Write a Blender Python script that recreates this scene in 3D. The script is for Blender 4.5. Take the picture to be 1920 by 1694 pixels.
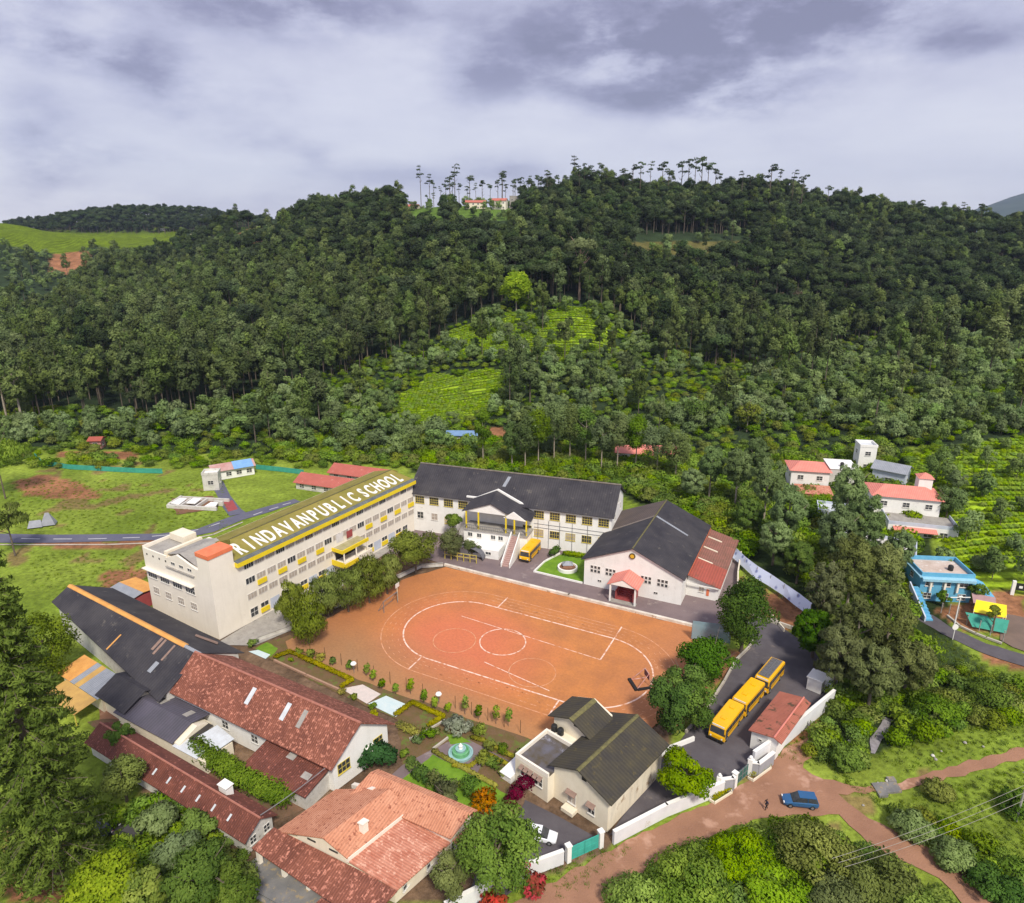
import bpy, bmesh, math, random
import numpy as np
from mathutils import Vector, Matrix
random.seed(7); RNG = np.random.default_rng(11)
S = bpy.context.scene
for o in list(bpy.data.objects): bpy.data.objects.remove(o)
col = S.collection
R_ = math.radians
# ---------------------------------------------------------------- camera
FOC, TILT, HC = 1300.0, math.atan(417/1300.0), 70.0      # focal in px of a 1920 px wide frame, tilt down, height
CPT, SPT = math.cos(TILT), math.sin(TILT)
cam = bpy.data.cameras.new('camera'); camo = bpy.data.objects.new('camera', cam); col.objects.link(camo)
camo.location = (0, 0, HC); camo.rotation_euler = (math.pi/2 - TILT, 0, 0)
cam.sensor_fit = 'HORIZONTAL'; cam.sensor_width = 36; cam.lens = 36*FOC/1920
cam.clip_start = 1; cam.clip_end = 30000
S.camera = camo
S.render.resolution_x, S.render.resolution_y = 1024, 903
# ---------------------------------------------------------------- world (overcast, broken cloud)
HAZE = 0.00005
SUN_EL, SUN_AZ = 50.0, 163.0      # azimuth clockwise from +Y
w = bpy.data.worlds.new('World'); S.world = w; w.use_nodes = True
nt = w.node_tree; N = nt.nodes; LK = nt.links; N.clear()
def nd(t, **k):
    n = N.new(t)
    for a, b in k.items(): setattr(n, a, b)
    return n
def mth(op, a, b=None, c=None, clamp=False):
    n = nd('ShaderNodeMath', operation=op, use_clamp=clamp)
    for i, v in enumerate((a, b, c)):
        if v is None: continue
        if isinstance(v, (int, float)): n.inputs[i].default_value = v
        else: LK.new(v, n.inputs[i])
    return n.outputs[0]
out = nd('ShaderNodeOutputWorld'); bg = nd('ShaderNodeBackground'); bg.inputs[1].default_value = 0.1
sky = nd('ShaderNodeTexSky', sky_type='NISHITA'); sky.sun_disc = False
sky.sun_elevation = R_(SUN_EL); sky.sun_rotation = R_(SUN_AZ)
tc = nd('ShaderNodeTexCoord'); sp = nd('ShaderNodeSeparateXYZ'); LK.new(tc.outputs['Generated'], sp.inputs[0])
zc = mth('ADD', mth('MAXIMUM', sp.outputs[2], 0.0), 0.10)
cu = mth('DIVIDE', sp.outputs[0], zc); cv = mth('DIVIDE', sp.outputs[1], zc)
cx = nd('ShaderNodeCombineXYZ'); LK.new(cu, cx.inputs[0]); LK.new(mth('MULTIPLY', cv, 1.0), cx.inputs[1])
n1 = nd('ShaderNodeTexNoise'); n1.inputs['Scale'].default_value = 0.9; n1.inputs['Detail'].default_value = 8; n1.inputs['Roughness'].default_value = 0.56; n1.inputs['Distortion'].default_value = 0.25
LK.new(cx.outputs[0], n1.inputs['Vector'])
n2 = nd('ShaderNodeTexNoise'); n2.inputs['Scale'].default_value = 6.5; n2.inputs['Detail'].default_value = 7; n2.inputs['Roughness'].default_value = 0.6
LK.new(tc.outputs['Generated'], n2.inputs['Vector'])
def skyray(px, py):
    dx, dy = px-960, py-847
    v = Vector((dx, FOC*CPT-dy*SPT, -(dy*CPT+FOC*SPT))); return v.normalized()
# darker cloud banks where they stand over the hills (direction, width, height, strength)
banks = [((1290,95),.21,.055,.62),((1120,60),.13,.035,.34),((1440,25),.14,.035,.46),((1330,175),.10,.022,.50),((1180,180),.06,.014,.30),((500,20),.15,.030,.42),((640,10),.10,.02,.25),((130,95),.07,.020,.46),
         ((290,150),.05,.040,.40),((80,270),.045,.050,.38),((95,330),.04,.03,.2),((225,290),.05,.012,.34),((1810,75),.055,.016,.46),((1600,15),.10,.025,.42),((500,265),.08,.015,.22),((595,290),.02,.012,.2),((850,335),.20,.018,.24),((940,310),.05,.015,.2),((20,15),.08,.030,.34),
         ((900,140),.07,.04,.26),((400,375),.25,.02,.12),((1400,205),.05,.012,.2),((470,180),.08,.03,.14)]
dark = None
for (p, wx, wz, st) in banks:
    d = skyray(*p)
    ax = math.atan2(d.x, d.y)
    az = mth('ARCTAN2', sp.outputs[0], sp.outputs[1])
    a = mth('DIVIDE', mth('SUBTRACT', az, ax), wx); b = mth('DIVIDE', mth('SUBTRACT', sp.outputs[2], d.z), wz)
    e = mth('MULTIPLY', mth('EXPONENT', mth('MULTIPLY', mth('ADD', mth('MULTIPLY', a, a), mth('MULTIPLY', b, b)), -1.0)), st)
    dark = e if dark is None else mth('ADD', dark, e)
wp = nd('ShaderNodeMapping'); wp.inputs['Scale'].default_value = (1, 1, 2.4); LK.new(tc.outputs['Generated'], wp.inputs[0]); LK.new(wp.outputs[0], n2.inputs['Vector'])
m2 = nd('ShaderNodeMapRange', clamp=True); m2.inputs[1].default_value = .36; m2.inputs[2].default_value = .62; LK.new(n2.outputs[0], m2.inputs[0])
m1 = nd('ShaderNodeMapRange', clamp=True); m1.inputs[1].default_value = .30; m1.inputs[2].default_value = .75; LK.new(n1.outputs[0], m1.inputs[0])
hz = mth('MULTIPLY', mth('MINIMUM', sp.outputs[2], 0.45), 0.62)
f2 = mth('ADD', mth('ADD', mth('ADD', mth('MULTIPLY', m1.outputs[0], .13), mth('MULTIPLY', n2.outputs[0], .26)), hz), mth('MULTIPLY', dark, mth('ADD', .22, mth('MULTIPLY', m2.outputs[0], 1.0))))
rp = nd('ShaderNodeValToRGB'); LK.new(f2, rp.inputs[0])
e = rp.color_ramp.elements; e[0].position = .10; e[0].color = (6.1, 6.1, 6.65, 1); e[1].position = .98; e[1].color = (1.8, 1.75, 2.6, 1)
for p_, c_ in ((.30, (5.1, 5.1, 5.95, 1)), (.50, (3.8, 3.8, 4.95, 1)), (.76, (2.35, 2.3, 3.35, 1))):
    q = e.new(p_); q.color = c_
mx = nd('ShaderNodeMix', data_type='RGBA'); mx.inputs[0].default_value = 0.9
LK.new(sky.outputs[0], mx.inputs[6]); LK.new(rp.outputs[0], mx.inputs[7])
LK.new(mx.outputs[2], bg.inputs[0]); LK.new(bg.outputs[0], out.inputs[0])
# ---------------------------------------------------------------- sun
sl = bpy.data.lights.new('sun', 'SUN'); sl.energy = 2.9; sl.angle = R_(9); sl.color = (1, .93, .80)
so = bpy.data.objects.new('sun', sl); col.objects.link(so)
sd = Vector((math.sin(R_(SUN_AZ))*math.cos(R_(SUN_EL)), math.cos(R_(SUN_AZ))*math.cos(R_(SUN_EL)), math.sin(R_(SUN_EL))))
so.rotation_euler = (-sd).to_track_quat('-Z', 'Y').to_euler(); so.location = (0, 0, 300)
S.view_settings.view_transform = 'Standard'; S.view_settings.look = 'None'; S.view_settings.exposure = 0.53; S.view_settings.gamma = 1

# ---------------------------------------------------------------- coordinate helpers (world metres)
def P(px, py, z=0.0):
    dx, dy = px-960.0, py-847.0
    r = (dx, FOC*CPT-dy*SPT, -(dy*CPT+FOC*SPT)); k = (z-HC)/r[2]
    return Vector((r[0]*k, r[1]*k, z))
def proj(X, Y, Z):
    Z = Z-HC; d = Y*CPT-Z*SPT; u = Y*SPT+Z*CPT
    return 960+FOC*X/d, 847-FOC*u/d
_an = math.atan2(690, 1365)
UX, UY = math.sin(_an), math.cos(_an)
_o = P(412, 1200)
def CW(x, y, z=0.0):      # campus frame (x across the field to the right, y along the yellow block) to world
    return Vector((_o.x + y*UX + x*UY, _o.y + y*UY - x*UX, z))
CROT = -_an               # rotation of campus frame about Z

# ---------------------------------------------------------------- materials
MATS = {}
def newmat(name):
    m = bpy.data.materials.new(name); m.use_nodes = True; MATS[name] = m
    return m, m.node_tree, m.node_tree.nodes['Principled BSDF']
def lin(*c): return tuple(c)+(1.0,)
def M(name, c1, c2=None, scale=1.0, rough=.8, c3=None, t3=.62, s3=None, bump=0, bscale=None, wave=None, metal=0, detail=5, spec=.3, streak=0):
    """plain procedural surface: c1/c2 blended by noise, optional third patch colour c3, optional ribs (axis, period)"""
    m, t, b = newmat(name); n = t.nodes; l = t.links
    b.inputs['Roughness'].default_value = rough; b.inputs['Metallic'].default_value = metal; b.inputs['Specular IOR Level'].default_value = spec
    tc = n.new('ShaderNodeTexCoord'); co = tc.outputs['Object']
    c2 = c2 or tuple(x*.82 for x in c1)
    no = n.new('ShaderNodeTexNoise'); no.inputs['Scale'].default_value = scale; no.inputs['Detail'].default_value = detail; no.inputs['Roughness'].default_value = .62
    l.new(co, no.inputs['Vector'])
    rp = n.new('ShaderNodeValToRGB'); rp.color_ramp.elements[0].position = .35; rp.color_ramp.elements[1].position = .65
    rp.color_ramp.elements[0].color = lin(*c1); rp.color_ramp.elements[1].color = lin(*c2)
    l.new(no.outputs[0], rp.inputs[0]); cur = rp.outputs[0]
    if c3:
        n3 = n.new('ShaderNodeTexNoise'); n3.inputs['Scale'].default_value = s3 or scale*2.3; n3.inputs['Detail'].default_value = 4; n3.inputs['Roughness'].default_value = .7
        mp = n.new('ShaderNodeMapping'); mp.inputs['Location'].default_value = (13, 7, 3); l.new(co, mp.inputs[0]); l.new(mp.outputs[0], n3.inputs['Vector'])
        r3 = n.new('ShaderNodeValToRGB'); r3.color_ramp.elements[0].position = t3; r3.color_ramp.elements[1].position = t3+.08
        l.new(n3.outputs[0], r3.inputs[0])
        x = n.new('ShaderNodeMix'); x.data_type = 'RGBA'; l.new(r3.outputs[0], x.inputs[0]); l.new(cur, x.inputs[6]); x.inputs[7].default_value = lin(*c3)
        cur = x.outputs[2]
    if streak:      # rain streaks and grime
        ms_ = n.new('ShaderNodeMapping'); ms_.inputs['Scale'].default_value = (.9, .9, .16); l.new(co, ms_.inputs[0])
        ns_ = n.new('ShaderNodeTexNoise'); ns_.inputs['Scale'].default_value = 1.1; ns_.inputs['Detail'].default_value = 6; ns_.inputs['Roughness'].default_value = .7; l.new(ms_.outputs[0], ns_.inputs['Vector'])
        rs_ = n.new('ShaderNodeValToRGB'); rs_.color_ramp.elements[0].position = .50; rs_.color_ramp.elements[1].position = .72; l.new(ns_.outputs[0], rs_.inputs[0])
        xs_ = n.new('ShaderNodeMix'); xs_.data_type = 'RGBA'; fm_ = n.new('ShaderNodeMath'); fm_.operation = 'MULTIPLY'; fm_.inputs[1].default_value = streak; l.new(rs_.outputs[0], fm_.inputs[0]); l.new(fm_.outputs[0], xs_.inputs[0]); l.new(cur, xs_.inputs[6]); xs_.inputs[7].default_value = lin(.30,.27,.22); cur = xs_.outputs[2]
    l.new(cur, b.inputs['Base Color'])
    hgt = None
    if wave:
        wv = n.new('ShaderNodeTexWave'); wv.bands_direction = wave[0]; wv.inputs['Scale'].default_value = .314/wave[1]; wv.inputs['Distortion'].default_value = wave[2] if len(wave) > 2 else 0
        l.new(co, wv.inputs['Vector']); hgt = wv.outputs[0]; hs = wave[3] if len(wave) > 3 else .5
        xm = n.new('ShaderNodeMix'); xm.data_type = 'RGBA'; xm.blend_type = 'MULTIPLY'; xm.inputs[0].default_value = .22
        l.new(cur, xm.inputs[6]); l.new(wv.outputs[0], xm.inputs[7]); l.new(xm.outputs[2], b.inputs['Base Color'])
        bp = n.new('ShaderNodeBump'); bp.inputs['Strength'].default_value = hs; bp.inputs['Distance'].default_value = .08
        l.new(hgt, bp.inputs['Height']); l.new(bp.outputs[0], b.inputs['Normal'])
    elif bump:
        nb = n.new('ShaderNodeTexNoise'); nb.inputs['Scale'].default_value = bscale or scale*4; nb.inputs['Detail'].default_value = 5; l.new(co, nb.inputs['Vector'])
        bp = n.new('ShaderNodeBump'); bp.inputs['Strength'].default_value = bump; bp.inputs['Distance'].default_value = .15
        l.new(nb.outputs[0], bp.inputs['Height']); l.new(bp.outputs[0], b.inputs['Normal'])
    return m
def leafmat(name, dark, light, var=.22, trans=.38, rough=.8):
    m, t, b = newmat(name); n = t.nodes; l = t.links
    at = n.new('ShaderNodeAttribute'); at.attribute_name = 'tint'
    rp = n.new('ShaderNodeMix'); rp.data_type = 'RGBA'; rp.inputs[6].default_value = lin(*dark); rp.inputs[7].default_value = lin(*light)
    l.new(at.outputs['Fac'], rp.inputs[0])
    oi = n.new('ShaderNodeObjectInfo')
    hs = n.new('ShaderNodeHueSaturation'); l.new(rp.outputs[2], hs.inputs['Color'])
    def rng(lo, hi, mul):
        a = n.new('ShaderNodeMath'); a.operation = 'MULTIPLY'; a.inputs[1].default_value = mul; l.new(oi.outputs['Random'], a.inputs[0])
        f = n.new('ShaderNodeMath'); f.operation = 'FRACT'; l.new(a.outputs[0], f.inputs[0])
        r = n.new('ShaderNodeMapRange'); r.inputs[3].default_value = lo; r.inputs[4].default_value = hi; l.new(f.outputs[0], r.inputs[0]); return r.outputs[0]
    l.new(rng(1-var, 1+var, 1), hs.inputs['Value']); l.new(rng(.483, .506, 7.3), hs.inputs['Hue']); l.new(rng(.85, 1.1, 13.7), hs.inputs['Saturation'])
    l.new(hs.outputs[0], b.inputs['Base Color']); b.inputs['Roughness'].default_value = rough; b.inputs['Specular IOR Level'].default_value = .06
    tr = n.new('ShaderNodeBsdfTranslucent'); l.new(hs.outputs[0], tr.inputs[0])
    ms = n.new('ShaderNodeMixShader'); ms.inputs[0].default_value = trans
    o = n['Material Output']; l.new(b.outputs[0], ms.inputs[1]); l.new(tr.outputs[0], ms.inputs[2]); l.new(ms.outputs[0], o.inputs[0])
    return m
cream = M('cream_plaster', (.84,.78,.68), (.79,.73,.63), .35, .9, c3=(.68,.62,.53), t3=.66, s3=.3, streak=.10)
white = M('white_plaster', (.84,.83,.80), (.77,.76,.73), .4, .9, c3=(.60,.58,.55), t3=.66, s3=.35, streak=.12)
cream_stain = M('stained_cream_plaster', (.80,.72,.58), (.72,.63,.49), .35, .9, c3=(.42,.30,.19), t3=.55, s3=.45, streak=.4)
cream2 = M('warm_cream_plaster', (.80,.73,.59), (.73,.65,.51), .4, .9, streak=.14)
grime = M('dirty_white_plaster', (.62,.60,.56), (.50,.48,.44), .8, .9, c3=(.28,.26,.22), t3=.60)
yellow = M('yellow_paint', (.80,.62,.02), (.74,.55,.02), .8, .6)
yelgreen = M('mossy_roof', (.20,.18,.035), (.28,.23,.06), .35, .9, c3=(.16,.15,.05), t3=.60, s3=.7, bump=.3)
orange = M('orange_paint', (.78,.22,.10), (.70,.18,.08), 1, .6)
black_roof = M('black_sheet_roof', (.034,.032,.040), (.066,.061,.066), .22, .75, c3=(.12,.11,.10), t3=.62, s3=.55, wave=('X', .55, 0, .25))
black_roof_y = M('charcoal_sheet_roof', (.034,.032,.040), (.064,.059,.064), .22, .75, c3=(.12,.11,.10), t3=.62, s3=.5, wave=('Y', .55, 0, .25))
moss_black = M('mossy_black_roof', (.050,.045,.040), (.075,.065,.042), .5, .85, c3=(.11,.09,.04), t3=.6, s3=.9, wave=('Y', .5, 0, .25))
moss_edge = M('yellow_moss', (.17,.155,.06), (.10,.09,.045), 2.5, .9)
tile = M('old_red_tile', (.17,.058,.038), (.28,.100,.064), .35, .85, c3=(.56,.23,.16), t3=.54, s3=2.1, wave=('X', .33, 0, .5), detail=8)
tile_dark = M('dark_red_tile', (.125,.042,.030), (.20,.068,.046), .5, .85, c3=(.42,.15,.11), t3=.58, s3=2.2, wave=('X', .33, 0, .5), detail=8)
tile_pink = M('salmon_tile', (.54,.225,.13), (.66,.31,.19), .5, .85, c3=(.32,.11,.065), t3=.56, s3=2.3, wave=('X', .33, 0, .4), detail=8)
tile_pinky = M('worn_salmon_tile', (.46,.16,.10), (.62,.28,.19), .9, .85, c3=(.78,.42,.30), t3=.55, s3=2.3, wave=('Y', .33, 0, .4), detail=8)
red_sheet = M('red_sheet_roof', (.42,.10,.07), (.34,.09,.06), .6, .7, c3=(.22,.10,.07), t3=.58, s3=.5, wave=('X', .5, 0, .3))
salmon = M('salmon_painted_roof', (.78,.28,.22), (.72,.24,.19), .6, .7, wave=('X', .4, 0, .15))
ridge_orange = M('orange_ridge_cap', (.70,.36,.10), (.60,.28,.08), .8, .8)
steel = M('grey_sheet', (.34,.36,.40), (.28,.30,.34), .6, .5, wave=('X', .4, 0, .3))
pale_sheet = M('pale_translucent_sheet', (.62,.66,.70), (.52,.54,.56), 1, .4)
dark = M('dark_glass', (.035,.038,.045), (.06,.065,.07), 2, .15, spec=.6)
curtain = M('curtained_glass', (.50,.43,.36), (.36,.31,.27), .9, .3)
frame_w = M('white_frame', (.72,.70,.66), None, 3, .5)
frame_y = M('yellow_frame', (.62,.50,.08), (.5,.4,.1), 3, .5)
concrete = M('concrete', (.36,.34,.31), (.28,.26,.24), .8, .9, c3=(.18,.17,.15), t3=.6)
darkconc = M('weathered_concrete', (.22,.21,.20), (.15,.15,.15), .7, .9, c3=(.30,.24,.15), t3=.55)
darkvoid = M('shadowed_interior', (.05,.045,.04), None, 1, .9)
wood = M('timber', (.17,.10,.05), (.11,.06,.03), 3, .8)
rail = M('grey_rail', (.20,.20,.21), None, 3, .5)
black_plastic = M('black_plastic', (.02,.02,.022), (.03,.03,.03), 3, .4)
blue_paint = M('sky_blue_paint', (.14,.42,.62), (.10,.34,.54), .8, .7)
palewall = M('pale_blue_wall', (.55,.60,.70), (.46,.50,.60), .7, .8)
bark = M('bark', (.16,.13,.10), (.10,.08,.06), 3, .95)
palebark = M('pale_bark', (.40,.34,.27), (.26,.22,.17), 2, .95)
busyel = M('bus_yellow', (.86,.47,.005), (.82,.43,.005), .6, .35, spec=.5)
rubber = M('tyre_rubber', (.02,.02,.02), None, 3, .8)
teal = M('teal_paint', (.06,.42,.34), (.05,.34,.28), 1, .6)
maroon = M('maroon_paint', (.34,.07,.07), (.28,.06,.06), 1, .7)
hedgegold = leafmat('golden_hedge_leaf', (.22,.22,.012), (.50,.46,.03), .06)
soilm = M('garden_soil', (.22,.11,.06), (.15,.08,.05), .9, .95, bump=.5, bscale=4)
lawn = M('lawn_grass', (.11,.22,.012), (.17,.30,.02), .6, .9, bump=.5, bscale=14)
netgreen = M('green_shade_net', (.04,.26,.20), (.06,.34,.26), 1, .8)

# ---------------------------------------------------------------- mesh helpers
class MB:
    def __init__(s): s.v = []; s.f = []; s.m = []
    def add(s, vs, fs, mi=0):
        k = len(s.v); s.v += [tuple(v) for v in vs]; s.f += [tuple(i+k for i in f) for f in fs]; s.m += [mi]*len(fs); return s
    def box(s, x0, x1, y0, y1, z0, z1, mi=0):
        return s.add([(x0,y0,z0),(x1,y0,z0),(x1,y1,z0),(x0,y1,z0),(x0,y0,z1),(x1,y0,z1),(x1,y1,z1),(x0,y1,z1)],
                     [(3,2,1,0),(4,5,6,7),(0,1,5,4),(1,2,6,5),(2,3,7,6),(3,0,4,7)], mi)
    def slab(s, pts, th, mi=0, mi2=None):      # thick sheet: pts are the top corners (ccw from above)
        n = len(pts); lo = [(p[0], p[1], p[2]-th) for p in pts]
        s.add(list(pts)+lo, [tuple(range(n))], mi)
        k = len(s.v)-2*n
        s.f += [tuple(k+n+i for i in reversed(range(n)))]; s.m += [mi if mi2 is None else mi2]
        for i in range(n):
            j = (i+1) % n; s.f.append((k+i, k+n+i, k+n+j, k+j)); s.m.append(mi if mi2 is None else mi2)
        return s
    def prism(s, poly, z0, z1, mi=0):
        n = len(poly)
        s.add([(p[0],p[1],z0) for p in poly]+[(p[0],p[1],z1) for p in poly],
              [tuple(reversed(range(n))), tuple(range(n, 2*n))]+[(i, (i+1) % n, n+(i+1) % n, n+i) for i in range(n)], mi)
        return s
    def tube(s, a, b, r0, r1=None, n=8, mi=0, cap=True):
        a = Vector(a); b = Vector(b); r1 = r0 if r1 is None else r1
        d = (b-a).normalized(); q = d.to_track_quat('Z', 'Y'); vs = []
        for p, r in ((a, r0), (b, r1)):
            for i in range(n):
                an = 2*math.pi*i/n; vs.append(p+q@Vector((r*math.cos(an), r*math.sin(an), 0)))
        fs = [(i, (i+1) % n, n+(i+1) % n, n+i) for i in range(n)]
        if cap: fs += [tuple(reversed(range(n))), tuple(range(n, 2*n))]
        return s.add(vs, fs, mi)
    def lathe(s, c, prof, n=16, mi=0):
        vs = []; fs = []
        for (r, z) in prof:
            for i in range(n):
                an = 2*math.pi*i/n; vs.append((c[0]+r*math.cos(an), c[1]+r*math.sin(an), c[2]+z))
        for k in range(len(prof)-1):
            for i in range(n): fs.append((k*n+i, k*n+(i+1) % n, (k+1)*n+(i+1) % n, (k+1)*n+i))
        fs.append(tuple(range((len(prof)-1)*n, len(prof)*n))); fs.append(tuple(reversed(range(n))))
        return s.add(vs, fs, mi)
    def gable(s, x0, x1, y0, y1, z0, ze, zr, axis='y', mi=0, rp=None):
        """closed gabled block; ridge runs along axis"""
        if axis == 'y':
            xm = (x0+x1)/2 if rp is None else rp
            vs = [(x0,y0,z0),(x1,y0,z0),(x1,y0,ze),(xm,y0,zr),(x0,y0,ze),(x0,y1,z0),(x1,y1,z0),(x1,y1,ze),(xm,y1,zr),(x0,y1,ze)]
        else:
            ym = (y0+y1)/2 if rp is None else rp
            vs = [(x1,y0,z0),(x1,y1,z0),(x1,y1,ze),(x1,ym,zr),(x1,y0,ze),(x0,y0,z0),(x0,y1,z0),(x0,y1,ze),(x0,ym,zr),(x0,y0,ze)]
        return s.add(vs, [(0,1,2,3,4),(9,8,7,6,5),(0,5,6,1),(1,6,7,2),(2,7,8,3),(3,8,9,4),(4,9,5,0)], mi)
    def roof(s, x0, x1, y0, y1, ze0, zr, axis='y', th=.14, mi=0, rp=None, ze1=None, mi2=None):
        """two thick pitched sheets meeting at the ridge (extents already include the overhang)"""
        ze1 = ze0 if ze1 is None else ze1
        if axis == 'y':
            xm = (x0+x1)/2 if rp is None else rp
            s.slab([(x0,y0,ze0),(xm,y0,zr),(xm,y1,zr),(x0,y1,ze0)], th, mi, mi2)
            s.slab([(xm+.004,y0,zr),(x1,y0,ze1),(x1,y1,ze1),(xm+.004,y1,zr)], th, mi, mi2)
        else:
            ym = (y0+y1)/2 if rp is None else rp
            s.slab([(x0,y0,ze0),(x1,y0,ze0),(x1,ym,zr),(x0,ym,zr)], th, mi, mi2)
            s.slab([(x0,ym+.004,zr),(x1,ym+.004,zr),(x1,y1,ze1),(x0,y1,ze1)], th, mi, mi2)
        return s
    def mesh(s, name, mats):
        me = bpy.data.meshes.new(name); me.from_pydata(s.v, [], s.f)
        for m in (mats if isinstance(mats, (list, tuple)) else [mats]): me.materials.append(m)
        me.polygons.foreach_set('material_index', s.m); me.update(); return me
def obj(name, me, parent=None, loc=None, rz=None):
    o = bpy.data.objects.new(name, me); col.objects.link(o)
    if parent: o.parent = parent
    if loc is not None: o.location = loc
    if rz is not None: o.rotation_euler = (0, 0, rz)
    return o
def part(name, mb, mats, parent, loc=None, rz=None, label=None):
    o = obj(name, mb.mesh(name, mats), parent, loc, rz)
    if label: o['label'] = label
    return o
def tag(o, label, cat=None, group=None, kind=None):
    o['label'] = label
    if cat: o['category'] = cat
    if group: o['group'] = group
    if kind: o['kind'] = kind
    return o
def thing(name, label, cat, loc=(0,0,0), rz=0.0, group=None):
    o = bpy.data.objects.new(name, None); col.objects.link(o); o.location = loc; o.rotation_euler = (0, 0, rz); o.empty_display_size = .5
    return tag(o, label, cat, group)
def single(name, mb, mats, label, cat, loc=(0,0,0), rz=0.0, group=None):
    return tag(obj(name, mb.mesh(name, mats), None, loc, rz), label, cat, group)
def struct(name, me):
    o = obj(name, me); o['kind'] = 'structure'; return o
def flatsheet(name, pts, z, m):
    """pts: world xy polygon -> thin structure sheet"""
    me = bpy.data.meshes.new(name); bm = bmesh.new()
    vs = [bm.verts.new((p[0], p[1], z)) for p in pts]; f = bm.faces.new(vs)
    if f.normal.z < 0: f.normal_flip()
    bm.faces.ensure_lookup_table(); bmesh.ops.triangulate(bm, faces=bm.faces[:]); bm.to_mesh(me); bm.free(); me.materials.append(m)
    return struct(name, me)
WINC = {}
def winmesh(w_, h_, nx=2, ny=2, fm=frame_w, gm=dark, bar=.07, sill=True):
    k = (round(w_,2), round(h_,2), nx, ny, fm.name, gm.name, sill)
    if k in WINC: return WINC[k]
    f = MB()      # frame stands proud of the wall (wall is at y=0, outside is -y)
    f.box(-w_/2-.06, w_/2+.06, -.07, .05, -h_/2-.06, -h_/2); f.box(-w_/2-.06, w_/2+.06, -.07, .05, h_/2, h_/2+.06)
    f.box(-w_/2-.06, -w_/2, -.07, .05, -h_/2, h_/2); f.box(w_/2, w_/2+.06, -.07, .05, -h_/2, h_/2)
    for i in range(1, nx): x = -w_/2+w_*i/nx; f.box(x-bar/2, x+bar/2, -.06, .04, -h_/2, h_/2)
    for i in range(1, ny): z = -h_/2+h_*i/ny; f.box(-w_/2, w_/2, -.052, .03, z-bar/2, z+bar/2)
    if sill: f.box(-w_/2-.12, w_/2+.12, -.16, .05, -h_/2-.14, -h_/2-.062)
    g = MB(); g.box(-w_/2, w_/2, -.02, .02, -h_/2, h_/2)
    WINC[k] = (f.mesh('window', fm), g.mesh('pane', gm)); return WINC[k]
def window(parent, x, y, z, rz, w_, h_, nx=2, ny=2, fm=frame_w, gm=dark, pane=True, **k):
    a, b = winmesh(w_, h_, nx, ny, fm, gm, **k)
    o = obj('window', a, parent, (x, y, z), rz)
    if pane: obj('pane', b, o)
    return o
# ================================================================ terrain
COLS = {
 -700: [(300,725),(430,640),(600,560),(800,470),(900,430)],
 0:    [(265,790),(330,745),(450,650),(600,565),(750,480),(850,418)],
 100:  [(265,790),(330,745),(450,650),(600,570),(750,500),(850,437)],
 290:  [(265,785),(330,738),(450,650),(600,570),(750,500),(870,442)],
 450:  [(262,785),(320,735),(430,645),(560,550),(700,462),(780,428)],
 600:  [(255,790),(310,725),(400,640),(500,550),(600,465),(700,410)],
 740:  [(250,795),(300,725),(370,645),(450,560),(570,458),(690,391)],
 960:  [(250,790),(290,715),(325,665),(390,572),(490,480),(600,415),(690,391)],
 1100: [(250,790),(290,725),(330,668),(390,572),(490,478),(600,415),(700,364)],
 1300: [(250,790),(300,740),(360,668),(420,600),(520,490),(620,430),(720,380)],
 1450: [(240,800),(300,745),(370,668),(440,600),(540,500),(640,435),(720,374)],
 1600: [(230,805),(300,750),(370,685),(450,605),(550,510),(640,450),(720,404)],
 1750: [(220,800),(290,735),(370,675),(450,610),(560,515),(660,455),(740,424)],
 1900: [(200,815),(280,735),(370,670),(460,605),(570,515),(670,460),(760,443)],
 2600: [(200,800),(300,700),(400,620),(500,540),(650,450),(800,400)],
}
def _hz(Y, row):
    dy = row-847.0; return HC - Y*(dy*CPT+FOC*SPT)/(FOC*CPT-dy*SPT)
YS = np.concatenate([np.linspace(0, 900, 181), np.array([1000, 1200, 1600, 2500, 5000, 12000])])
PXS = np.array(sorted(COLS)); GH = []
for p in PXS:
    c = COLS[p]; ys = [0, c[0][0]*.62] + [q[0] for q in c]; hs = [0, 0] + [max(_hz(*q), 0) for q in c]
    hs = list(np.maximum.accumulate(hs)); yl, hl = ys[-1], hs[-1]
    ys += [yl+60, yl+400, yl+1500, 12000]; hs += [hl-6, hl-60, -30, -30]
    g = np.interp(YS, ys, hs); k = np.array([1,2,3,4,3,2,1.]); k /= k.sum()
    gp = np.concatenate([g[:1].repeat(3), g[:181], g[181:182].repeat(3)]); gs = np.convolve(gp, k, 'valid'); g[:181] = gs
    GH.append(g)
GH = np.array(GH)
def vnoise(X, Y, s, seed=0):
    x = X/s+seed*17.3; y = Y/s-seed*9.1; xi = np.floor(x).astype(np.int64); yi = np.floor(y).astype(np.int64); fx = x-xi; fy = y-yi
    fx = fx*fx*(3-2*fx); fy = fy*fy*(3-2*fy)
    def h(a, b):
        n = (a*374761393+b*668265263+seed*1442695) & 0x7fffffff; n = ((n ^ (n >> 13))*1274126177) & 0x7fffffff; return ((n ^ (n >> 16)) & 0xffff)/65535.0
    return (h(xi,yi)*(1-fx)+h(xi+1,yi)*fx)*(1-fy)+(h(xi,yi+1)*(1-fx)+h(xi+1,yi+1)*fx)*fy
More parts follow.
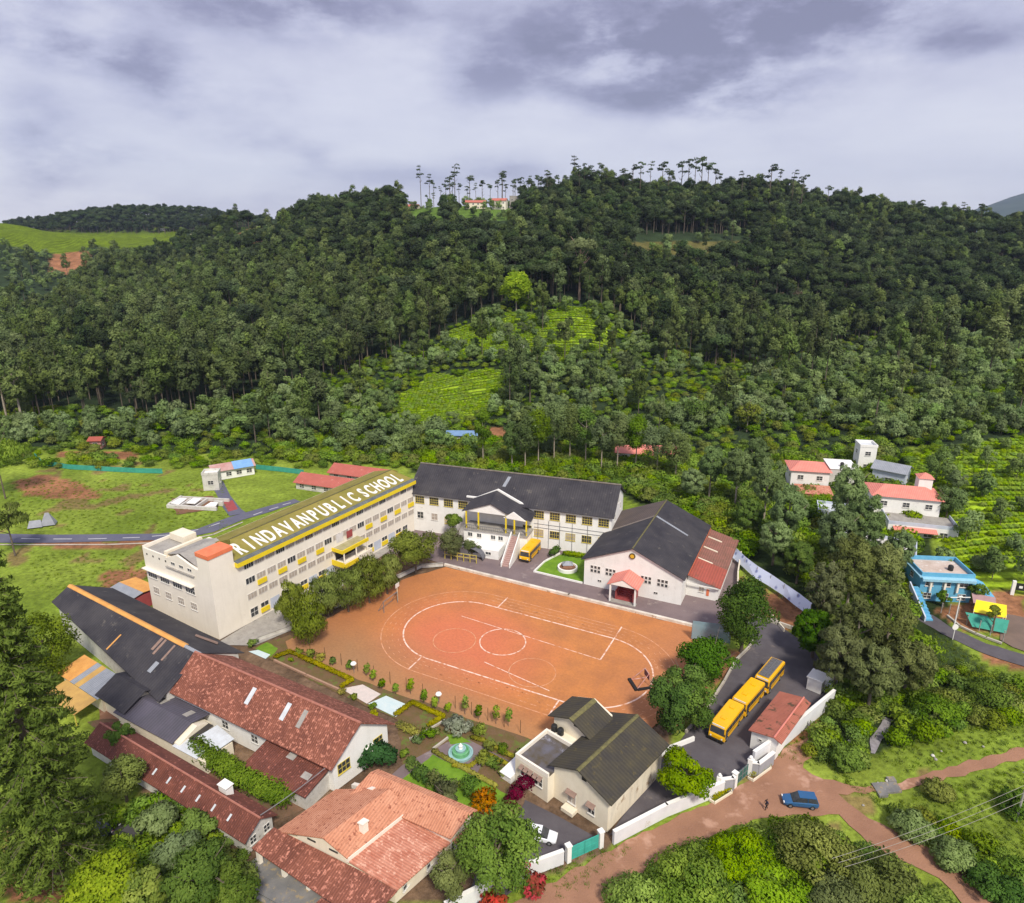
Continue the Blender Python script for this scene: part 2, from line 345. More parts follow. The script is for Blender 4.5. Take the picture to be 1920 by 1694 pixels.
def hgt(X, Y):
    X = np.asarray(X, float); Y = np.asarray(Y, float)
    px = 960+1365*X/np.maximum(Y, 60.)
    ci = np.clip(np.searchsorted(PXS, px)-1, 0, len(PXS)-2)
    f = np.clip((px-PXS[ci])/(PXS[ci+1]-PXS[ci]), 0, 1); f = f*f*(3-2*f)
    yi = np.clip(np.searchsorted(YS, Y)-1, 0, len(YS)-2); g = np.clip((Y-YS[yi])/(YS[yi+1]-YS[yi]), 0, 1)
    a = GH[ci, yi]*(1-g)+GH[ci, yi+1]*g; b = GH[ci+1, yi]*(1-g)+GH[ci+1, yi+1]*g
    z = a*(1-f)+b*f
    k = np.clip((Y-230)/200., 0, 1)
    z = z + k*((vnoise(X, Y, 45, 1)-.5)*7+(vnoise(X, Y, 16, 2)-.5)*2)
    # far wooded hill on the left
    cxh = (300-960)/1365*1450
    u = (X-cxh)/250.; v = (Y-1450)/170.
    z = np.maximum(z, 96-26*np.abs(u)**1.8-40*v*v+(vnoise(X, Y, 80, 3)-.5)*6)
    return z
def inpoly(px, py, poly):
    px = np.asarray(px); r = np.zeros(px.shape, bool); n = len(poly)
    for i in range(n):
        x0, y0 = poly[i]; x1, y1 = poly[(i+1) % n]
        if y0 == y1: continue
        c = ((y0 > py) != (y1 > py)) & (px < (x1-x0)*(py-y0)/(y1-y0)+x0); r ^= c
    return r
TEA = [[(770,672),(830,640),(850,618),(905,600),(925,588),(960,585),(1010,590),(1060,574),(1120,580),(1135,600),(1175,622),(1150,640),(1165,660),(1080,664),(1060,676),(980,668),(930,678),(900,664),(840,676)],
       [(720,800),(750,770),(745,740),(790,722),(800,700),(860,706),(905,690),(965,700),(930,735),(955,775),(900,770),(860,800)],
       [(1675,1010),(1680,900),(1720,850),(1930,815),(1930,1120),(1850,1110),(1790,1050),(1740,990)],
       [(-60,395),(110,425),(185,450),(140,482),(60,470),(-60,440)],[(150,440),(330,428),(350,455),(200,470)]]
MEAD = [[(745,383),(975,383),(985,410),(900,418),(765,414)],[(1180,455),(1400,452),(1430,478),(1200,480)]]
CLR = [[(758,380),(830,380),(830,450),(758,440)],[(856,380),(968,380),(968,448),(856,448)],[(1190,440),(1400,440),(1420,505),(1200,505)]]
SOIL = [[(98,478),(170,470),(172,500),(135,518),(92,512)],[(440,440),(480,425),(545,416),(530,440),(450,468)],[(610,395),(640,392),(640,408),(612,410)],
        [(20,905),(80,888),(150,905),(190,930),(120,940),(50,930)],[(180,1075),(250,1066),(300,1075),(240,1108),(190,1100)],
        [(60,1010),(300,1014),(300,1030),(70,1028)],[(885,800),(965,805),(965,875),(890,870)],[(110,845),(260,850),(260,862),(110,858)],
        [(200,1330),(260,1340),(420,1440),(480,1500),(430,1560),(300,1480),(200,1400)],[(0,1560),(110,1560),(130,1694),(0,1694)],
        [(1840,1225),(1930,1240),(1930,1262),(1860,1250)],[(1750,1140),(1880,1110),(1930,1120),(1930,1200),(1800,1180)],
        [(1240,1400),(1310,1330),(1400,1250),(1430,1225),(1380,1215),(1290,1260),(1230,1350)],[(1380,1080),(1520,1140),(1510,1175),(1420,1190),(1380,1150)],
        [(1440,1340),(1540,1350),(1560,1390),(1480,1400)]]
# grid
nr, nc = 430, 520
yr = np.concatenate([np.linspace(-60, 40, 20), 42+ (900-42)*np.linspace(0, 1, 360)**1.55, np.array([930,970,1020,1080,1140,1190,1230,1260,1290,1320,1350,1380,1410,1440,1470,1500,1540,1590,1650,1750,1900,2200,2700,3500,5000,8000,12000])])
tt = np.linspace(-1.5, 1.5, nc)
YY, TT = np.meshgrid(yr, tt, indexing='ij'); XX = TT*(np.maximum(YY, -20)+70)
ZZ = hgt(XX, YY)
flat = np.clip((YY-215)/40, 0, 1)
ZZ = ZZ-.06-.10*vnoise(XX, YY, 5, 4)*(1-flat)
nR, nC = YY.shape
pxg, pyg = proj(XX, YY, ZZ); okp = (YY*CPT-(ZZ-HC)*SPT) > 5
pxg = np.where(okp, pxg, -9999); pyg = np.where(okp, pyg, -9999)
wob = (vnoise(XX, YY, 9, 5)-.5)*14*200/np.maximum(YY, 80); pxw = pxg+wob; pyw = pyg+wob*.6*120/np.maximum(YY,120)
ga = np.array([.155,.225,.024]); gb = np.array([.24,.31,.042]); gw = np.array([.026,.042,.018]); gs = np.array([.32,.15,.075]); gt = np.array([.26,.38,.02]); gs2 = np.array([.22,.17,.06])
n5 = vnoise(XX, YY, 14, 6)[..., None]; n6 = vnoise(XX, YY, 4, 7)[..., None]; n7 = vnoise(XX, YY, 30, 8)[..., None]
C = ga*(1-n5)+gb*n5; C = C*(.75+.5*n6)
C = np.where(n7*n6 > .62, gs2*(.7+.5*n5), C)
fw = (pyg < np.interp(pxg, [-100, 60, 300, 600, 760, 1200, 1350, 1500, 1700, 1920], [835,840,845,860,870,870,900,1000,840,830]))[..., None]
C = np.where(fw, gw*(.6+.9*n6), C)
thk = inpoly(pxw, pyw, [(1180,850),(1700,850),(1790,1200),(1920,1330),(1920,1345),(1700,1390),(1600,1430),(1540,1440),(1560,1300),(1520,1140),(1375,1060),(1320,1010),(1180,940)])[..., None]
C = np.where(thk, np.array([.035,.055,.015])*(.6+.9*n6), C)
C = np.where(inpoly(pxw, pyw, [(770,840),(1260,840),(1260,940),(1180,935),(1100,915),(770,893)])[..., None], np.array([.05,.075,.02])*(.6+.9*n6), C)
tea = np.zeros(XX.shape, bool)
for q in TEA: tea |= inpoly(pxw, pyw, q)
C = np.where(tea[..., None], gt*(.7+.6*n6)*np.where(YY[..., None] > 500, .5, 1.0), C)
for q, c_ in zip(MEAD, ([.10,.17,.03],[.12,.11,.035])): C = np.where(inpoly(pxw, pyw, q)[..., None], np.array(c_)*(.7+.6*n6), C)
for q in SOIL: C = np.where(inpoly(pxw, pyw, q)[..., None], gs*(.6+.6*n6), C)
cm = np.where(inpoly(pxw, pyw, [(230,1160),(560,1040),(1200,1000),(1360,1190),(1230,1450),(1130,1590),(880,1694),(420,1694),(200,1400)])[..., None], np.array([.17,.11,.07])*(.6+.7*n6), 0)
C = np.where(cm > 0, cm, C)
me = bpy.data.meshes.new('ground')
vv = np.stack([XX, YY, ZZ], -1).reshape(-1, 3)
ii = np.arange(nR*nC).reshape(nR, nC); q = np.stack([ii[:-1,:-1], ii[:-1,1:], ii[1:,1:], ii[1:,:-1]], -1).reshape(-1, 4)
def fastmesh(me, v, quads, mats=(), attr=None, smooth=False, mi=None):
    me.vertices.add(len(v)); me.vertices.foreach_set('co', np.ascontiguousarray(v, np.float32).ravel())
    n = len(quads); k = quads.shape[1]
    me.loops.add(n*k); me.polygons.add(n); me.loops.foreach_set('vertex_index', quads.astype(np.int32).ravel())
    me.polygons.foreach_set('loop_start', np.arange(0, n*k, k, dtype=np.int32)); me.polygons.foreach_set('loop_total', np.full(n, k, np.int32))
    if smooth: me.polygons.foreach_set('use_smooth', np.ones(n, bool))
    for m in mats: me.materials.append(m)
    if mi is not None: me.polygons.foreach_set('material_index', mi.astype(np.int32))
    me.update(calc_edges=True)
    return me
gm, t_, b_ = newmat('ground_cover'); n_ = t_.nodes; l_ = t_.links
va = n_.new('ShaderNodeAttribute'); va.attribute_name = 'gcol'; vt = n_.new('ShaderNodeAttribute'); vt.attribute_name = 'tea'
tcg = n_.new('ShaderNodeTexCoord'); ng = n_.new('ShaderNodeTexNoise'); ng.inputs['Scale'].default_value = .9; ng.inputs['Detail'].default_value = 9; ng.inputs['Roughness'].default_value = .7; l_.new(tcg.outputs['Object'], ng.inputs[0])
rg = n_.new('ShaderNodeMapRange'); rg.inputs[1].default_value = .3; rg.inputs[2].default_value = .7; rg.inputs[3].default_value = .55; rg.inputs[4].default_value = 1.4; l_.new(ng.outputs[0], rg.inputs[0])
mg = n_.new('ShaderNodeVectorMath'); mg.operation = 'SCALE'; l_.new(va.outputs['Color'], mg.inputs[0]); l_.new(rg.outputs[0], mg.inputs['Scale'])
wv = n_.new('ShaderNodeTexWave'); wv.bands_direction = 'Y'; wv.inputs['Scale'].default_value = .314/3.4; wv.inputs['Distortion'].default_value = 3.5; wv.inputs['Detail'].default_value = 3; wv.inputs['Detail Scale'].default_value = .35; l_.new(tcg.outputs['Object'], wv.inputs[0])
rw = n_.new('ShaderNodeMapRange'); rw.inputs[1].default_value = .15; rw.inputs[2].default_value = .6; rw.inputs[3].default_value = .4; rw.inputs[4].default_value = 1.1; l_.new(wv.outputs[0], rw.inputs[0])
xm = n_.new('ShaderNodeMix'); xm.data_type = 'FLOAT'; xm.inputs[2].default_value = 1; l_.new(vt.outputs['Fac'], xm.inputs[0]); l_.new(rw.outputs[0], xm.inputs[3])
mg2 = n_.new('ShaderNodeVectorMath'); mg2.operation = 'SCALE'; l_.new(mg.outputs[0], mg2.inputs[0]); l_.new(xm.outputs[0], mg2.inputs['Scale'])
l_.new(mg2.outputs[0], b_.inputs['Base Color']); b_.inputs['Roughness'].default_value = .95; b_.inputs['Specular IOR Level'].default_value = .1
ad = n_.new('ShaderNodeMath'); ad.operation = 'MULTIPLY_ADD'; l_.new(wv.outputs[0], ad.inputs[0]); l_.new(vt.outputs['Fac'], ad.inputs[1]); l_.new(ng.outputs[0], ad.inputs[2])
bp = n_.new('ShaderNodeBump'); bp.inputs['Strength'].default_value = .7; bp.inputs['Distance'].default_value = .5; l_.new(ad.outputs[0], bp.inputs['Height']); l_.new(bp.outputs[0], b_.inputs['Normal'])
fastmesh(me, vv, q, [gm], smooth=True)
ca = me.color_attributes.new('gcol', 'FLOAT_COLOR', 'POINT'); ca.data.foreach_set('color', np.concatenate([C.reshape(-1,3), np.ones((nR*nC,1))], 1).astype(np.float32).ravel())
ta = me.attributes.new('tea', 'FLOAT', 'POINT'); ta.data.foreach_set('value', tea.reshape(-1).astype(np.float32))
struct('ground', me)
def Z(x, y): return float(hgt(np.array([x]), np.array([y]))[0])
def onland(px, py):
    """world point where the line of sight through the photo pixel meets the land"""
    dx, dy = px-960.0, py-847.0; r = Vector((dx, FOC*CPT-dy*SPT, -(dy*CPT+FOC*SPT))); r.normalize()
    t = np.linspace(60, 2200, 6000); X = r.x*t; Y = r.y*t; zz = HC+r.z*t; h = hgt(X, Y); hit = zz <= h
    if not hit.any(): return onland(px, py+4)
    i = np.argmax(hit)
    return Vector((X[i], Y[i], h[i]))
# blue mountain far off to the right
def cone_hill(name, cx_, cy_, hh, rad, m):
    b = MB(); n = 64; rings = 14; vs = []; fs = []
    for k in range(rings+1):
        r = rad*(1-k/rings)
        for i in range(n):
            a = 2*math.pi*i/n; rr = r*(1+.18*math.sin(3*a+1)+.09*math.sin(7*a)); z = -60+(hh+60)*(1-(r/rad))**1.15+ (18*math.sin(a*5+k) if k < rings else 0)
            vs.append((cx_+rr*math.cos(a), cy_+rr*math.sin(a), z))
    for k in range(rings):
        for i in range(n): fs.append((k*n+i, k*n+(i+1) % n, (k+1)*n+(i+1) % n, (k+1)*n+i))
    b.add(vs, fs); return struct(name, b.mesh(name, m))
cone_hill('hills', 5650, 7000, 650, 1900, M('distant_forest', (.03,.05,.03), (.05,.07,.04), .004, 1))

# ================================================================ foliage
LCN = {}
def leafcloud(blobs, n, size, seed=0, flat=.25, up=.25, droop=0):
    """blobs (cx,cy,cz,rx,ry,rz): leaf-sized rhombi spread through the shell of each blob"""
    rg_ = np.random.default_rng(seed); B = np.array(blobs, float)
    wgt = (B[:,3]*B[:,4]+B[:,3]*B[:,5]+B[:,4]*B[:,5]); wgt /= wgt.sum()
    bi = rg_.choice(len(B), n, p=wgt); b = B[bi]
    d = rg_.normal(size=(n,3)); d /= np.linalg.norm(d, axis=1)[:,None]
    low = d[:,2] < -.35; d[low,2] *= -.5; d /= np.linalg.norm(d, axis=1)[:,None]
    r = rg_.uniform(.55, 1.08, n)[:,None]
    c = b[:,:3]+d*b[:,3:6]*r
    nrm = d*.9+rg_.normal(size=(n,3))*.55+np.array([0,0,up]); nrm /= np.linalg.norm(nrm, axis=1)[:,None]
    a = np.cross(nrm, rg_.normal(size=(n,3))); a /= np.linalg.norm(a, axis=1)[:,None]; t2 = np.cross(nrm, a)
    if droop:
        a = a*(1-droop)+np.array([0,0,-1.])*droop; a /= np.linalg.norm(a, axis=1)[:,None]; t2 = np.cross(nrm, a)
    s = size*rg_.uniform(.6, 1.35, n)[:,None]
    st = 1.9 if droop else 1.15
    v = np.stack([c-a*s*st, c-t2*s*.62+a*s*.1, c+a*s*st, c+t2*s*.62+a*s*.1], 1).reshape(-1,3)
    ctr = (B[:,:3]*B[:,3:4]).sum(0)/B[:,3].sum(); ext = np.abs(B[:,:3]-ctr).max(0)+B[:,3:6].mean(0); g_ = (c-ctr)/ext
    cn = nrm*.24+d*.55+g_*.75+np.array([0,0,.15]); cn /= np.linalg.norm(cn, axis=1)[:,None]
    q4 = v.reshape(-1,4,3); fn = np.cross(q4[:,1]-q4[:,0], q4[:,2]-q4[:,0]); bad = (fn*cn).sum(1) < 0; q4[bad] = q4[bad][:, ::-1]; v = q4.reshape(-1,3)
    LCN[id(v)] = np.repeat(cn, 4, 0)
    bt = rg_.uniform(0, 1, len(B))[bi]
    tint = np.clip(.15+.55*bt+rg_.normal(size=n)*.10+.16*d[:,2], 0, 1)  # random clump tone; upper leaves tinted lighter, top light put into the colour
    return v, np.repeat(tint, 4)
def blobcrown(rx, rz, cz, nb, seed, shape='round', k=.36):
    rg_ = random.Random(seed); out_ = []
    for i in range(nb):
        if shape == 'cone': h = rg_.random()**1.3; rr = (1-h)*.9+.08; a = rg_.uniform(0, 6.283); q = rr*rx*rg_.uniform(.3, .9); out_.append((q*math.cos(a), q*math.sin(a), cz-rz+2*rz*h, rx*k*(1.1-.6*h), rx*k*(1.1-.6*h), rx*k*.8*(1.1-.5*h))); continue
        while True:
            x, y, z = rg_.uniform(-1,1), rg_.uniform(-1,1), rg_.uniform(-.8,1)
            if x*x+y*y+z*z < 1: break
        l = math.sqrt(x*x+y*y+z*z)+1e-6; f = (.45+.3*rg_.random())/max(l, .35)
        if shape == 'flat': z = abs(z)*.7
        kk = k*rg_.uniform(.7, 1.25)
        out_.append((x*f*rx, y*f*rx, cz+z*f*rz, rx*kk, rx*kk, (rz if rz < rx else rx)*kk*(1.0 if shape != 'column' else 1.3)))
    return out_
def leafmesh(name, v, tint, m, extra=None, em=None):
    """leaf quads, optionally joined with trunk (MB)"""
    cn = LCN.pop(id(v), None); n = len(v)//4; q = np.arange(n*4).reshape(-1,4); mats = [m]; mi = np.zeros(n)
    if extra is not None:
        ev = np.array(extra.v, float); eq = []
        for f in extra.f:
            if len(f) == 4: eq.append(f)
            elif len(f) > 4:
                for j in range(1, len(f)-1, 1): eq.append((f[0], f[j], f[j+1], f[j+1]))
        eq = np.array([e_ for e_ in eq if len(set(e_)) == 4], int)
        if len(eq): q = np.concatenate([q, eq+n*4]); v = np.concatenate([v, ev]); tint = np.concatenate([tint, np.zeros(len(ev))]); mats.append(em); mi = np.concatenate([mi, np.ones(len(eq))])
    me = bpy.data.meshes.new(name); fastmesh(me, v, q, mats, mi=mi, smooth=cn is not None)
    if cn is not None:
        full = np.array([vv_.normal[:] for vv_ in me.vertices]) if len(v) > len(cn) else cn
        full[:len(cn)] = cn; me.normals_split_custom_set_from_vertices(full.tolist())
    a = me.attributes.new('tint', 'FLOAT', 'POINT'); a.data.foreach_set('value', tint.astype(np.float32)); return me
def trunkmb(h, r, top=.35, lean=0, limbs=0, crown=3, cz=None, seed=0):
    b = MB(); rg_ = random.Random(seed); pts = []
    for i in range(6): t = i/5; pts.append(Vector((lean*t*t+rg_.uniform(-.1,.1)*t*r*4, rg_.uniform(-.1,.1)*t*r*4, h*t)))
    for i in range(5): b.tube(pts[i], pts[i+1], r*(1-i/5*(1-top)), r*(1-(i+1)/5*(1-top)), 7, cap=False)
    for k in range(limbs):
        t = rg_.uniform(.45, .95); p = pts[0].lerp(pts[-1], t); a = rg_.uniform(0, 6.283); L_ = crown*rg_.uniform(.45, .8)
        q1 = p+Vector((math.cos(a)*L_*.6, math.sin(a)*L_*.6, L_*.45)); q2 = p+Vector((math.cos(a)*L_, math.sin(a)*L_, L_*.95))
        b.tube(p, q1, r*.42, r*.28, 5, cap=False); b.tube(q1, q2, r*.28, r*.1, 5, cap=False)
    return b
euc_m = leafmat('eucalyptus_leaf', (.052,.088,.022), (.215,.285,.092), .36)
dark_m = leafmat('dark_forest_leaf', (.026,.048,.018), (.100,.145,.055), .42)
scrub_m = leafmat('bushy_grey_green_leaf', (.105,.170,.048), (.285,.395,.145), .30)
bright_m = leafmat('bright_green_leaf', (.11,.22,.008), (.35,.48,.03), .08)
mid_m = leafmat('mid_green_leaf', (.050,.120,.008), (.22,.35,.032), .14)
olive_m = leafmat('olive_leaf', (.090,.125,.014), (.30,.37,.060), .14)
deep_m = leafmat('deep_green_leaf', (.022,.072,.006), (.13,.26,.022), .10)
brownolive_m = leafmat('brown_olive_leaf', (.075,.098,.030), (.25,.30,.105), .22)
shrub_m = leafmat('undergrowth_leaf', (.075,.16,.010), (.30,.46,.035), .3)
conif_m = leafmat('conifer_needles', (.040,.082,.008), (.23,.34,.035), .05)
# templates (far trees: one mesh, trunk and crown too small to part)
def make_templates(kind, count, f): return [f(i) for i in range(count)]
def t_euc(i):
    h = 1.0; H_ = 19+3*(i % 3); r = 3.1+.5*(i % 3)
    bl = blobcrown(r, H_*.39, H_*.58, 22, 100+i, 'column', .42)
    v, t = leafcloud(bl, 1500, .44, 100+i, up=.3); return leafmesh('eucalyptus_tree', v, t, euc_m, trunkmb(H_*.8, .22, .4, seed=i), bark)
def t_dark(i):
    H_ = 15+1.6*i; r = 5.0+.6*(i % 3)
    bl = blobcrown(r, H_*.28, H_*.66, 20, 200+i, 'flat' if i % 2 else 'round', .38)
    v, t = leafcloud(bl, 1300, .50, 200+i, up=.5); return leafmesh('dark_forest_tree', v, t, dark_m, trunkmb(H_*.8, .32, .4, seed=i, limbs=3, crown=r), bark)
def t_scrub(i):
    H_ = 7.0+1.2*(i % 3); r = 2.7+.5*(i % 2)
    bl = blobcrown(r, H_*.42, H_*.52, 14, 300+i, 'round', .42)
    v, t = leafcloud(bl, 950, .33, 300+i, up=.3); return leafmesh('bushy_tree', v, t, scrub_m, trunkmb(H_*.6, .12, .4, seed=i), bark)
def t_sky(i):      # bare stem with small tufts, on the ridge
    H_ = 23+4*(i % 3); bl = []; rg_ = random.Random(i+50)
    for k in range(5+i % 3): bl.append((rg_.uniform(-1.9,1.9), rg_.uniform(-1.9,1.9), H_*rg_.uniform(.70,1.0), 1.9, 1.9, 1.0))
    v, t = leafcloud(bl, 240, .5, 400+i, up=.5); return leafmesh('ridge_tree', v, t, dark_m, trunkmb(H_*.95, .34, .45, seed=i, limbs=5, crown=3.2), bark)
TPL = {'euc': [t_euc(i) for i in range(6)], 'dark': [t_dark(i) for i in range(6)], 'scrub': [t_scrub(i) for i in range(5)], 'sky': [t_sky(i) for i in range(5)]}
NAMES = {'euc': 'eucalyptus_tree', 'dark': 'dark_forest_tree', 'scrub': 'bushy_tree', 'sky': 'ridge_tree'}
LAB = {'euc': ('tall narrow grey-green tree packed with others in the wood on the hillside', 'tall narrow trees of the hillside wood'),
       'dark': ('dark green spreading tree packed with others in the upper hillside forest', 'dark trees of the upper forest'),
       'scrub': ('low rounded grey-green tree scattered on the lower hillside below the forest', 'low rounded trees of the lower hillside'),
       'sky': ('thin bare-stemmed tree with small tufts standing against the sky on the ridge', 'thin trees along the ridge skyline')}
# scatter over the hillside
def scatter(spacing, seed):
    rg_ = np.random.default_rng(seed); ys = np.arange(165, 790, spacing); P_ = []
    for y in ys:
        w2 = y*.80+20; xs = np.arange(-w2, w2, spacing); P_.append(np.stack([xs, np.full_like(xs, y)], 1))
    p = np.concatenate(P_); return p+rg_.uniform(-.45, .45, p.shape)*spacing, rg_
pts, rg0 = scatter(6.7, 5)
zz = hgt(pts[:,0], pts[:,1]); px_, py_ = proj(pts[:,0], pts[:,1], zz)
lowlim = np.interp(px_, [-100,60,200,300,480,600,760,900,1200,1350,1500,1700,1800,2000], [835,835,838,842,838,858,868,862,865,862,835,838,820,815])
dk = np.interp(px_, [-100,150,200,400,600,800,950,1100,1300,1500,1700,2000], [380,430,500,520,500,530,552,556,590,628,640,630])
eu = np.interp(px_, [-100,100,330,560,700,820,940,1000,1150,1250,1450,1600,2000], [790,790,785,740,690,640,580,566,590,680,700,645,640])
kind = np.where(py_ < dk, 1, np.where(py_ < eu, 0, 2))
clear = np.zeros(len(pts), bool)
for q_ in TEA+MEAD[:2]+SOIL+CLR: clear |= inpoly(px_, py_, q_)
rnd = rg0.random(len(pts)); n8 = vnoise(pts[:,0], pts[:,1], 28, 9)
keep = (py_ < lowlim) & (px_ > -130) & (px_ < 2050) & (~clear | (rnd < .07+.34*(n8 > .50)) | ((px_ > 1600) & (py_ > 780) & (rnd < .22)))
keep &= ~((kind == 2) & (n8 < .27)) & ~((kind == 0) & (rnd < .10))
keep &= ~((py_ > 700) & (px_ > 720) & (px_ < 960) & (rnd < .45))
keep &= ~(inpoly(px_, py_, [(-60,395),(200,440),(340,425),(350,470),(160,530),(60,600),(-60,600)]) & (rnd < .55))
keep &= ~(inpoly(px_, py_, [(60,760),(260,740),(260,815),(60,815)]) & (rnd < .5))
kind = np.where(clear | inpoly(px_, py_, [(-60,395),(200,440),(340,425),(350,470),(160,530),(60,620),(-60,620)]), 2, kind)
mixr = rg0.random(len(pts)); kind = np.where((kind == 0) & (mixr < .10), 1, kind); kind = np.where((kind == 2) & (mixr < .07), 0, kind); kind = np.where((kind == 1) & (mixr > .82), 0, kind)
# the skyline rows are the ridge trees
# thin trees standing on the skyline
ridge_c = (py_ < np.interp(px_, [700,1000,1300,1600,1900], [395,395,352,395,430])) & (px_ > 760) & (mixr < .16); kind = np.where(ridge_c, 3, kind)
pts, zz, kind = pts[keep], zz[keep], kind[keep]
# far hill wood and the ridge rim
fx = np.random.default_rng(3); fh = np.stack([fx.uniform(-980, -430, 2300), fx.uniform(1290, 1470, 2300)], 1); fz = hgt(fh[:,0], fh[:,1]); ok = fz > 62
pts = np.concatenate([pts, fh[ok]]); zz = np.concatenate([zz, fz[ok]]); kind = np.concatenate([kind, np.ones(ok.sum(), int)])
scl = fx.uniform(.68, 1.22, len(pts))*(.86+.3*vnoise(pts[:,0], pts[:,1], 35, 12)); rot = fx.uniform(0, 6.283, len(pts)); pick = fx.random(len(pts))
dist = np.hypot(pts[:,0], pts[:,1]); KN = ['euc', 'dark', 'scrub', 'sky']
def forest_stuff(name, label, idx, tl, kmul=1.0):
    """the rest of a kind: one object, instanced with geometry nodes on points"""
    v = np.stack([pts[idx,0], pts[idx,1], zz[idx]-.3], 1)
    me = bpy.data.meshes.new(name); me.vertices.add(len(v)); me.vertices.foreach_set('co', v.astype(np.float32).ravel())
    for an_, ar in (('tsc', scl[idx]*kmul), ('trot', rot[idx])):
        a = me.attributes.new(an_, 'FLOAT', 'POINT'); a.data.foreach_set('value', ar.astype(np.float32))
    a = me.attributes.new('tix', 'INT', 'POINT'); a.data.foreach_set('value', (pick[idx]*len(tl)).astype(np.int32))
    o = obj(name, me); tag(o, label, None, None, 'stuff')
    o['category'] = 'trees'
    ng_ = bpy.data.node_groups.new(name, 'GeometryNodeTree'); ng_.interface.new_socket('Geometry', in_out='INPUT', socket_type='NodeSocketGeometry'); ng_.interface.new_socket('Geometry', in_out='OUTPUT', socket_type='NodeSocketGeometry')
    n = ng_.nodes; l = ng_.links; gi = n.new('NodeGroupInput'); go = n.new('NodeGroupOutput')
    jo = n.new('GeometryNodeJoinGeometry')
    for t in reversed(tl):
        oi = n.new('GeometryNodeObjectInfo'); oi.inputs['Object'].default_value = t; oi.inputs['As Instance'].default_value = True; oi.transform_space = 'ORIGINAL'; l.new(oi.outputs['Geometry'], jo.inputs[0])
    mp = n.new('GeometryNodeMeshToPoints'); l.new(gi.outputs[0], mp.inputs[0])
    ip = n.new('GeometryNodeInstanceOnPoints'); l.new(mp.outputs[0], ip.inputs['Points']); l.new(jo.outputs[0], ip.inputs['Instance']); ip.inputs['Pick Instance'].default_value = True
    def na(nm, ty):
        x = n.new('GeometryNodeInputNamedAttribute'); x.data_type = ty; x.inputs['Name'].default_value = nm; return x.outputs['Attribute']
    l.new(na('tix', 'INT'), ip.inputs['Instance Index']); l.new(na('tsc', 'FLOAT'), ip.inputs['Scale'])
    c = n.new('ShaderNodeCombineXYZ'); l.new(na('trot', 'FLOAT'), c.inputs[2]); l.new(c.outputs[0], ip.inputs['Rotation'])
    l.new(ip.outputs[0], go.inputs[0]); md = o.modifiers.new('trees', 'NODES'); md.node_group = ng_
    return o
STUFFN = {'euc': 'eucalyptus_wood', 'dark': 'dark_forest', 'scrub': 'hillside_scrub', 'sky': 'ridge_wood'}
STUFFL = {'euc': 'dense tall grey-green wood covering the hillside behind the nearest trees', 'dark': 'dark forest covering the upper hill and the far left hill', 'scrub': 'low grey-green trees receding over the lower hillside', 'sky': 'thin trees far along the ridge'}
for k in range(4):
    idx = np.where(kind == k)[0]; idx = idx[np.argsort(dist[idx])]
    # what shows largest: near ones inside the frame
    pxk = 960+1365*pts[idx,0]/pts[idx,1]; inside = (pxk > -20) & (pxk < 1940); first = idx[inside][:300]; rest = np.setdiff1d(idx, first)
    kn = KN[k]; tl = []
    for j, i in enumerate(first):
        tmpl = TPL[kn][int(pick[i]*len(TPL[kn]))]
        u_ = .82+.4*((pick[i]*37.7) % 1); o = obj(NAMES[kn], tmpl, None, (pts[i,0], pts[i,1], zz[i]-.3), rot[i]); o.scale = (scl[i]*u_, scl[i]*u_, scl[i]*(1.12-.25*(u_-.82)))
        tag(o, LAB[kn][0], 'tree', LAB[kn][1])
        if tmpl not in [x.data for x in tl]: tl.append(o)
    if len(rest) > 3: forest_stuff(STUFFN[kn], STUFFL[kn], rest, tl)
for i, (a, top) in enumerate([(803,368),(815,362),(828,350),(838,346),(850,338),(862,345),(878,350),(893,344),(905,340),(920,342),(934,338),(948,346),(962,338),(975,334),(990,332),(1008,330),(1030,326),(1075,322),(1100,318),(1165,312),(1182,310),(1196,305),(1214,304),(1236,306),(1248,312),(1272,304),(1284,300),(1296,297),(1308,296),(1320,300),(1334,318),(1344,326),(1384,322),(1398,330),(1420,322),(1436,310),(1452,318),(1478,320),(1496,330),(1545,345),(1650,372),(1720,376),(1800,380),(1835,384)]):
    yy_ = 705+15*math.sin(i*2.3); xx_ = (a-960)/1365*yy_; gz_ = Z(xx_, yy_); ht = _hz(math.hypot(yy_, 0), top)-gz_
    if ht < 8: continue
    m_ = TPL['sky'][i % 5]; o = obj('ridge_tree', m_, None, (xx_, yy_, gz_-.3), i*1.7); s_ = max(ht, 14)/(23+4*((i % 5) % 3)); o.scale = (s_*1.0, s_*1.0, s_); tag(o, LAB['sky'][0], 'tree', LAB['sky'][1])
print('trees', [(KN[k], int((kind == k).sum())) for k in range(4)])
# ================================================================ flat structures (sheets a few mm above each other)
def jag(pts, amp=.35, step=1.4, seed=1):
    rg_ = random.Random(seed); o_ = []
    for i in range(len(pts)):
        a = Vector(pts[i]).to_2d() if len(pts[i]) > 2 else Vector(pts[i]); b = pts[(i+1) % len(pts)]; b = Vector(b).to_2d() if len(b) > 2 else Vector(b)
        n = max(1, int((b-a).length/step)); nn = Vector((-(b-a).y, (b-a).x)).normalized() if (b-a).length > 0 else Vector((0,0))
        for k in range(n): o_.append(a.lerp(b, k/n)+nn*rg_.uniform(-amp, amp))
    return o_
def px(*l, z=0): return [P(a, b, z).to_2d() for a, b in l]
def cw(*l): return [CW(a, b).to_2d() for a, b in l]
asphalt = M('asphalt', (.085,.075,.085), (.11,.10,.11), .35, .85, c3=(.15,.13,.125), t3=.62, s3=.25, bump=.2, bscale=8)
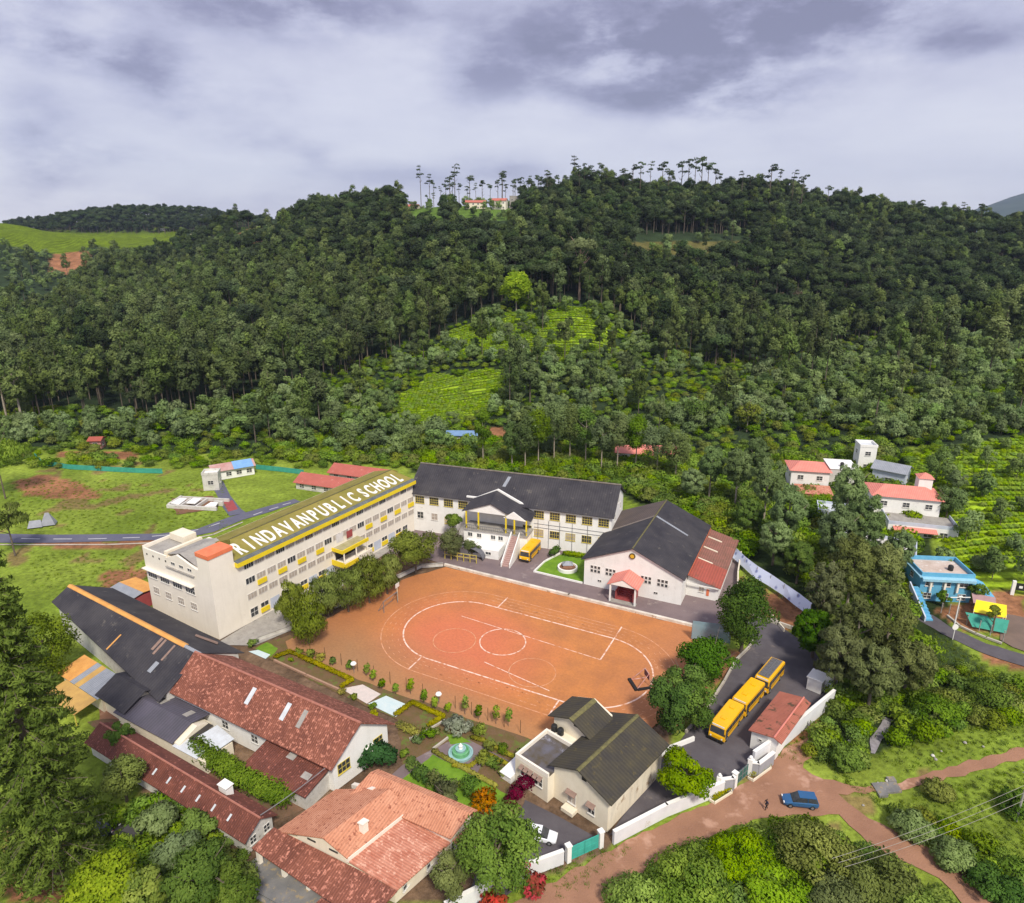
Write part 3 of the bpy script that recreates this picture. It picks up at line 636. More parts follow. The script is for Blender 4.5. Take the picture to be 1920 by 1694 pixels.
paving = M('court_paving', (.165,.125,.13), (.21,.16,.16), .25, .8, c3=(.27,.22,.21), t3=.60, s3=.3, bump=.2, bscale=6)
dirt = M('dirt_road', (.35,.185,.115), (.27,.14,.088), .22, .95, c3=(.46,.27,.19), t3=.60, s3=.15, bump=.5, bscale=5)
bluegrey = M('dark_blue_asphalt', (.10,.10,.15), (.13,.13,.17), .3, .8)
# clay field with its own colour zones
clay, t_, b_ = newmat('clay_field'); n_ = t_.nodes; l_ = t_.links
tcg = n_.new('ShaderNodeTexCoord'); sp_ = n_.new('ShaderNodeSeparateXYZ'); l_.new(tcg.outputs['Object'], sp_.inputs[0])
ngs = []
for s_ in (.045, .22, 2.2):
    a = n_.new('ShaderNodeTexNoise'); a.inputs['Scale'].default_value = s_; a.inputs['Detail'].default_value = 7; a.inputs['Roughness'].default_value = .6; l_.new(tcg.outputs['Object'], a.inputs[0]); ngs.append(a.outputs[0])
r1 = n_.new('ShaderNodeValToRGB'); r1.color_ramp.elements[0].position = .36; r1.color_ramp.elements[1].position = .64
r1.color_ramp.elements[0].color = lin(.53,.200,.055); r1.color_ramp.elements[1].color = lin(.42,.160,.052); l_.new(ngs[1], r1.inputs[0])
def mm(op, a, b=None, c=None, clamp=False):
    x = n_.new('ShaderNodeMath'); x.operation = op; x.use_clamp = clamp
    for i, v in enumerate((a, b, c)):
        if v is None: continue
        if isinstance(v, (int, float)): x.inputs[i].default_value = v
        else: l_.new(v, x.inputs[i])
    return x.outputs[0]
# pink-red court dressing laid round the left and middle circles
def blobf(x0, y0, rx, ry, soft):
    a = mm('DIVIDE', mm('SUBTRACT', sp_.outputs[0], x0), rx); b = mm('DIVIDE', mm('SUBTRACT', sp_.outputs[1], y0), ry)
    d = mm('SQRT', mm('ADD', mm('MULTIPLY', a, a), mm('MULTIPLY', b, b)))
    d = mm('ADD', d, mm('MULTIPLY', mm('SUBTRACT', ngs[0], .5), 1.2)); d = mm('ADD', d, mm('MULTIPLY', mm('SUBTRACT', ngs[1], .5), .5))
    x = n_.new('ShaderNodeMapRange'); x.inputs[1].default_value = 1+soft; x.inputs[2].default_value = 1-soft; l_.new(d, x.inputs[0]); return x.outputs[0]
def mixc(f, a, c, fac=None):
    x = n_.new('ShaderNodeMix'); x.data_type = 'RGBA'; l_.new(f if fac is None else mm('MULTIPLY', f, fac), x.inputs[0]); l_.new(a, x.inputs[6]); x.inputs[7].default_value = lin(*c); return x.outputs[2]
cc = mixc(blobf(39, 19, 13, 11, .55), r1.outputs[0], (.60,.155,.078), .7)
cc = mixc(blobf(17, 6, 22, 8, .6), cc, (.30,.17,.08), .75); cc = mixc(blobf(45, 1, 26, 4.5, .7), cc, (.34,.19,.09), .8); cc = mixc(blobf(14, 26, 7, 16, .6), cc, (.36,.14,.055), .7)
cc = mixc(blobf(74, 22, 5, 22, .6), cc, (.42,.17,.08), .6)
sc = n_.new('ShaderNodeMapRange'); sc.inputs[3].default_value = .70; sc.inputs[4].default_value = 1.25; l_.new(ngs[2], sc.inputs[0])
vs_ = n_.new('ShaderNodeVectorMath'); vs_.operation = 'SCALE'; l_.new(cc, vs_.inputs[0]); l_.new(sc.outputs[0], vs_.inputs['Scale']); l_.new(vs_.outputs[0], b_.inputs['Base Color']); b_.inputs['Roughness'].default_value = .85
bp = n_.new('ShaderNodeBump'); bp.inputs['Strength'].default_value = .25; bp.inputs['Distance'].default_value = .1; l_.new(ngs[2], bp.inputs['Height']); l_.new(bp.outputs[0], b_.inputs['Normal'])
def cstruct(name, mb, m):       # structure given in campus coordinates
    o = struct(name, mb.mesh(name, m)); o.location = CW(0,0,0); o.rotation_euler = (0,0,CROT); return o
def csheet(name, pts, z, m):
    b = MB(); bm = bmesh.new(); vs = [bm.verts.new((p[0], p[1], z)) for p in pts]; f = bm.faces.new(vs)
    if f.normal.z < 0: f.normal_flip()
    bmesh.ops.triangulate(bm, faces=bm.faces[:]); me = bpy.data.meshes.new(name); bm.to_mesh(me); bm.free(); me.materials.append(m)
    o = struct(name, me); o.location = CW(0,0,0); o.rotation_euler = (0,0,CROT); return o
csheet('sports_field', jag([(11,5),(15,2.2),(40,2.0),(62,2.0),(73,4),(76,14),(79.5,30),(79,42.3),(60,42.3),(21,42.3),(15.5,32)], .25, 2.0, 4), .012, clay)
# white track and court markings (worn): thin ribbons
chalk, t2_, b2_ = newmat('worn_chalk_line'); 
b2_.inputs['Base Color'].default_value = lin(.74,.52,.42); b2_.inputs['Roughness'].default_value = .9
nz = t2_.nodes.new('ShaderNodeTexNoise'); nz.inputs['Scale'].default_value = 1.2; nz.inputs['Detail'].default_value = 6
tcx = t2_.nodes.new('ShaderNodeTexCoord'); t2_.links.new(tcx.outputs['Object'], nz.inputs[0])
rr_ = t2_.nodes.new('ShaderNodeValToRGB'); rr_.color_ramp.elements[0].position = .34; rr_.color_ramp.elements[1].position = .54; rr_.color_ramp.elements[0].color = lin(.50,.20,.085); rr_.color_ramp.elements[1].color = lin(.82,.60,.50); t2_.links.new(nz.outputs[0], rr_.inputs[0]); t2_.links.new(rr_.outputs[0], b2_.inputs['Base Color'])
faint = M('faint_chalk_line', (.50,.19,.07), (.68,.38,.24), 1.0, .9)
def ribbon(b, pts, w_, z, closed=False, mi=0, dash=None):
    pts = [Vector(p) for p in pts]; n = len(pts); rg_ = range(n if closed else n-1)
    for i in rg_:
        if dash and (i % dash[0]) >= dash[1]: continue
        a = pts[i]; c = pts[(i+1) % n]; d = (c-a).normalized(); m_ = Vector((-d.y, d.x))*w_/2
        b.add([(a.x-m_.x,a.y-m_.y,z),(c.x-m_.x,c.y-m_.y,z),(c.x+m_.x,c.y+m_.y,z),(a.x+m_.x,a.y+m_.y,z)], [(0,1,2,3)], mi)
def stadium(x0, x1, yc, r, n=40, rx=1.0):
    o_ = []
    for i in range(n+1): a = -math.pi/2+math.pi*i/n; o_.append((x1+r*rx*math.cos(a), yc+r*math.sin(a)))
    for i in range(n+1): a = math.pi/2+math.pi*i/n; o_.append((x0+r*rx*math.cos(a), yc+r*math.sin(a)))
    return o_
def circ(x, y, r, n=40): return [(x+r*math.cos(6.2832*i/n), y+r*math.sin(6.2832*i/n)) for i in range(n)]
b = MB()
TY0, TY1 = 11.95, 32.2; TYC, TRI = (TY0+TY1)/2, (TY1-TY0)/2; TRO = TRI+4.0
ribbon(b, stadium(36.6, 62.4, TYC, TRI, 40), .26, .020, True, 0)
ribbon(b, stadium(36.6, 62.4, TYC, TRO, 40), .16, .020, True, 1)
for k in (1,2,3): ribbon(b, stadium(36.6, 62.4, TYC, TRI+k*1.0, 60), .09, .018, True, 1, (3,1))
for xx, ya, yb in ((39.2,TY1,36.5),(62.9,TY1-7.2,36.5),(35.2,7.9,TY0),(60.8,7.9,TY0)): ribbon(b, [(xx,ya),(xx,yb)], .24, .022)
ribbon(b, [(34.5,26.4),(62.9,25.0)], .14, .022, mi=0); ribbon(b, [(45.5,15.5),(58.5,13.4)], .16, .022)
ribbon(b, circ(45.5,22.3,4.1), .22, .022, True); ribbon(b, circ(37.6,18.8,3.8), .14, .022, True, 1); ribbon(b, circ(54.0,16.6,3.9), .14, .022, True, 1)
rgm = random.Random(5)
for k in range(150):      # short lane ticks between the two ovals
    s_ = rgm.random(); x = rgm.uniform(37, 63) if s_ < .75 else 0
    if s_ < .75: y = (TY1+rgm.choice((.8,1.8,2.8))) if rgm.random() < .5 else TY0-rgm.choice((.8,1.8,2.8))
    else:
        a = rgm.uniform(-1.4, 1.4); r = TRI+rgm.choice((.8,1.8,2.8)); x = 62.4+r*math.cos(a); y = TYC+r*math.sin(a)
    b.box(x-.25, x+.25, y-.05, y+.05, .014, .0225, 1)
cstruct('track_markings', b, [chalk, faint])
# courts, drives, roads
csheet('courtyard', [(12,44),(21,42.9),(79,42.9),(80.5,47),(82,56),(79.6,60),(78.6,66),(77.6,77),(70,77),(51,77),(51,63.5),(3,56.5),(1.4,40)], .006, paving)
csheet('driveway', [(79,43.2),(84.8,42.5),(84.7,40),(83.5,35),(82.8,28),(81.8,20),(80.2,13.5),(79.5,9),(78,1.5),(86,3),(88,6.5),(89.3,10.2),(93,17.8),(98.3,30),(98,38),(95,45),(89,50),(84.5,51),(80.2,47)], .009, asphalt)
flatsheet('back_yard', jag(px((185,1318),(250,1325),(345,1392),(470,1490),(440,1520),(330,1470),(260,1440),(200,1400)), .5, 1.5, 44), .005, MATS['dirt_road'])
csheet('side_yard', [(76.2,-8.6),(81.4,-2.4),(86.4,3.2),(80.6,8.5),(78.5,7)], .0065, asphalt)
csheet('service_path', [(0.6,-1.5),(7,1.5),(9.5,9),(5.9,30),(5.0,52),(1.2,50),(0.4,0)], .010, concrete)
flatsheet('villa_yard', [P(a,c).to_2d() for a,c in ((985,1500),(1045,1530),(1132,1578),(1116,1588),(1062,1612),(990,1650),(930,1694),(870,1700),(900,1620),(960,1560))], .008, asphalt)
csheet('garden_path', [(47,-10.5),(49,-6),(56.5,-3.8),(57,-8),(51.5,-11.5),(49,-15),(46.5,-15)], .008, paving)
csheet('rear_yard', jag([(0,-24),(12,-26.8),(38,-26.2),(42,-20),(36,-22.7),(20,-22.5),(6,-20.5)], .4, 1.5, 31), .008, M('yard_mud', (.23,.125,.08), (.13,.085,.05), .35, .95, c3=(.10,.13,.03), t3=.56, s3=.5, bump=.5, bscale=5))
csheet('villa_forecourt', [(40,-34),(59,-34),(62,-31),(42,-30.4)], .007, asphalt)
flatsheet('dirt_road', jag(px((960,1694),(1060,1640),(1145,1592),(1250,1540),(1340,1504),(1400,1466),(1440,1430),(1490,1392),(1525,1380),(1530,1400),(1505,1440),(1545,1462),(1620,1474),(1690,1468),(1750,1446),(1860,1416),(1960,1392),(1960,1412),(1860,1438),(1750,1468),(1690,1484),(1570,1490),(1610,1522),(1650,1545),(1720,1575),(1800,1630),(1870,1670),(1930,1720),(1830,1720),(1760,1650),(1690,1612),(1630,1585),(1575,1530),(1500,1530),(1430,1532),(1340,1562),(1230,1615),(1130,1694),(1110,1720),(930,1720)), .3, 1.2, 9), .010, dirt)
lr = px((-60,1000),(100,1003),(300,1001),(370,992),(430,970),(500,950),(552,936),(563,941),(500,962),(455,975),(400,998),(330,1012),(100,1018),(-60,1018))
flatsheet('road', lr, .010, bluegrey)
flatsheet('side_road', px((430,968),(418,952),(405,925),(392,905),(418,902),(432,930),(452,955),(462,962)), .014, bluegrey)
b = MB()
for (x0,y0),(x1,y1) in (((40,1010),(75,1011)),((100,1011),(135,1011)),((165,1011),(200,1010)),((230,1009),(262,1008)),((285,1006),(320,1003)),((345,1000),(372,993)),((392,988),(412,981)),((475,966),(492,960)),((505,956),(522,951)),((530,947),(545,943))):
    ribbon(b, px((x0,y0),(x1,y1)), .35, .018)
struct('road_markings', b.mesh('road_markings', M('road_paint', (.5,.5,.52), None, 2, .8)))
b = MB(); kerbm = M('kerb_concrete', (.52,.48,.42), (.42,.38,.32), .6, .9, c3=(.28,.24,.18), t3=.62)
def wallstrip(b, pts, th, z0, z1, mi=0, closed=False):
    pts = [Vector(p) for p in pts]; n = len(pts)
    for i in range(n if closed else n-1):
        a = pts[i]; c = pts[(i+1) % n]; d = (c-a).normalized(); m_ = Vector((-d.y, d.x))*th/2; e1 = d*th*.49
        a2 = a-(e1 if i > 0 else e1*0); 
        b.add([(a2.x-m_.x,a2.y-m_.y,z0),(c.x-m_.x,c.y-m_.y,z0),(c.x+m_.x,c.y+m_.y,z0),(a2.x+m_.x,a2.y+m_.y,z0),(a2.x-m_.x,a2.y-m_.y,z1),(c.x-m_.x,c.y-m_.y,z1),(c.x+m_.x,c.y+m_.y,z1),(a2.x+m_.x,a2.y+m_.y,z1)],
              [(3,2,1,0),(4,5,6,7),(0,1,5,4),(1,2,6,5),(2,3,7,6),(3,0,4,7)], mi)
wallstrip(b, px((0,1022),(200,1022),(330,1017),(400,1003),(455,980)), .3, 0, .14)
struct('road_kerb', b.mesh('road_kerb', kerbm))
flatsheet('hill_road', jag(px((1700,1128),(1740,1148),(1790,1180),(1850,1207),(1960,1240),(1960,1262),(1850,1228),(1780,1196),(1725,1164),(1690,1140)), .15, 1.5, 3), .010, asphalt)
flatsheet('yard', px((1880,1120),(1960,1110),(1960,1235),(1900,1214),(1875,1200)), .006, M('yard_earth', (.15,.11,.09), (.20,.14,.11), .3, .95))
flatsheet('stream', jag(px((1655,1345),(1674,1350),(1668,1372),(1650,1392),(1640,1415),(1632,1412),(1634,1385),(1645,1365)), .2, .8, 2), .012, M('stream_water', (.20,.18,.19), (.32,.30,.32), 1.2, .25))

# ================================================================ boundary kerbs and walls
def wall_thing(name, label, pts, th, h, m, cat='wall', z0=0, cap=None, group=None):
    pts = [Vector(p) for p in pts]; b = MB(); wallstrip(b, pts, th, z0, h)
    if cap is None: return single(name, b, m, label, cat, group=group)
    t = thing(name, label, cat, (pts[0].x, pts[0].y, 0)); off = pts[0]
    b = MB(); wallstrip(b, [p-off for p in pts], th, z0, h); part('wall', b, m, t)
    c = MB(); wallstrip(c, [p-off for p in pts], th+.12, h, h+.10); part('coping', c, cap, t); return t
wall_thing('field_kerb', 'long whitewashed kerb wall between the clay field and the paved court', cw((20.6,42.6),(50,42.5),(80,42.6)), .6, .5, M('whitewashed_kerb', (.76,.70,.62), (.52,.46,.38), .5, .9, c3=(.36,.26,.17), t3=.60), 'kerb')
wall_thing('retaining_wall', 'low pale retaining wall behind the drooping trees beside the yellow block', cw((6.3,3),(8.8,8.6),(14.6,31.9),(16.5,39.4),(20.4,42.3)), .35, .7, grime, cap=concrete)
wm = M('white_boundary_wall', (.74,.74,.76), (.66,.66,.68), .5, .9, c3=(.50,.42,.34), t3=.66, s3=.4)
wall_thing('boundary_wall', 'white boundary wall along the dirt road below the green gate', cw((64,-26.5),(69,-19),(72.7,-14.7)), .35, 1.9, wm, cap=white)
wall_thing('boundary_wall', 'long white boundary wall along the dirt road below the cream house', cw((77.0,-9.6),(81.6,-2.6),(85.8,2.6),(87.2,4.4)), .35, 1.9, wm, cap=white)
wall_thing('boundary_wall', 'white boundary wall behind the red-roofed gatehouse, stepping up to the stream', cw((89.9,10.8),(93.4,17.6),(98.9,30.2)), .35, 2.6, wm, cap=white)
wall_thing('driveway_kerb', 'pale curved kerb on the outer side of the bus driveway', cw((81.8,52.4),(86.5,50.8),(91,49.8),(95.6,46.4),(98.2,41),(98.7,37)), .35, .7, kerbm, 'kerb')
wall_thing('driveway_kerb', 'double stone kerb beside the buses on the field side', cw((85.2,42.4),(85.0,40),(83.6,35),(82.9,28),(81.8,20),(80.2,13.5)), .3, .5, kerbm, 'kerb')
wall_thing('driveway_kerb', 'white kerb between the buses and the light green tree', cw((81.6,12.5),(78.6,8.5),(77.6,5.0),(78.4,1.8)), .3, .7, white, 'kerb')
wall_thing('garden_wall', 'thin pale wall behind the hall beside the long cloth', cw((77.6,76),(78.6,66),(79.6,60)), .25, 1.6, cream2)
# gates
def gate(name, label, a, c, h, m, leaves=2):
    a = CW(*a); c = CW(*c); d = c-a; L_ = d.length; t = thing(name, label, 'gate', (a.x,a.y,0), math.atan2(d.y, d.x))
    for k in range(leaves):
        x0, x1 = L_*k/leaves+.06, L_*(k+1)/leaves-.06; b = MB(); b.box(x0, x1, -.03, .03, .12, h); part('leaf', b, m, t)
        f = MB()
        for z in (.15, h*.5, h-.05): f.box(x0, x1, -.06, .06, z-.04, z+.04)
        for x in (x0, (x0+x1)/2, x1): f.box(x-.04, x+.04, -.055, .055, .1, h+.05)
        part('gate_frame', f, teal if m is teal else rail, t)
    for x in (-.3, L_+.3): b = MB(); b.box(x-.28, x+.28, -.28, .28, 0, h+.35); b.box(x-.36, x+.36, -.36, .36, h+.352, h+.5); part('post', b, white, t)
    return t
gate('steel_gate', 'turquoise sheet gate in the white wall beside the corner of the cream house', (73.3,-14.0), (75.6,-10.9), 2.0, teal)
gate('steel_gate', 'dark green driveway gate between two flared white entrance walls', (88.4,6.4), (89.6,9.2), 1.9, M('dark_green_paint', (.03,.14,.11), (.03,.11,.09), 2, .5))
for (lb, a, c, e2) in (('left flared grey entrance wall with a small white pillar by the green driveway gate', (86.6,4.2),(88.2,5.4),(88.3,6.3)), ('right flared grey entrance wall with white edging by the green driveway gate', (89.7,9.3),(90.8,9.6),(92.3,12.7))):
    t = thing('entrance_wall', lb, 'wall', CW(*a), CROT); b = MB(); o0 = Vector(a); wallstrip(b, [Vector(a)-o0, Vector(c)-o0, Vector(e2)-o0], .3, 0, 2.0); part('wall', b, M('grey_wall_'+lb[:4], (.34,.34,.37), (.28,.28,.30), .7, .9), t)
    b = MB(); wallstrip(b, [Vector(a)-o0, Vector(c)-o0, Vector(e2)-o0], .5, 2.0, 2.15); part('coping', b, white, t)
    b = MB(); b.box(-.3, .3, -.3, .3, 0, 2.6); b.lathe((0,0,2.6), [(.1,0),(.22,.1),(.25,.25),(.15,.42),(.02,.48)], 10); part('pillar', b, white, t)
# ================================================================ buildings
def bld(name, label, x, y, rot, cat='building', group=None):      # x, y in campus coordinates, rot in degrees relative to it
    return thing(name, label, cat, CW(x, y, 0), CROT+R_(rot), group)
def wallpart(t, mb, m, label=None, name='wall'): return part(name, mb, m, t, label=label)
HP = math.pi/2
# ---- yellow four-storey school block -----------------------------------------------------------
Y = bld('school_block', 'long cream four-storey block with yellow eaves and big white letters on its mossy roof', 0, 0, -4.3)
L_ = 55.2
b = MB(); b.box(-12, 0, 4.91, L_, 0, 13.1); b.box(-12.4, -3.9, 5.3, 9, 13.1, 13.6); part('wall', b, cream, Y)
b = MB(); b.box(-19.7, -3.31, 0, 8, 0, 12.9)
b.add([(-12.6,-.02,12.9),(-4.0,-.02,12.9),(-9.2,-.02,14.4),(-12.6,.35,12.9),(-4.0,.35,12.9),(-9.2,.35,14.4)], [(0,1,2),(5,4,3),(0,3,4,1),(1,4,5,2),(2,5,3,0)])
b.box(-19.7, -19.4, 0.0, 8, 12.9, 13.7); b.box(-19.4, -12.6, .0, .3, 12.9, 13.3); part('end_wing', b, cream, Y)
b = MB(); b.box(-3.3, 0, 0, 4.9, 0, 15.7); part('tower', b, cream, Y)
b = MB(); b.box(-3.42, .12, -.12, 5.0, 15.7, 16.45); part('tower_cap', b, orange, Y)
b = MB(); b.slab([(-19.3,.4,13.0),(-13,.4,13.0),(-13,7.6,13.3),(-19.3,7.6,13.3)], .1); part('terrace_slab', b, concrete, Y)
b = MB(); b.box(-13.6, -12.9, .4, 7.9, 12.9, 13.9); b.box(-18.6, -14.5, 5, 7.8, 13.3, 14.6); part('stair_head', b, cream2, Y)
b = MB(); b.slab([(-12.8,.6,13.5),(-9.0,.6,14.5),(-9.0,8.2,14.5),(-12.8,8.2,13.5)], .12); b.slab([(-8.99,.6,14.5),(-4.0,.6,12.95),(-4.0,8.2,12.95),(-8.99,8.2,14.5)], .12); part('sheet_roof', b, concrete, Y)
# roof: dark lower strip, mossy upper strip, back pitch
b = MB(); b.slab([(.75,5.1,13.1),(.75,L_+.4,13.1),(-.2,L_+.4,13.34),(-.2,5.1,13.34)], .12); part('roof', b, M('dark_gutter_roof', (.10,.11,.12), (.16,.17,.16), .5, .7, c3=(.20,.26,.24), t3=.58, wave=('X',.4,0,.2)), Y)
b = MB(); b.slab([(-.21,5.1,13.36),(-.21,L_+.2,13.36),(-5.3,L_-1.2,15.1),(-5.3,8.4,15.1)], .1)
b.slab([(-5.31,8.4,15.1),(-5.31,L_-1.2,15.1),(-12.3,L_+.2,13.0),(-12.3,5.6,13.0)], .1)
b.add([(-.21,5.1,13.3),(-12.3,5.6,12.95),(-5.3,8.4,15.05)], [(0,1,2),(2,1,0)]); b.add([(-.21,L_+.2,13.3),(-12.3,L_+.2,12.95),(-5.3,L_-1.2,15.05)], [(0,1,2),(2,1,0)]); part('roof', b, yelgreen, Y, label='mossy olive upper roof carrying the letters')
b = MB(); b.box(.0, .82, 5.0, L_+.42, 12.2, 13.02); b.box(.02, .60, 22, 34, 12.0, 12.2); part('fascia', b, yellow, Y)
b = MB(); b.box(-5.42, -5.18, 8.5, L_-1.2, 15.05, 15.2); part('ridge_cap', b, moss_edge, Y)
# letters
txt = 'RINDAVANPUBLIC SCHOOL'
slope = math.atan2(1.74, 5.09); ypos = 7.8
pitch = (L_-2.8-7.8)/(len(txt)-1-.7)
lw = M('letter_white', (.82,.80,.74), (.70,.68,.62), 1.5, .7)
for i, ch in enumerate(txt):
    if ch != ' ':
        cu_ = bpy.data.curves.new('letter', 'FONT'); cu_.body = ch; cu_.size = 4.75; cu_.extrude = .05; cu_.align_x = 'CENTER'; cu_.offset = .13
        to = bpy.data.objects.new('tmp', cu_); col.objects.link(to); dg = bpy.context.evaluated_depsgraph_get()
        me = bpy.data.meshes.new_from_object(to.evaluated_get(dg)); me.name = 'letter'; bpy.data.objects.remove(to); me.materials.clear(); me.materials.append(lw)
        o = obj('letter', me, Y)
        o.matrix_local = Matrix.Translation((-.75, ypos, 13.62)) @ Matrix(((0,-math.cos(slope),math.sin(slope),0),(.56,0,0,0),(0,math.sin(slope),math.cos(slope),0),(0,0,0,1)))
        o['label'] = 'white roof letter ' + ch
        ypos += pitch
    else: ypos += pitch*.3
# windows of the long side: four rows of bays
bay = (L_-6.4)/20
for k in range(20):
    yy = 6.6+bay*(k+.5)
    window(Y, .0, yy, 11.45, HP, 1.95, 1.15, 4, 1, gm=(curtain, dark, curtain)[(k*7+1) % 3], sill=False)
    window(Y, .0, yy, 8.35, HP, 1.95, 1.15, 3, 1, gm=curtain if (k*5) % 4 else dark, sill=False)
    if k not in (9, 10, 11): window(Y, .0, yy, 5.15, HP, 1.95, 1.15, 3, 1, gm=curtain, sill=False)
    if k in (0,12,18): window(Y, .0, yy, 1.75, HP, 1.6, 1.7, 2, 2, gm=dark, sill=False)
    if k % 2 == 1 and k not in (9, 11): b = MB(); b.box(.05, .30, yy-1.0, yy+1.0, 6.70, 7.62); part('yellow_panel', b, yellow, Y)
    if k in (1,3,5,7,13,15,17): b = MB(); b.box(.05, .28, yy-1.0, yy+.9, .75, 1.65); part('yellow_panel', b, yellow, Y); window(Y, .0, yy, 2.2, HP, 1.7, .9, 2, 1, gm=dark, sill=False)
for k in (2,4,6,8,14,16): b = MB(); yy = 6.6+bay*(k+.5); b.box(.02, .05, yy-1.1, yy+1.1, .5, 2.6); part('wall_panel', b, palewall, Y)
# central balcony and porch
yb = 6.6+bay*10.5
b = MB(); b.box(.03, 2.9, yb-3.9, yb+3.6, 6.0, 6.25); part('canopy', b, M('dirty_canopy_top', (.30,.27,.12), (.40,.36,.22), .8, .9), Y)
b = MB(); b.box(2.9, 3.15, yb-4.1, yb+3.8, 5.75, 6.5); b.box(.03, 2.9, yb-4.1, yb-3.9, 5.75, 6.5); part('fascia', b, yellow, Y)
b = MB(); b.box(.03, 3.6, yb-4.2, yb+4.2, 2.9, 3.15); b.box(3.4, 3.6, yb-4.2, yb+4.2, 3.15, 3.9); b.box(.03, 3.4, yb+4.0, yb+4.2, 3.15, 3.9); part('balcony', b, cream, Y)
b = MB(); b.box(3.61, 3.75, yb-4.2, yb-.2, 2.7, 3.6); b.box(.03, 3.61, yb-4.35, yb-4.2, 2.7, 3.9); part('fascia', b, yellow, Y)
for yy in (yb-3.6, yb, yb+3.4): b = MB(); b.tube((3.0,yy,0), (3.0,yy,5.8), .16, n=8); part('column', b, cream, Y)
b = MB(); b.box(.02, .06, yb-3.2, yb+3, 3.2, 5.6); part('doorway', b, darkvoid, Y)
b = MB(); b.box(.02, .07, yb-2.6, yb-.6, 6.9, 8.8); part('doorway', b, M('pale_board', (.75,.72,.72), None, 1, .6), Y)
b = MB(); b.box(.3, .36, yb+.2, yb+1.9, 7.0, 8.6); part('notice_board', b, maroon, Y)
# end wall openings
for k in range(4):
    window(Y, -17.8+k*3.75, 0, 8.2, 0, 2.6, 1.45, 4, 2, gm=dark)
    window(Y, -17.4+k*3.75, 0, 4.9, 0, 1.7, 1.3, 3, 2, gm=curtain)
b = MB(); b.box(-19.9, -5.1, -.75, 0.0, 9.15, 9.3); part('sunshade', b, cream, Y)
b = MB(); b.box(-12.6, -4.6, -.35, -.0, 11.3, 11.42); part('ledge', b, concrete, Y)
for k in range(3): window(Y, -10.6+k*2.4, 0, 12.3, 0, 1.1, .5, 2, 1, sill=False)
for k in range(4): b = MB(); b.box(-18.7+k*1.9, -18.35+k*1.9, -.04, .04, 12.05, 12.4); part('vent', b, darkvoid, Y)
# red and ochre lean-to behind the end wing
t = thing('lean_to', 'ochre and grey lean-to roof tucked behind the end wall of the cream block', 'shed', P(262,1125), CROT-R_(4.3))
b = MB(); b.box(-3.2, 4.0, -4.2, 1.4, 0, 2.9); part('wall', b, maroon, t)
b = MB(); b.slab([(-3.6,-1.4,3.6),(4.3,-1.4,3.6),(4.3,1.9,3.2),(-3.6,1.9,3.2)], .1); part('roof', b, ridge_orange, t)
b = MB(); b.slab([(-3.6,-4.6,3.0),(4.3,-4.6,3.0),(4.3,-1.41,3.58),(-3.6,-1.41,3.58)], .1); part('roof', b, steel, t, label='grey sheet lower roof')

# ---- black-roofed workshop and red-tiled hall in line ------------------------------------------
T = bld('tiled_hall', 'long hall with a worn red-brown tiled roof, skylights and a white gable', 43.5, -14.0, -2.4)
# local: x -33..0 (towards the left end), ridge along x
b = MB(); b.gable(-33, 0, -4.3, 5.0, 0, 4.6, 8.0, 'x', rp=0); part('wall', b, white, T)
b = MB(); b.roof(-33.2, .7, -5.1, 5.8, 4.35, 8.25, 'x', .16, rp=0); part('roof', b, tile, T)
b = MB(); b.tube((-33,0,8.3), (.7,0,8.3), .17, n=6); part('ridge_cap', b, M('tile_ridge', (.42,.18,.13), (.34,.13,.10), 1.5, .9), T)
for k, (xx, mm_, w2) in enumerate(((-19.2, pale_sheet, 1.9), (-12.3, pale_sheet, 1.9), (-9.2, concrete, 1.9))):
    b = MB(); zf = lambda y_: 8.25+(y_/5.1)*3.9+.07
    b.slab([(xx,-2.9,zf(-2.9)),(xx+.75,-2.9,zf(-2.9)),(xx+.75,-2.9+w2,zf(-2.9+w2)),(xx,-2.9+w2,zf(-2.9+w2))], .05); part('skylight', b, mm_, T)
for yy, zz_, ww, hh_ in ((-2.6,2.9,1.9,1.5),(3.2,2.9,1.5,1.3)): window(T, 0, yy, zz_, HP, ww, hh_, 3, 2, fm=frame_y)
b = MB(); b.slab([(.02,.9,3.3),(2.3,.9,2.6),(2.3,2.3,2.6),(.02,2.3,3.3)], .08); part('porch_roof', b, white, T)
b = MB(); b.box(.02,.08,1.1,2.1,0,2.3); part('door', b, wood, T)
for k in range(5): window(T, -4-k*6, -4.3, 2.3, 0, 1.2, 1.2, 2, 2)
K = bld('workshop', 'black sheet-roofed workshop with an orange ridge strip beside the tree at the left edge', 10.7, -12.0, -6.0)
b = MB(); b.gable(-38.5, 0.3, -6.2, 6.2, 0, 4.4, 7.7, 'x'); part('wall', b, grime, K)
b = MB(); b.roof(-39.2, .5, -7.6, 7.2, 3.9, 7.9, 'x', .14, rp=0); part('roof', b, black_roof, K)
b = MB(); b.slab([(-39.2,-.45,7.76),(-3.5,-.45,7.76),(-3.5,0,8.03),(-39.2,0,8.03)], .1); b.slab([(-39.2,.004,8.03),(-3.5,.004,8.03),(-3.5,.45,7.8),(-39.2,.45,7.8)], .1); part('ridge_cap', b, ridge_orange, K)
b = MB(); b.slab([(-3.49,-.4,7.8),(.5,-.4,7.8),(.5,0,8.03),(-3.49,0,8.03)], .1); part('ridge_cap', b, steel, K)
zf = lambda y_: 7.9+y_/7.6*4.0+.05
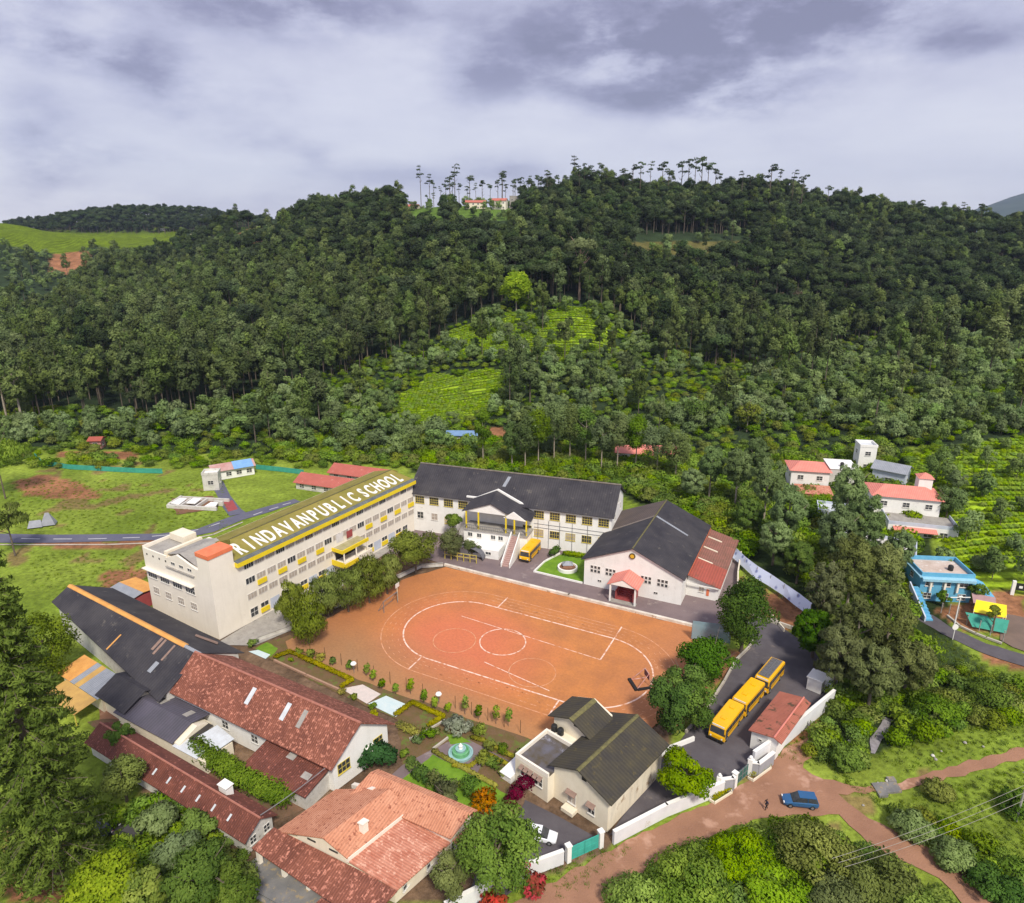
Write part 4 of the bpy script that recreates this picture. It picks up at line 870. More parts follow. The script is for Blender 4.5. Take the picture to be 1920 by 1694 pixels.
for x0, y0, x1, y1, mm_ in ((-9.2,-2.6,-8.6,-.6,M('rust_strip',(.30,.20,.16),(.22,.15,.12),2,.8)),(-8.2,-3.0,-7.7,-.6,MATS['rust_strip']),(-5.6,-3.2,-5.2,-.7,MATS['rust_strip']),(-6.2,-5.2,-5.3,-3.6,steel),(-17.6,-5.4,-17.3,-2.8,ridge_orange)):
    b = MB(); b.slab([(x0,y0,zf(y0)),(x1,y0,zf(y0)),(x1,y1,zf(y1)),(x0,y1,zf(y1))], .04); part('roof_sheet', b, mm_, K)
b = MB(); b.slab([(-8,4.2,zf(-4.2)-.02),(-3.5,5.2,zf(-5.2)-.02),(-4.5,6,zf(-6)),(-9,5,zf(-5))], .04); part('roof_sheet', b, MATS['rust_strip'], K)
for o in K.children:      # the roof narrows towards its far end
    for v in o.data.vertices:
        if v.co.x < -30 and v.co.y < -1:
            if v.co.z > 3: v.co.z += (-v.co.y)*.52*.55
            v.co.y *= .45
# ochre and blue-grey patched lower canopy
t = bld('patched_canopy', 'lower canopy patched with ochre and blue-grey sheets below the black workshop roof', -3.0, -18.9, -6.0, 'canopy')
b = MB(); b.box(-8, 3.4, -2.6, 1.0, 0, 2.6); part('wall', b, cream2, t)
for i in range(9):
    x0 = -8.6+i*1.36; m_ = ridge_orange if i < 3 else (steel if i % 2 else M('ochre_sheet', (.55,.34,.10), (.45,.27,.09), .8, .7) if 'ochre_sheet' not in MATS else MATS['ochre_sheet']) if i < 5 else steel
    b = MB(); b.slab([(x0,-3.2,2.75),(x0+1.33,-3.2,2.75),(x0+1.33,1.2,3.6),(x0,1.2,3.6)], .08); part('roof_sheet', b, m_, t)
b = MB(); b.slab([(-5.5,-6.6,2.2),(3.4,-6.6,2.2),(3.4,-3.25,2.7),(-5.5,-3.25,2.7)], .08); part('roof_sheet', b, MATS['ochre_sheet'], t, label='plain ochre lower sheet')
for xx in (-5.2, -1, 3.1): b = MB(); b.tube((xx,-6.4,0),(xx,-6.4,2.2), .09, n=6); part('post', b, frame_y, t)
t = bld('gabled_annex', 'small cream annex with a dark hipped sheet roof at the foot of the workshop', 3.4, -20.4, -6, 'building')
b = MB(); b.gable(-3.6, 3.0, -1.4, 3.4, 0, 3.0, 4.2, 'x', rp=1); part('wall', b, cream2, t)
b = MB(); b.roof(-4.2, 3.8, -2.1, 3.4, 2.9, 4.6, 'x', .1, rp=1.4, ze1=3.9); part('roof', b, black_roof, t)
# dark lean-tos in front of the tiled hall
t = bld('dark_lean_to', 'charcoal double-pitched shed with a cream wall below the tiled hall', 5.0, -22.0, -2.4, 'shed')
b = MB(); b.gable(0, 14, -.6, 4.6, 0, 2.3, 3.3, 'x', rp=2.4); part('wall', b, cream2, t)
b = MB(); b.roof(-.4, 13.0, -1.0, 5.4, 2.4, 3.5, 'x', .1, rp=2.3, ze1=2.95); part('roof', b, M('purple_grey_sheet', (.11,.10,.13), (.085,.08,.10), .3, .7, wave=('X', .5, 0, .2)), t)
for xx in (4.5, 10.2): b = MB(); b.slab([(xx,2.8,3.48),(xx+1.0,2.8,3.48),(xx+1.0,4.3,3.2),(xx,4.3,3.2)], .04); part('roof_sheet', b, concrete, t)
b = MB(); b.box(13.2, 19.6, -.9, 3.6, 0, 2.0); part('annex', b, cream2, t)
b = MB(); b.slab([(13.1,-1.1,2.15),(18.2,-1.1,2.15),(18.2,.8,2.3),(13.1,.8,2.3)], .06); b.slab([(15.0,1.6,2.5),(19.4,1.0,2.3),(19.8,3.8,2.5),(15.6,4.4,2.7)], .06); part('roof_sheet', b, pale_sheet, t)
b = MB(); b.slab([(13.3,.9,2.35),(15.0,.9,2.35),(14.9,4.2,2.5),(13.3,4.2,2.5)], .06); part('roof_sheet', b, darkvoid, t)
t = bld('tile_shed', 'small dark-tiled shed with white walls between the hedge and the tiled hall', 35.0, -19.6, -2.4, 'shed')
b = MB(); b.box(-4.6, 6.0, -2.4, 2.2, 0, 2.4); part('wall', b, grime, t)
b = MB(); b.slab([(-5.0,-2.8,2.55),(6.3,-2.8,2.55),(6.3,2.2,3.6),(-5.0,2.2,3.6)], .14); part('roof', b, tile_dark, t)
for xx, yy in ((-.4,.5),(3.6,-.9)): b = MB(); z0_ = 3.6+(yy-2.2)*.21; b.slab([(xx,yy,z0_+.05),(xx+1.3,yy,z0_+.05),(xx+1.3,yy+.9,z0_+.24),(xx,yy+.9,z0_+.24)], .05); part('skylight', b, concrete, t)
t = bld('narrow_quarters', 'long narrow building with a dark red tiled roof and white chimney beside the hedge', 39.3, -28.4, -3.6)
b = MB(); b.gable(-32, 0, -1.9, 1.9, 0, 2.5, 3.7, 'x'); part('wall', b, grime, t)
b = MB(); b.roof(-32.3, .5, -2.5, 2.4, 2.4, 3.95, 'x', .14); part('roof', b, tile_dark, t)
b = MB(); b.tube((-32.3,0,3.98), (.5,0,3.98), .13, n=6); part('ridge_cap', b, MATS['tile_ridge'], t)
b = MB(); b.box(-7.6, -6.2, .5, 1.5, 3, 4.5); b.box(-7.75, -6.05, .4, 1.6, 4.502, 4.6); part('chimney', b, white, t)
for k in range(7): b = MB(); xx = -21+k*2.9; b.slab([(xx,-1.7,3.0),(xx+.3,-1.7,3.0),(xx+.3,-1.0,3.42),(xx,-1.0,3.42)], .04); part('skylight', b, pale_sheet, t)
for yy in (-1.0, 1.0): window(t, 0, yy, 1.4, HP, .8, 1.0, 2, 2)

# ---- salmon-tiled villa ------------------------------------------------------------------------
V = bld('villa', 'salmon-tiled bungalow with crossing gables, chimney and a veranda facing the lower edge', 42, -31, 0)
b = MB(); b.box(.8, 12.0, 3.2, 10.0, 0, 2.6); b.gable(3.0, 10.2, 3.0, 12, 0, 3.4, 5.0, 'y', rp=7.2); part('wall', b, cream2, V)
b = MB(); b.gable(3.6, 16.8, 10.9, 14.2, 0, 3.7, 4.6, 'x', rp=13.3); part('wall', b, cream2, V, label='cream back wing wall')
b = MB(); b.box(10.25, 16.2, 3.4, 10.85, 0, 2.6); part('wall', b, cream2, V, label='cream side wing wall')
b = MB(); b.slab([(-.2,2.8,2.75),(7.2,2.8,5.3),(7.2,12.0,5.3),(-.2,11.0,2.75)], .14); b.slab([(7.204,2.8,5.3),(10.5,2.8,4.0),(10.5,11.6,4.0),(7.204,12.0,5.3)], .14); part('roof', b, tile_pink, V)
b = MB(); b.roof(2.9, 17.4, 10.3, 14.6, 3.85, 4.95, 'x', .14, rp=13.5, ze1=4.6); part('roof', b, tile_pink, V, label='salmon back wing roof')
b = MB(); b.slab([(10.62,2.9,3.5),(17.0,2.9,2.75),(17.0,10.7,2.75),(10.62,10.7,3.5)], .14); part('roof', b, tile_pinky, V, label='mottled side wing roof')
b = MB(); b.slab([(-.6,.1,2.3),(14.6,-1.2,2.2),(14.6,2.9,3.0),(-.6,2.9,3.05)], .14); b.slab([(11.0,-4.2,1.7),(17.2,-4.4,1.7),(17.2,2.8,2.9),(14.62,2.8,2.95),(14.62,-1.2,2.15),(11.0,-1.0,2.15)], .12); part('roof', b, tile, V, label='darker veranda roof')
b = MB(); b.box(10.25, 10.6, 2.9, 10.9, 3.3, 3.95); b.box(10.6, 17.0, 10.72, 10.88, 2.7, 3.7); b.slab([(1.0,12.2,3.1),(5.2,11.4,4.7),(5.2,11.9,4.7),(1.0,12.7,3.1)], .6); part('parapet', b, cream, V)
b = MB(); b.box(9.0, 9.6, 5.9, 6.6, 3.6, 5.7); b.box(8.9, 9.7, 5.8, 6.7, 5.702, 5.85); part('chimney', b, cream, V)
for xx in (5.2, 8.4): b = MB(); b.box(xx-.6, xx+.6, 2.93, 3.05, 3.75, 3.95); part('vent', b, darkvoid, V)
for xx in (0.2, 4.0, 7.6, 11.0, 14.6): b = MB(); b.box(xx-.22, xx+.22, .1, .5, 0, 2.3) if xx < 14 else b.box(xx-.22, xx+.22, -3.8, -3.4, 0, 1.75); part('pillar', b, cream, V)
b = MB(); b.box(-.8, 16, -2.6, 2.6, 0, .35); b.box(-.8, 16, -3.1, -2.6, 0, .18); part('veranda_floor', b, darkconc, V)
b = MB(); b.box(1.3, 11, 2.5, 2.62, .4, 2.2); part('doorway', b, darkvoid, V)
for yy in (4.0, 7.4): window(V, 16.2, yy+1, 1.5, HP, 1.3, 1.2, 2, 2)
for yy in (11.2, 14.0): window(V, 16.8, yy+.2, 1.8, HP, 1.2, 1.1, 2, 2)
b = MB(); b.slab([(16.9,11.0,2.7),(18.6,11.0,2.3),(18.6,13.6,2.3),(16.9,13.6,2.7)], .1); part('porch_roof', b, tile_pinky, V)

bpy.context.view_layer.update()
def shear(t, k, y0, cond=None):      # the plan is not square: skew it along x
    done = set()
    for o in t.children:
        if o.location.length > 1e-6 or o.name.startswith('window'): o.location.x += k*(o.location.y-y0); continue
        if o.data.name in done: continue
        done.add(o.data.name)
        for v in o.data.vertices:
            if cond is None or cond(v.co): v.co.x += k*(v.co.y-y0)
shear(V, .25, 2.8)
for o in T.children:
    if o.name.startswith('window'):
        if o.location.x > -1: o.location.x += .15*(o.location.y-5); o.rotation_euler.z += -.149
    else:
        for v in o.data.vertices:
            if v.co.x > -3: v.co.x += .15*(v.co.y-5)
# ---- cream house with two black gables ---------------------------------------------------------
H = bld('cream_house', 'cream two-storey house with two mossy black gable roofs and a walled flat terrace', 75.8, -8.3, -15)
b = MB(); b.gable(-8.3, 0, 0, 12.6, 0, 5.1, 6.7, 'y', rp=-4.4); part('wall', b, cream2, H)
b = MB(); b.box(0.004, .05, .1, 12.5, .1, 5.0); part('wall', b, cream_stain, H, label='stained side wall above the dirt road')
b = MB(); b.roof(-8.9, .7, -.5, 13.2, 5.05, 7.0, 'y', .14, rp=-4.4, mi2=0, ze1=4.9); part('roof', b, moss_black, H)
b = MB(); b.slab([(-4.6,-.52,6.99),(-4.4,-.52,7.06),(-4.4,13.22,7.06),(-4.6,13.22,6.99)], .08); b.slab([(-4.396,-.52,7.06),(-4.1,-.52,6.95),(-4.1,13.22,6.95),(-4.396,13.22,7.06)], .08); part('ridge_cap', b, moss_edge, H)
b = MB(); b.box(-13.8, -8.302, -1.3, 5.2, 0, 3.9); part('wall', b, cream2, H, label='cream wall below the flat terrace')
b = MB(); b.box(-13.8,-8.31,-1.3,-1.0,3.9,4.5); b.box(-13.8,-13.5,-1.0,4.9,3.9,4.5); b.box(-13.8,-8.31,4.9,5.2,3.9,4.5); part('parapet', b, cream, H)
b = MB(); b.box(-13.5,-8.31,-1.0,4.9,3.9,3.94); part('terrace_floor', b, M('wet_terrace', (.13,.125,.15), (.09,.07,.04), .5, .5, c3=(.30,.30,.36), t3=.60, s3=.4), H)
b = MB(); b.gable(-13.6, -7.6, 6.6, 12.0, 0, 5.9, 7.1, 'y', rp=-10.6); b.box(-13.6, -8.31, 5.203, 6.597, 0, 4.1); part('wall', b, cream2, H, label='cream wall of the rear gable')
b = MB(); b.roof(-14.3, -6.9, 6.0, 11.6, 5.85, 7.35, 'y', .14, rp=-10.6, ze1=5.7); part('roof', b, moss_black, H, label='smaller rear black gable roof')
b = MB(); b.slab([(-10.596,5.98,7.41),(-10.0,5.98,7.16),(-10.0,11.62,7.16),(-10.596,11.62,7.41)], .08); part('ridge_cap', b, moss_edge, H)
for xx, zz_, yy in ((-4.0,5.9,0),(-10.2,6.4,6.6)): b = MB(); b.box(xx, xx+.7, yy-.04, yy+.04, zz_-.4, zz_+.15); part('vent', b, darkvoid, H)
def awn(t, x, y, z, w_, d=.6, rz=0):
    b = MB(); b.slab([(-w_/2,-d,-.18),(w_/2,-d,-.18),(w_/2,0,.12),(-w_/2,0,.12)], .07); part('awning', b, MATS['rust_strip'], t, (x, y-.01, z), rz)
for xx, n in ((-11.6, 3), (-9.3, 2)):
    for j in range(n): window(H, xx-.9+j*.75, -1.3, 2.5, 0, .5, 1.3, 1, 2); awn(H, xx-.9+j*.75, -1.3, 3.35, .62)
window(H, -5.4, 0, 1.7, 0, 1.1, 1.5, 2, 1, gm=curtain); awn(H, -5.4, 0, 2.75, 1.5)
window(H, -2.4, 0, 1.9, 0, .9, 1.3, 2, 2); awn(H, -2.4, 0, 2.8, 1.2)
b = MB(); b.box(-6.3, -4.5, -1.1, -.01, 0, .5); part('doorstep', b, cream2, H)
b = MB(); b.slab([(-15.8,-2.2,1.0),(-13.9,-2.2,1.0),(-13.9,1.6,1.4),(-15.8,1.6,1.4)], .1); b.box(-15.7,-13.9,-2.1,1.5,0,.9); part('ramp_wall', b, white, H)
tankm = black_plastic
for xx, lb in ((-13.0, 'black water tank on the terrace, the left of two below the rear gable'), (-11.9, 'black water tank on the terrace, the right of two below the rear gable')):
    b = MB(); b.lathe((0,0,0), [(.45,0),(.47,.1),(.45,.35),(.47,.4),(.45,.75),(.40,.9),(.18,1.02),(.18,1.1),(.02,1.12)], 14)
    mw = H.matrix_world if False else None
    o = single('water_tank', b, tankm, lb, 'water tank', group='water tanks on the cream house terrace')
    q_ = Vector((CW(75.8,-8.3).x, CW(75.8,-8.3).y, 0)); a_ = CROT+R_(-15); vx, vy = xx, 5.9
    o.location = q_+Vector((vx*math.cos(a_)-vy*math.sin(a_), vx*math.sin(a_)+vy*math.cos(a_), 4.1))

# ---- rear two-storey block ---------------------------------------------------------------------
B = bld('rear_block', 'long white two-storey block with a charcoal roof and a gabled balcony porch', 3.8, 55.4, 8.6)
b = MB(); b.gable(-.5, 48.3, 0, 15, 0, 9.9, 14.4, 'x', rp=7.2); part('wall', b, white, B)
b = MB(); b.roof(-1.0, 48.9, -.7, 15.8, 9.85, 14.8, 'x', .16, rp=7.2); part('roof', b, black_roof, B)
b = MB(); b.tube((-1.0,7.2,14.85),(48.9,7.2,14.85), .2, n=6); part('ridge_cap', b, M('pale_ridge', (.22,.19,.16), (.14,.12,.10), 1, .9), B)
b = MB(); zf2 = lambda y_: 9.85+(y_+.7)/7.9*4.95+.04
b.slab([(21.6,3.6,zf2(3.6)),(22.4,3.6,zf2(3.6)),(23.0,6.2,zf2(6.2)),(22.2,6.2,zf2(6.2))], .05); part('skylight', b, steel, B)
for k in range(13):
    xx = 1.9+k*3.72
    if 13.5 < xx < 27: continue
    window(B, xx, 0, 8.2, 0, 2.2, 1.7, 4, 3, fm=frame_y, gm=dark)
for k in range(13):
    xx = 1.9+k*3.72
    if 13 < xx < 30: continue
    if k in (0,1): window(B, xx, 0, 4.2, 0, 1.5, 1.6, 2, 2, gm=dark if k == 0 else curtain)
    else: window(B, xx, 0, 3.7, 0, 2.1, 1.6, 4, 2, gm=dark if k % 2 else curtain, fm=frame_y)
window(B, 28.9, 0, 4.3, 0, 2.0, 1.7, 3, 2, fm=frame_y)
for (yy, zz_) in ((4,8),(8,11),(11,8.4)): window(B, 48.3, yy, zz_, HP, 1.1, 1.6, 2, 2)
b = MB()
for xx in (31.5, 34, 36.6, 39.5, 43): b.tube((xx,-.12,.2),(xx,-.12,7.0), .05, n=5)
for zz_ in (5.9, 5.0): b.box(30.5, 47, -.1, -.02, zz_, zz_+.06)
part('drain_pipe', b, rail, B)
# porch: raised white gable behind a charcoal roof, yellow posts, floor, stairs
b = MB(); b.add([(14.0,-.05,9.3),(31.0,-.05,9.3),(31.0,-.05,9.9),(28.2,-.05,10.2),(21.8,-.05,13.2),(16.5,-.05,10.6),(14.0,-.05,10.6)]+[(14.0,.35,9.3),(31.0,.35,9.3),(31.0,.35,9.9),(28.2,.35,10.2),(21.8,.35,13.2),(16.5,.35,10.6),(14.0,.35,10.6)],
      [(0,1,2,3,4,5,6),(13,12,11,10,9,8,7)]+[(i,7+i,7+(i+1) % 7,(i+1) % 7) for i in range(7)]); part('gable_parapet', b, white, B)
b = MB(); b.slab([(14.6,-4.6,8.7),(21.6,-4.6,11.3),(21.6,-.1,12.9),(15.6,-.1,10.2)], .14)
b.slab([(21.604,-4.6,11.3),(25.0,-4.6,9.6),(25.0,-.1,11.2),(21.604,-.1,12.9)], .14); b.slab([(25.004,-4.6,9.6),(30.9,-3.6,7.9),(30.9,-.1,8.6),(25.004,-.1,11.2)], .14)
part('porch_roof', b, black_roof_y, B)
b = MB(); b.add([(15.4,-4.3,8.75),(21.6,-4.3,11.1),(25.0,-4.3,9.4),(25.0,-4.3,8.75),(15.4,-4.1,8.75),(21.6,-4.1,11.1),(25.0,-4.1,9.4),(25.0,-4.1,8.75)], [(0,3,2,1),(4,5,6,7),(0,1,5,4),(1,2,6,5),(2,3,7,6),(3,0,4,7)])
b.add([(24.6,-4.5,8.3),(27.0,-4.5,10.0),(30.0,-4.5,8.0),(24.6,-4.3,8.3),(27.0,-4.3,10.0),(30.0,-4.3,8.0)], [(0,2,1),(3,4,5),(0,1,4,3),(1,2,5,4),(2,0,3,5)]); part('gable_wall', b, white, B)
for xx in (15.6, 18.6, 25.2, 27.2, 30.0): b = MB(); b.box(xx-.15, xx+.15, -4.5, -4.2, 4.6, 8.75 if xx < 26 else 8.1); part('column', b, yellow, B)
b = MB(); b.box(14.9, 30.4, -4.9, -.02, 4.3, 4.6); part('balcony_floor', b, concrete, B)
b = MB()
for xx in np.arange(15.2, 30.2, .45): b.box(xx, xx+.06, -4.86, -4.8, 4.6, 5.6)
b.box(15.0, 30.3, -4.9, -4.78, 5.6, 5.7); part('railing', b, rail, B)
b = MB(); b.box(15.0, 30.2, -4.6, -.02, 0, 4.3); part('wall', b, white, B, label='white porch base')
b = MB(); b.box(15.9, 25, -9.0, -4.62, 0, 2.1); part('wall', b, white, B, label='low white block under the stair')
for xx in (16.6, 18.8, 22.2, 24.0): window(B, xx, -4.6, 3.2, 0, 1.0, .9, 2, 1)
for xx in (19.6, 22.6): window(B, xx, -9.0, 1.3, 0, 1.2, .6, 2, 1)
b = MB()
for i in range(16): b.box(26.7, 28.4, -11.6+i*.44, -11.6+(i+1)*.44, 0, .27*(i+1))
part('stair', b, M('pink_steps', (.45,.30,.27), (.36,.24,.22), 1, .9), B)
b = MB()
for xx in (26.5, 28.42): b.add([(xx,-11.9,0),(xx,-4.65,0),(xx,-4.65,5.3),(xx,-11.9,.9),(xx+.2,-11.9,0),(xx+.2,-4.65,0),(xx+.2,-4.65,5.3),(xx+.2,-11.9,.9)], [(0,3,2,1),(4,5,6,7),(0,4,7,3),(1,2,6,5),(3,7,6,2)])
part('stair_wall', b, white, B)
t = bld('canopy_stair', 'grey arched ramp with yellow railings in front of the white porch', 19.2, 46.8, 8.6, 'ramp')
b = MB()
for i in range(14): a0, a1 = i/14*math.pi, (i+1)/14*math.pi; b.slab([(4-4*math.cos(a0),0,.4+2.6*math.sin(a0)),(4-4*math.cos(a1),0,.4+2.6*math.sin(a1)),(4-4*math.cos(a1),1.8,.4+2.6*math.sin(a1)),(4-4*math.cos(a0),1.8,.4+2.6*math.sin(a0))][::1], .15)
part('arch', b, M('arch_grey', (.16,.16,.18), None, 2, .6), t)
for i in range(6): b = MB(); b.box(-.6+i*1.5, -.45+i*1.5, -1.3, -1.15, 0, 1.8); part('post', b, frame_y, t)
b = MB(); b.box(-.6, 7.1, -1.3, -1.17, 1.0, 1.1); b.box(-.6, 7.1, -1.3, -1.17, 1.8, 1.9); part('handrail', b, frame_y, t)

# ---- assembly hall -----------------------------------------------------------------------------
A = bld('assembly_hall', 'big white gabled hall with a charcoal roof, round emblem and pink entrance porch', 50.7, 48.6, 1.5)
b = MB(); b.gable(0, 20, 0, 27, 0, 5.9, 10.0, 'y'); part('wall', b, white, A)
b = MB(); b.roof(-.6, 20.5, -.45, 28, 5.75, 10.3, 'y', .16); part('roof', b, black_roof_y, A)
b = MB(); b.tube((9.95,-.45,10.32),(9.95,28,10.32), .16, n=6); part('ridge_cap', b, moss_edge, A)
zf3 = lambda x_: 10.3-(x_-9.95)/10.55*4.55+.05
b = MB(); b.slab([(10.2,17.4,zf3(10.2)),(17.3,17.0,zf3(17.3)),(17.3,17.6,zf3(17.3)),(10.2,18.1,zf3(10.2))], .04); part('roof_sheet', b, steel, A)
b = MB(); zl = lambda x_: 10.3-(9.95-x_)/10.55*4.55+.05; b.slab([(-.5,13.4,zl(-.5)),(9.7,17.2,zl(9.7)),(9.7,18.0,zl(9.7)),(-.5,14.2,zl(-.5))], .04); part('roof_sheet', b, M('pale_moss_strip', (.24,.20,.17), (.17,.14,.12), 1, .9), A)
b = MB(); b.slab([(-.55,14.2,zl(-.55)),(9.7,18.0,zl(9.7)),(9.7,27.9,zl(9.7)),(-.55,27.9,zl(-.55))], .04); part('roof_sheet', b, M('brown_lichen_sheet', (.13,.10,.09), (.10,.08,.075), .3, .85, wave=('X', .5, 0, .2)), A)
b = MB(); b.tube((9.9,-.04,8.5),(9.9,-.22,8.5), .62, n=24); part('emblem', b, M('emblem_brown', (.12,.07,.02), None, 2, .6), A)
b = MB(); b.tube((9.9,-.23,8.5),(9.9,-.26,8.5), .40, n=24); part('emblem_disc', b, M('emblem_gold', (.75,.45,.04), None, 2, .5), A)
for xc in (2.4, 5.6, 12.9, 16.2):
    for r_ in range(2):
        for c_ in range(3): window(A, xc-.75+c_*.75, 0, 4.35-r_*.85, 0, .5, .6, 1, 1, sill=False, pane=True)
for xc in (3.4, 15.0): window(A, xc, 0, 1.5, 0, .7, .4, 2, 1, sill=False)
window(A, 10.9, 0, 2.9, 0, .6, 1.5, 1, 1, sill=False)
b = MB(); b.roof(6.4, 12.6, -4.8, -.02, 3.9, 5.5, 'y', .12); part('porch_roof', b, salmon, A)
for xx in (7.0, 12.0): b = MB(); b.box(xx-.16, xx+.16, -4.5, -4.2, 0, 3.95); part('column', b, white, A)
b = MB(); b.add([(6.6,-4.65,3.9),(12.4,-4.65,3.9),(9.5,-4.65,5.3),(6.6,-4.5,3.9),(12.4,-4.5,3.9),(9.5,-4.5,5.3)], [(0,1,2),(5,4,3),(0,3,4,1),(1,4,5,2),(2,5,3,0)]); part('gable_trim', b, white, A)
b = MB()
for i in range(8): b.box(8.0, 11.2, -3.2+i*.38, -3.2+(i+1)*.38, 0, .22*(i+1))
b.box(7.7, 8.0, -3.3, -.05, 0, 2.0); b.box(11.2, 11.5, -3.3, -.05, 0, 2.0); part('entrance_steps', b, maroon, A)
b = MB(); b.box(7.0, 12.2, -4.6, -3.31, 0, .16); part('landing', b, concrete, A)
b = MB(); b.box(8.6, 10.4, -.05, .01, 1.8, 3.9); part('door', b, cream2, A)
# red-roofed annex on its right
b = MB(); b.gable(20.02, 26.2, 4.6, 28.2, 0, 3.2, 4.6, 'y', rp=20.3); part('wall', b, white, A, label='white annex wall')
b = MB(); b.slab([(20.3,3.9,4.75),(26.7,3.9,3.2),(26.7,12.5,3.2),(20.3,12.5,4.75)], .12); part('annex_roof', b, red_sheet, A)
b = MB(); b.slab([(20.3,12.52,4.68),(26.7,12.52,3.13),(26.7,28.6,3.13),(20.3,28.6,4.68)], .12); part('annex_roof', b, M('old_red_sheet', (.30,.13,.10), (.22,.11,.08), .5, .8, c3=(.40,.16,.12), t3=.6, wave=('X',.45,0,.3)), A, label='older stained red annex roof')
b = MB(); b.box(20.1, 20.34, 3.9, 28.6, 4.75, 5.0); part('gutter', b, orange, A)
for yy in (12.5, 18.5, 24): b = MB(); b.slab([(20.6,yy,4.78),(23.6,yy,4.05),(23.6,yy+.3,4.05),(20.6,yy+.3,4.78)], .25); part('rib_wall', b, cream2, A)
b = MB(); b.box(20.2, 26.3, 3.86, 4.02, 2.9, 3.1); part('fascia', b, white, A)
window(A, 23.0, 4.6, 1.9, 0, .9, 1.0, 2, 2, gm=curtain)
b = MB(); b.box(24.0,24.5,4.5,4.58,.8,2.2); part('wall_painting', b, orange, A)
# small flat link roof behind the hall
# ---- gatehouse and tanks -----------------------------------------------------------------------
g0 = P(1403,1400); g1 = P(1437,1412)
G_ = bld('gatehouse', 'small white gatehouse with a patched red-tiled roof against the boundary wall', 89.0, 14.6, -14.5)
b = MB(); b.gable(0, 3.6, 0, 10.6, 0, 3.0, 3.6, 'y', rp=3.0); part('wall', b, white, G_)
b = MB(); b.roof(-.35, 4.3, -.4, 11.0, 3.1, 3.75, 'y', .12, rp=3.2, ze1=3.3); part('roof', b, M('patched_tile', (.44,.15,.10), (.36,.12,.08), .6, .85, c3=(.12,.07,.04), t3=.56, s3=.7, wave=('Y', .33, 0, .5)), G_)
b = MB(); b.tube((3.2,-.4,3.8),(3.2,11.0,3.8), .12, n=6); part('ridge_cap', b, salmon, G_)
window(G_, 2.2, 0, 1.4, 0, .5, .9, 2, 1); window(G_, 1.3, 0, 2.0, 0, .4, .3, 1, 1, sill=False)
t = thing('kiosk', 'white box-shaped kiosk at the end of the curved driveway kerb', 'kiosk', P(1530,1290), CROT-R_(15))
b = MB(); b.box(-1.1, 1.1, -1.3, 1.3, 0, 2.2); part('wall', b, white, t)
b = MB(); b.box(-1.25, 1.25, -1.45, 1.45, 2.2, 2.34); part('roof', b, white, t)
t = thing('water_tower_wall', 'tall broken white wall panels beside the kiosk above the stream', 'wall', P(1560,1300), CROT-R_(5))
b = MB(); b.box(.2, .5, -1, 5.5, 0, 2.8); b.box(-1.2, .2, -.4, -.1, 0, 3.2); b.box(-.6, -.3, .2, 2.6, 0, 2.4); part('wall', b, white, t)
b = MB(); b.slab([(-1.2,-.2,2.2),(-.1,-1.4,1.4),(.1,1.0,2.9),(-1.0,1.6,3.2)], .08); part('leaning_panel', b, pale_sheet, t)
# ================================================================ houses right and left of the campus
def flat_house(name, label, base, rot, w_, d_, h_, wm_, roofc=None, par=.7, storeys=2, wins=3, roofkind='flat', z=0, tank=False, group=None):
    """base: world point of the front middle; local -y faces the front"""
    t = thing(name, label, 'house', (base[0], base[1], z), rot, group)
    b = MB()
    if roofkind == 'gable': b.gable(-w_/2, w_/2, 0, d_, 0, h_, h_+d_*.22, 'x')
    else: b.box(-w_/2, w_/2, 0, d_, 0, h_)
    part('wall', b, wm_, t)
    if roofkind == 'flat':
        b = MB(); b.box(-w_/2-.1,w_/2+.1,-.1,.12,h_,h_+par); b.box(-w_/2-.1,w_/2+.1,d_-.12,d_+.1,h_,h_+par); b.box(-w_/2-.1,-w_/2+.12,.12,d_-.12,h_,h_+par); b.box(w_/2-.12,w_/2+.1,.12,d_-.12,h_,h_+par); part('parapet', b, wm_, t)
        b = MB(); b.box(-w_/2+.12,w_/2-.12,.12,d_-.12,h_,h_+.06); part('roof', b, roofc or concrete, t)
    elif roofkind == 'gable':
        b = MB(); b.roof(-w_/2-.5, w_/2+.5, -.6, d_+.6, h_-.1, h_+d_*.22+.15, 'x', .14); part('roof', b, roofc, t)
    elif roofkind == 'hip':
        e_ = .6; hh = h_+.05; x0, x1, y0, y1 = -w_/2-e_, w_/2+e_, -e_, d_+e_; i_ = min(w_, d_)*.42; ym = d_/2; zr = h_+i_*.48
        b = MB(); b.add([(x0,y0,hh),(x1,y0,hh),(x1,y1,hh),(x0,y1,hh),(x0+i_,ym,zr),(x1-i_,ym,zr)], [(0,1,5,4),(1,2,5),(2,3,4,5),(3,0,4),(3,2,1,0)]); part('roof', b, roofc, t)
    for s_ in range(storeys):
        zc_ = h_/storeys*(s_+.5)
        for i in range(wins):
            if w_ > 3: window(t, -w_/2+w_*(i+.5)/wins, 0, zc_, 0, min(1.4, w_/wins*.5), 1.1, 2, 2, pane=True)
        for i in range(max(1, int(d_/4))): window(t, w_/2, d_*(i+.5)/max(1, int(d_/4)), zc_, HP, 1.1, 1.0, 2, 2)
        for i in range(max(1, int(d_/4))): window(t, -w_/2, d_*(i+.5)/max(1, int(d_/4)), zc_, -HP, 1.1, 1.0, 2, 2)
    return t
D = lambda d: math.radians(d)
r1 = flat_house('hill_house', 'white house with a salmon hipped roof, rearmost of the houses right of the hall', onland(1514,930), D(-12), 9.6, 8, 7.2, white, salmon, storeys=2, wins=2, roofkind='hip', z=onland(1514,930).z-.3)
b = MB(); b.box(5.2, 12.0, 1.5, 10, 0, 7.8); part('side_block', b, grime, r1)
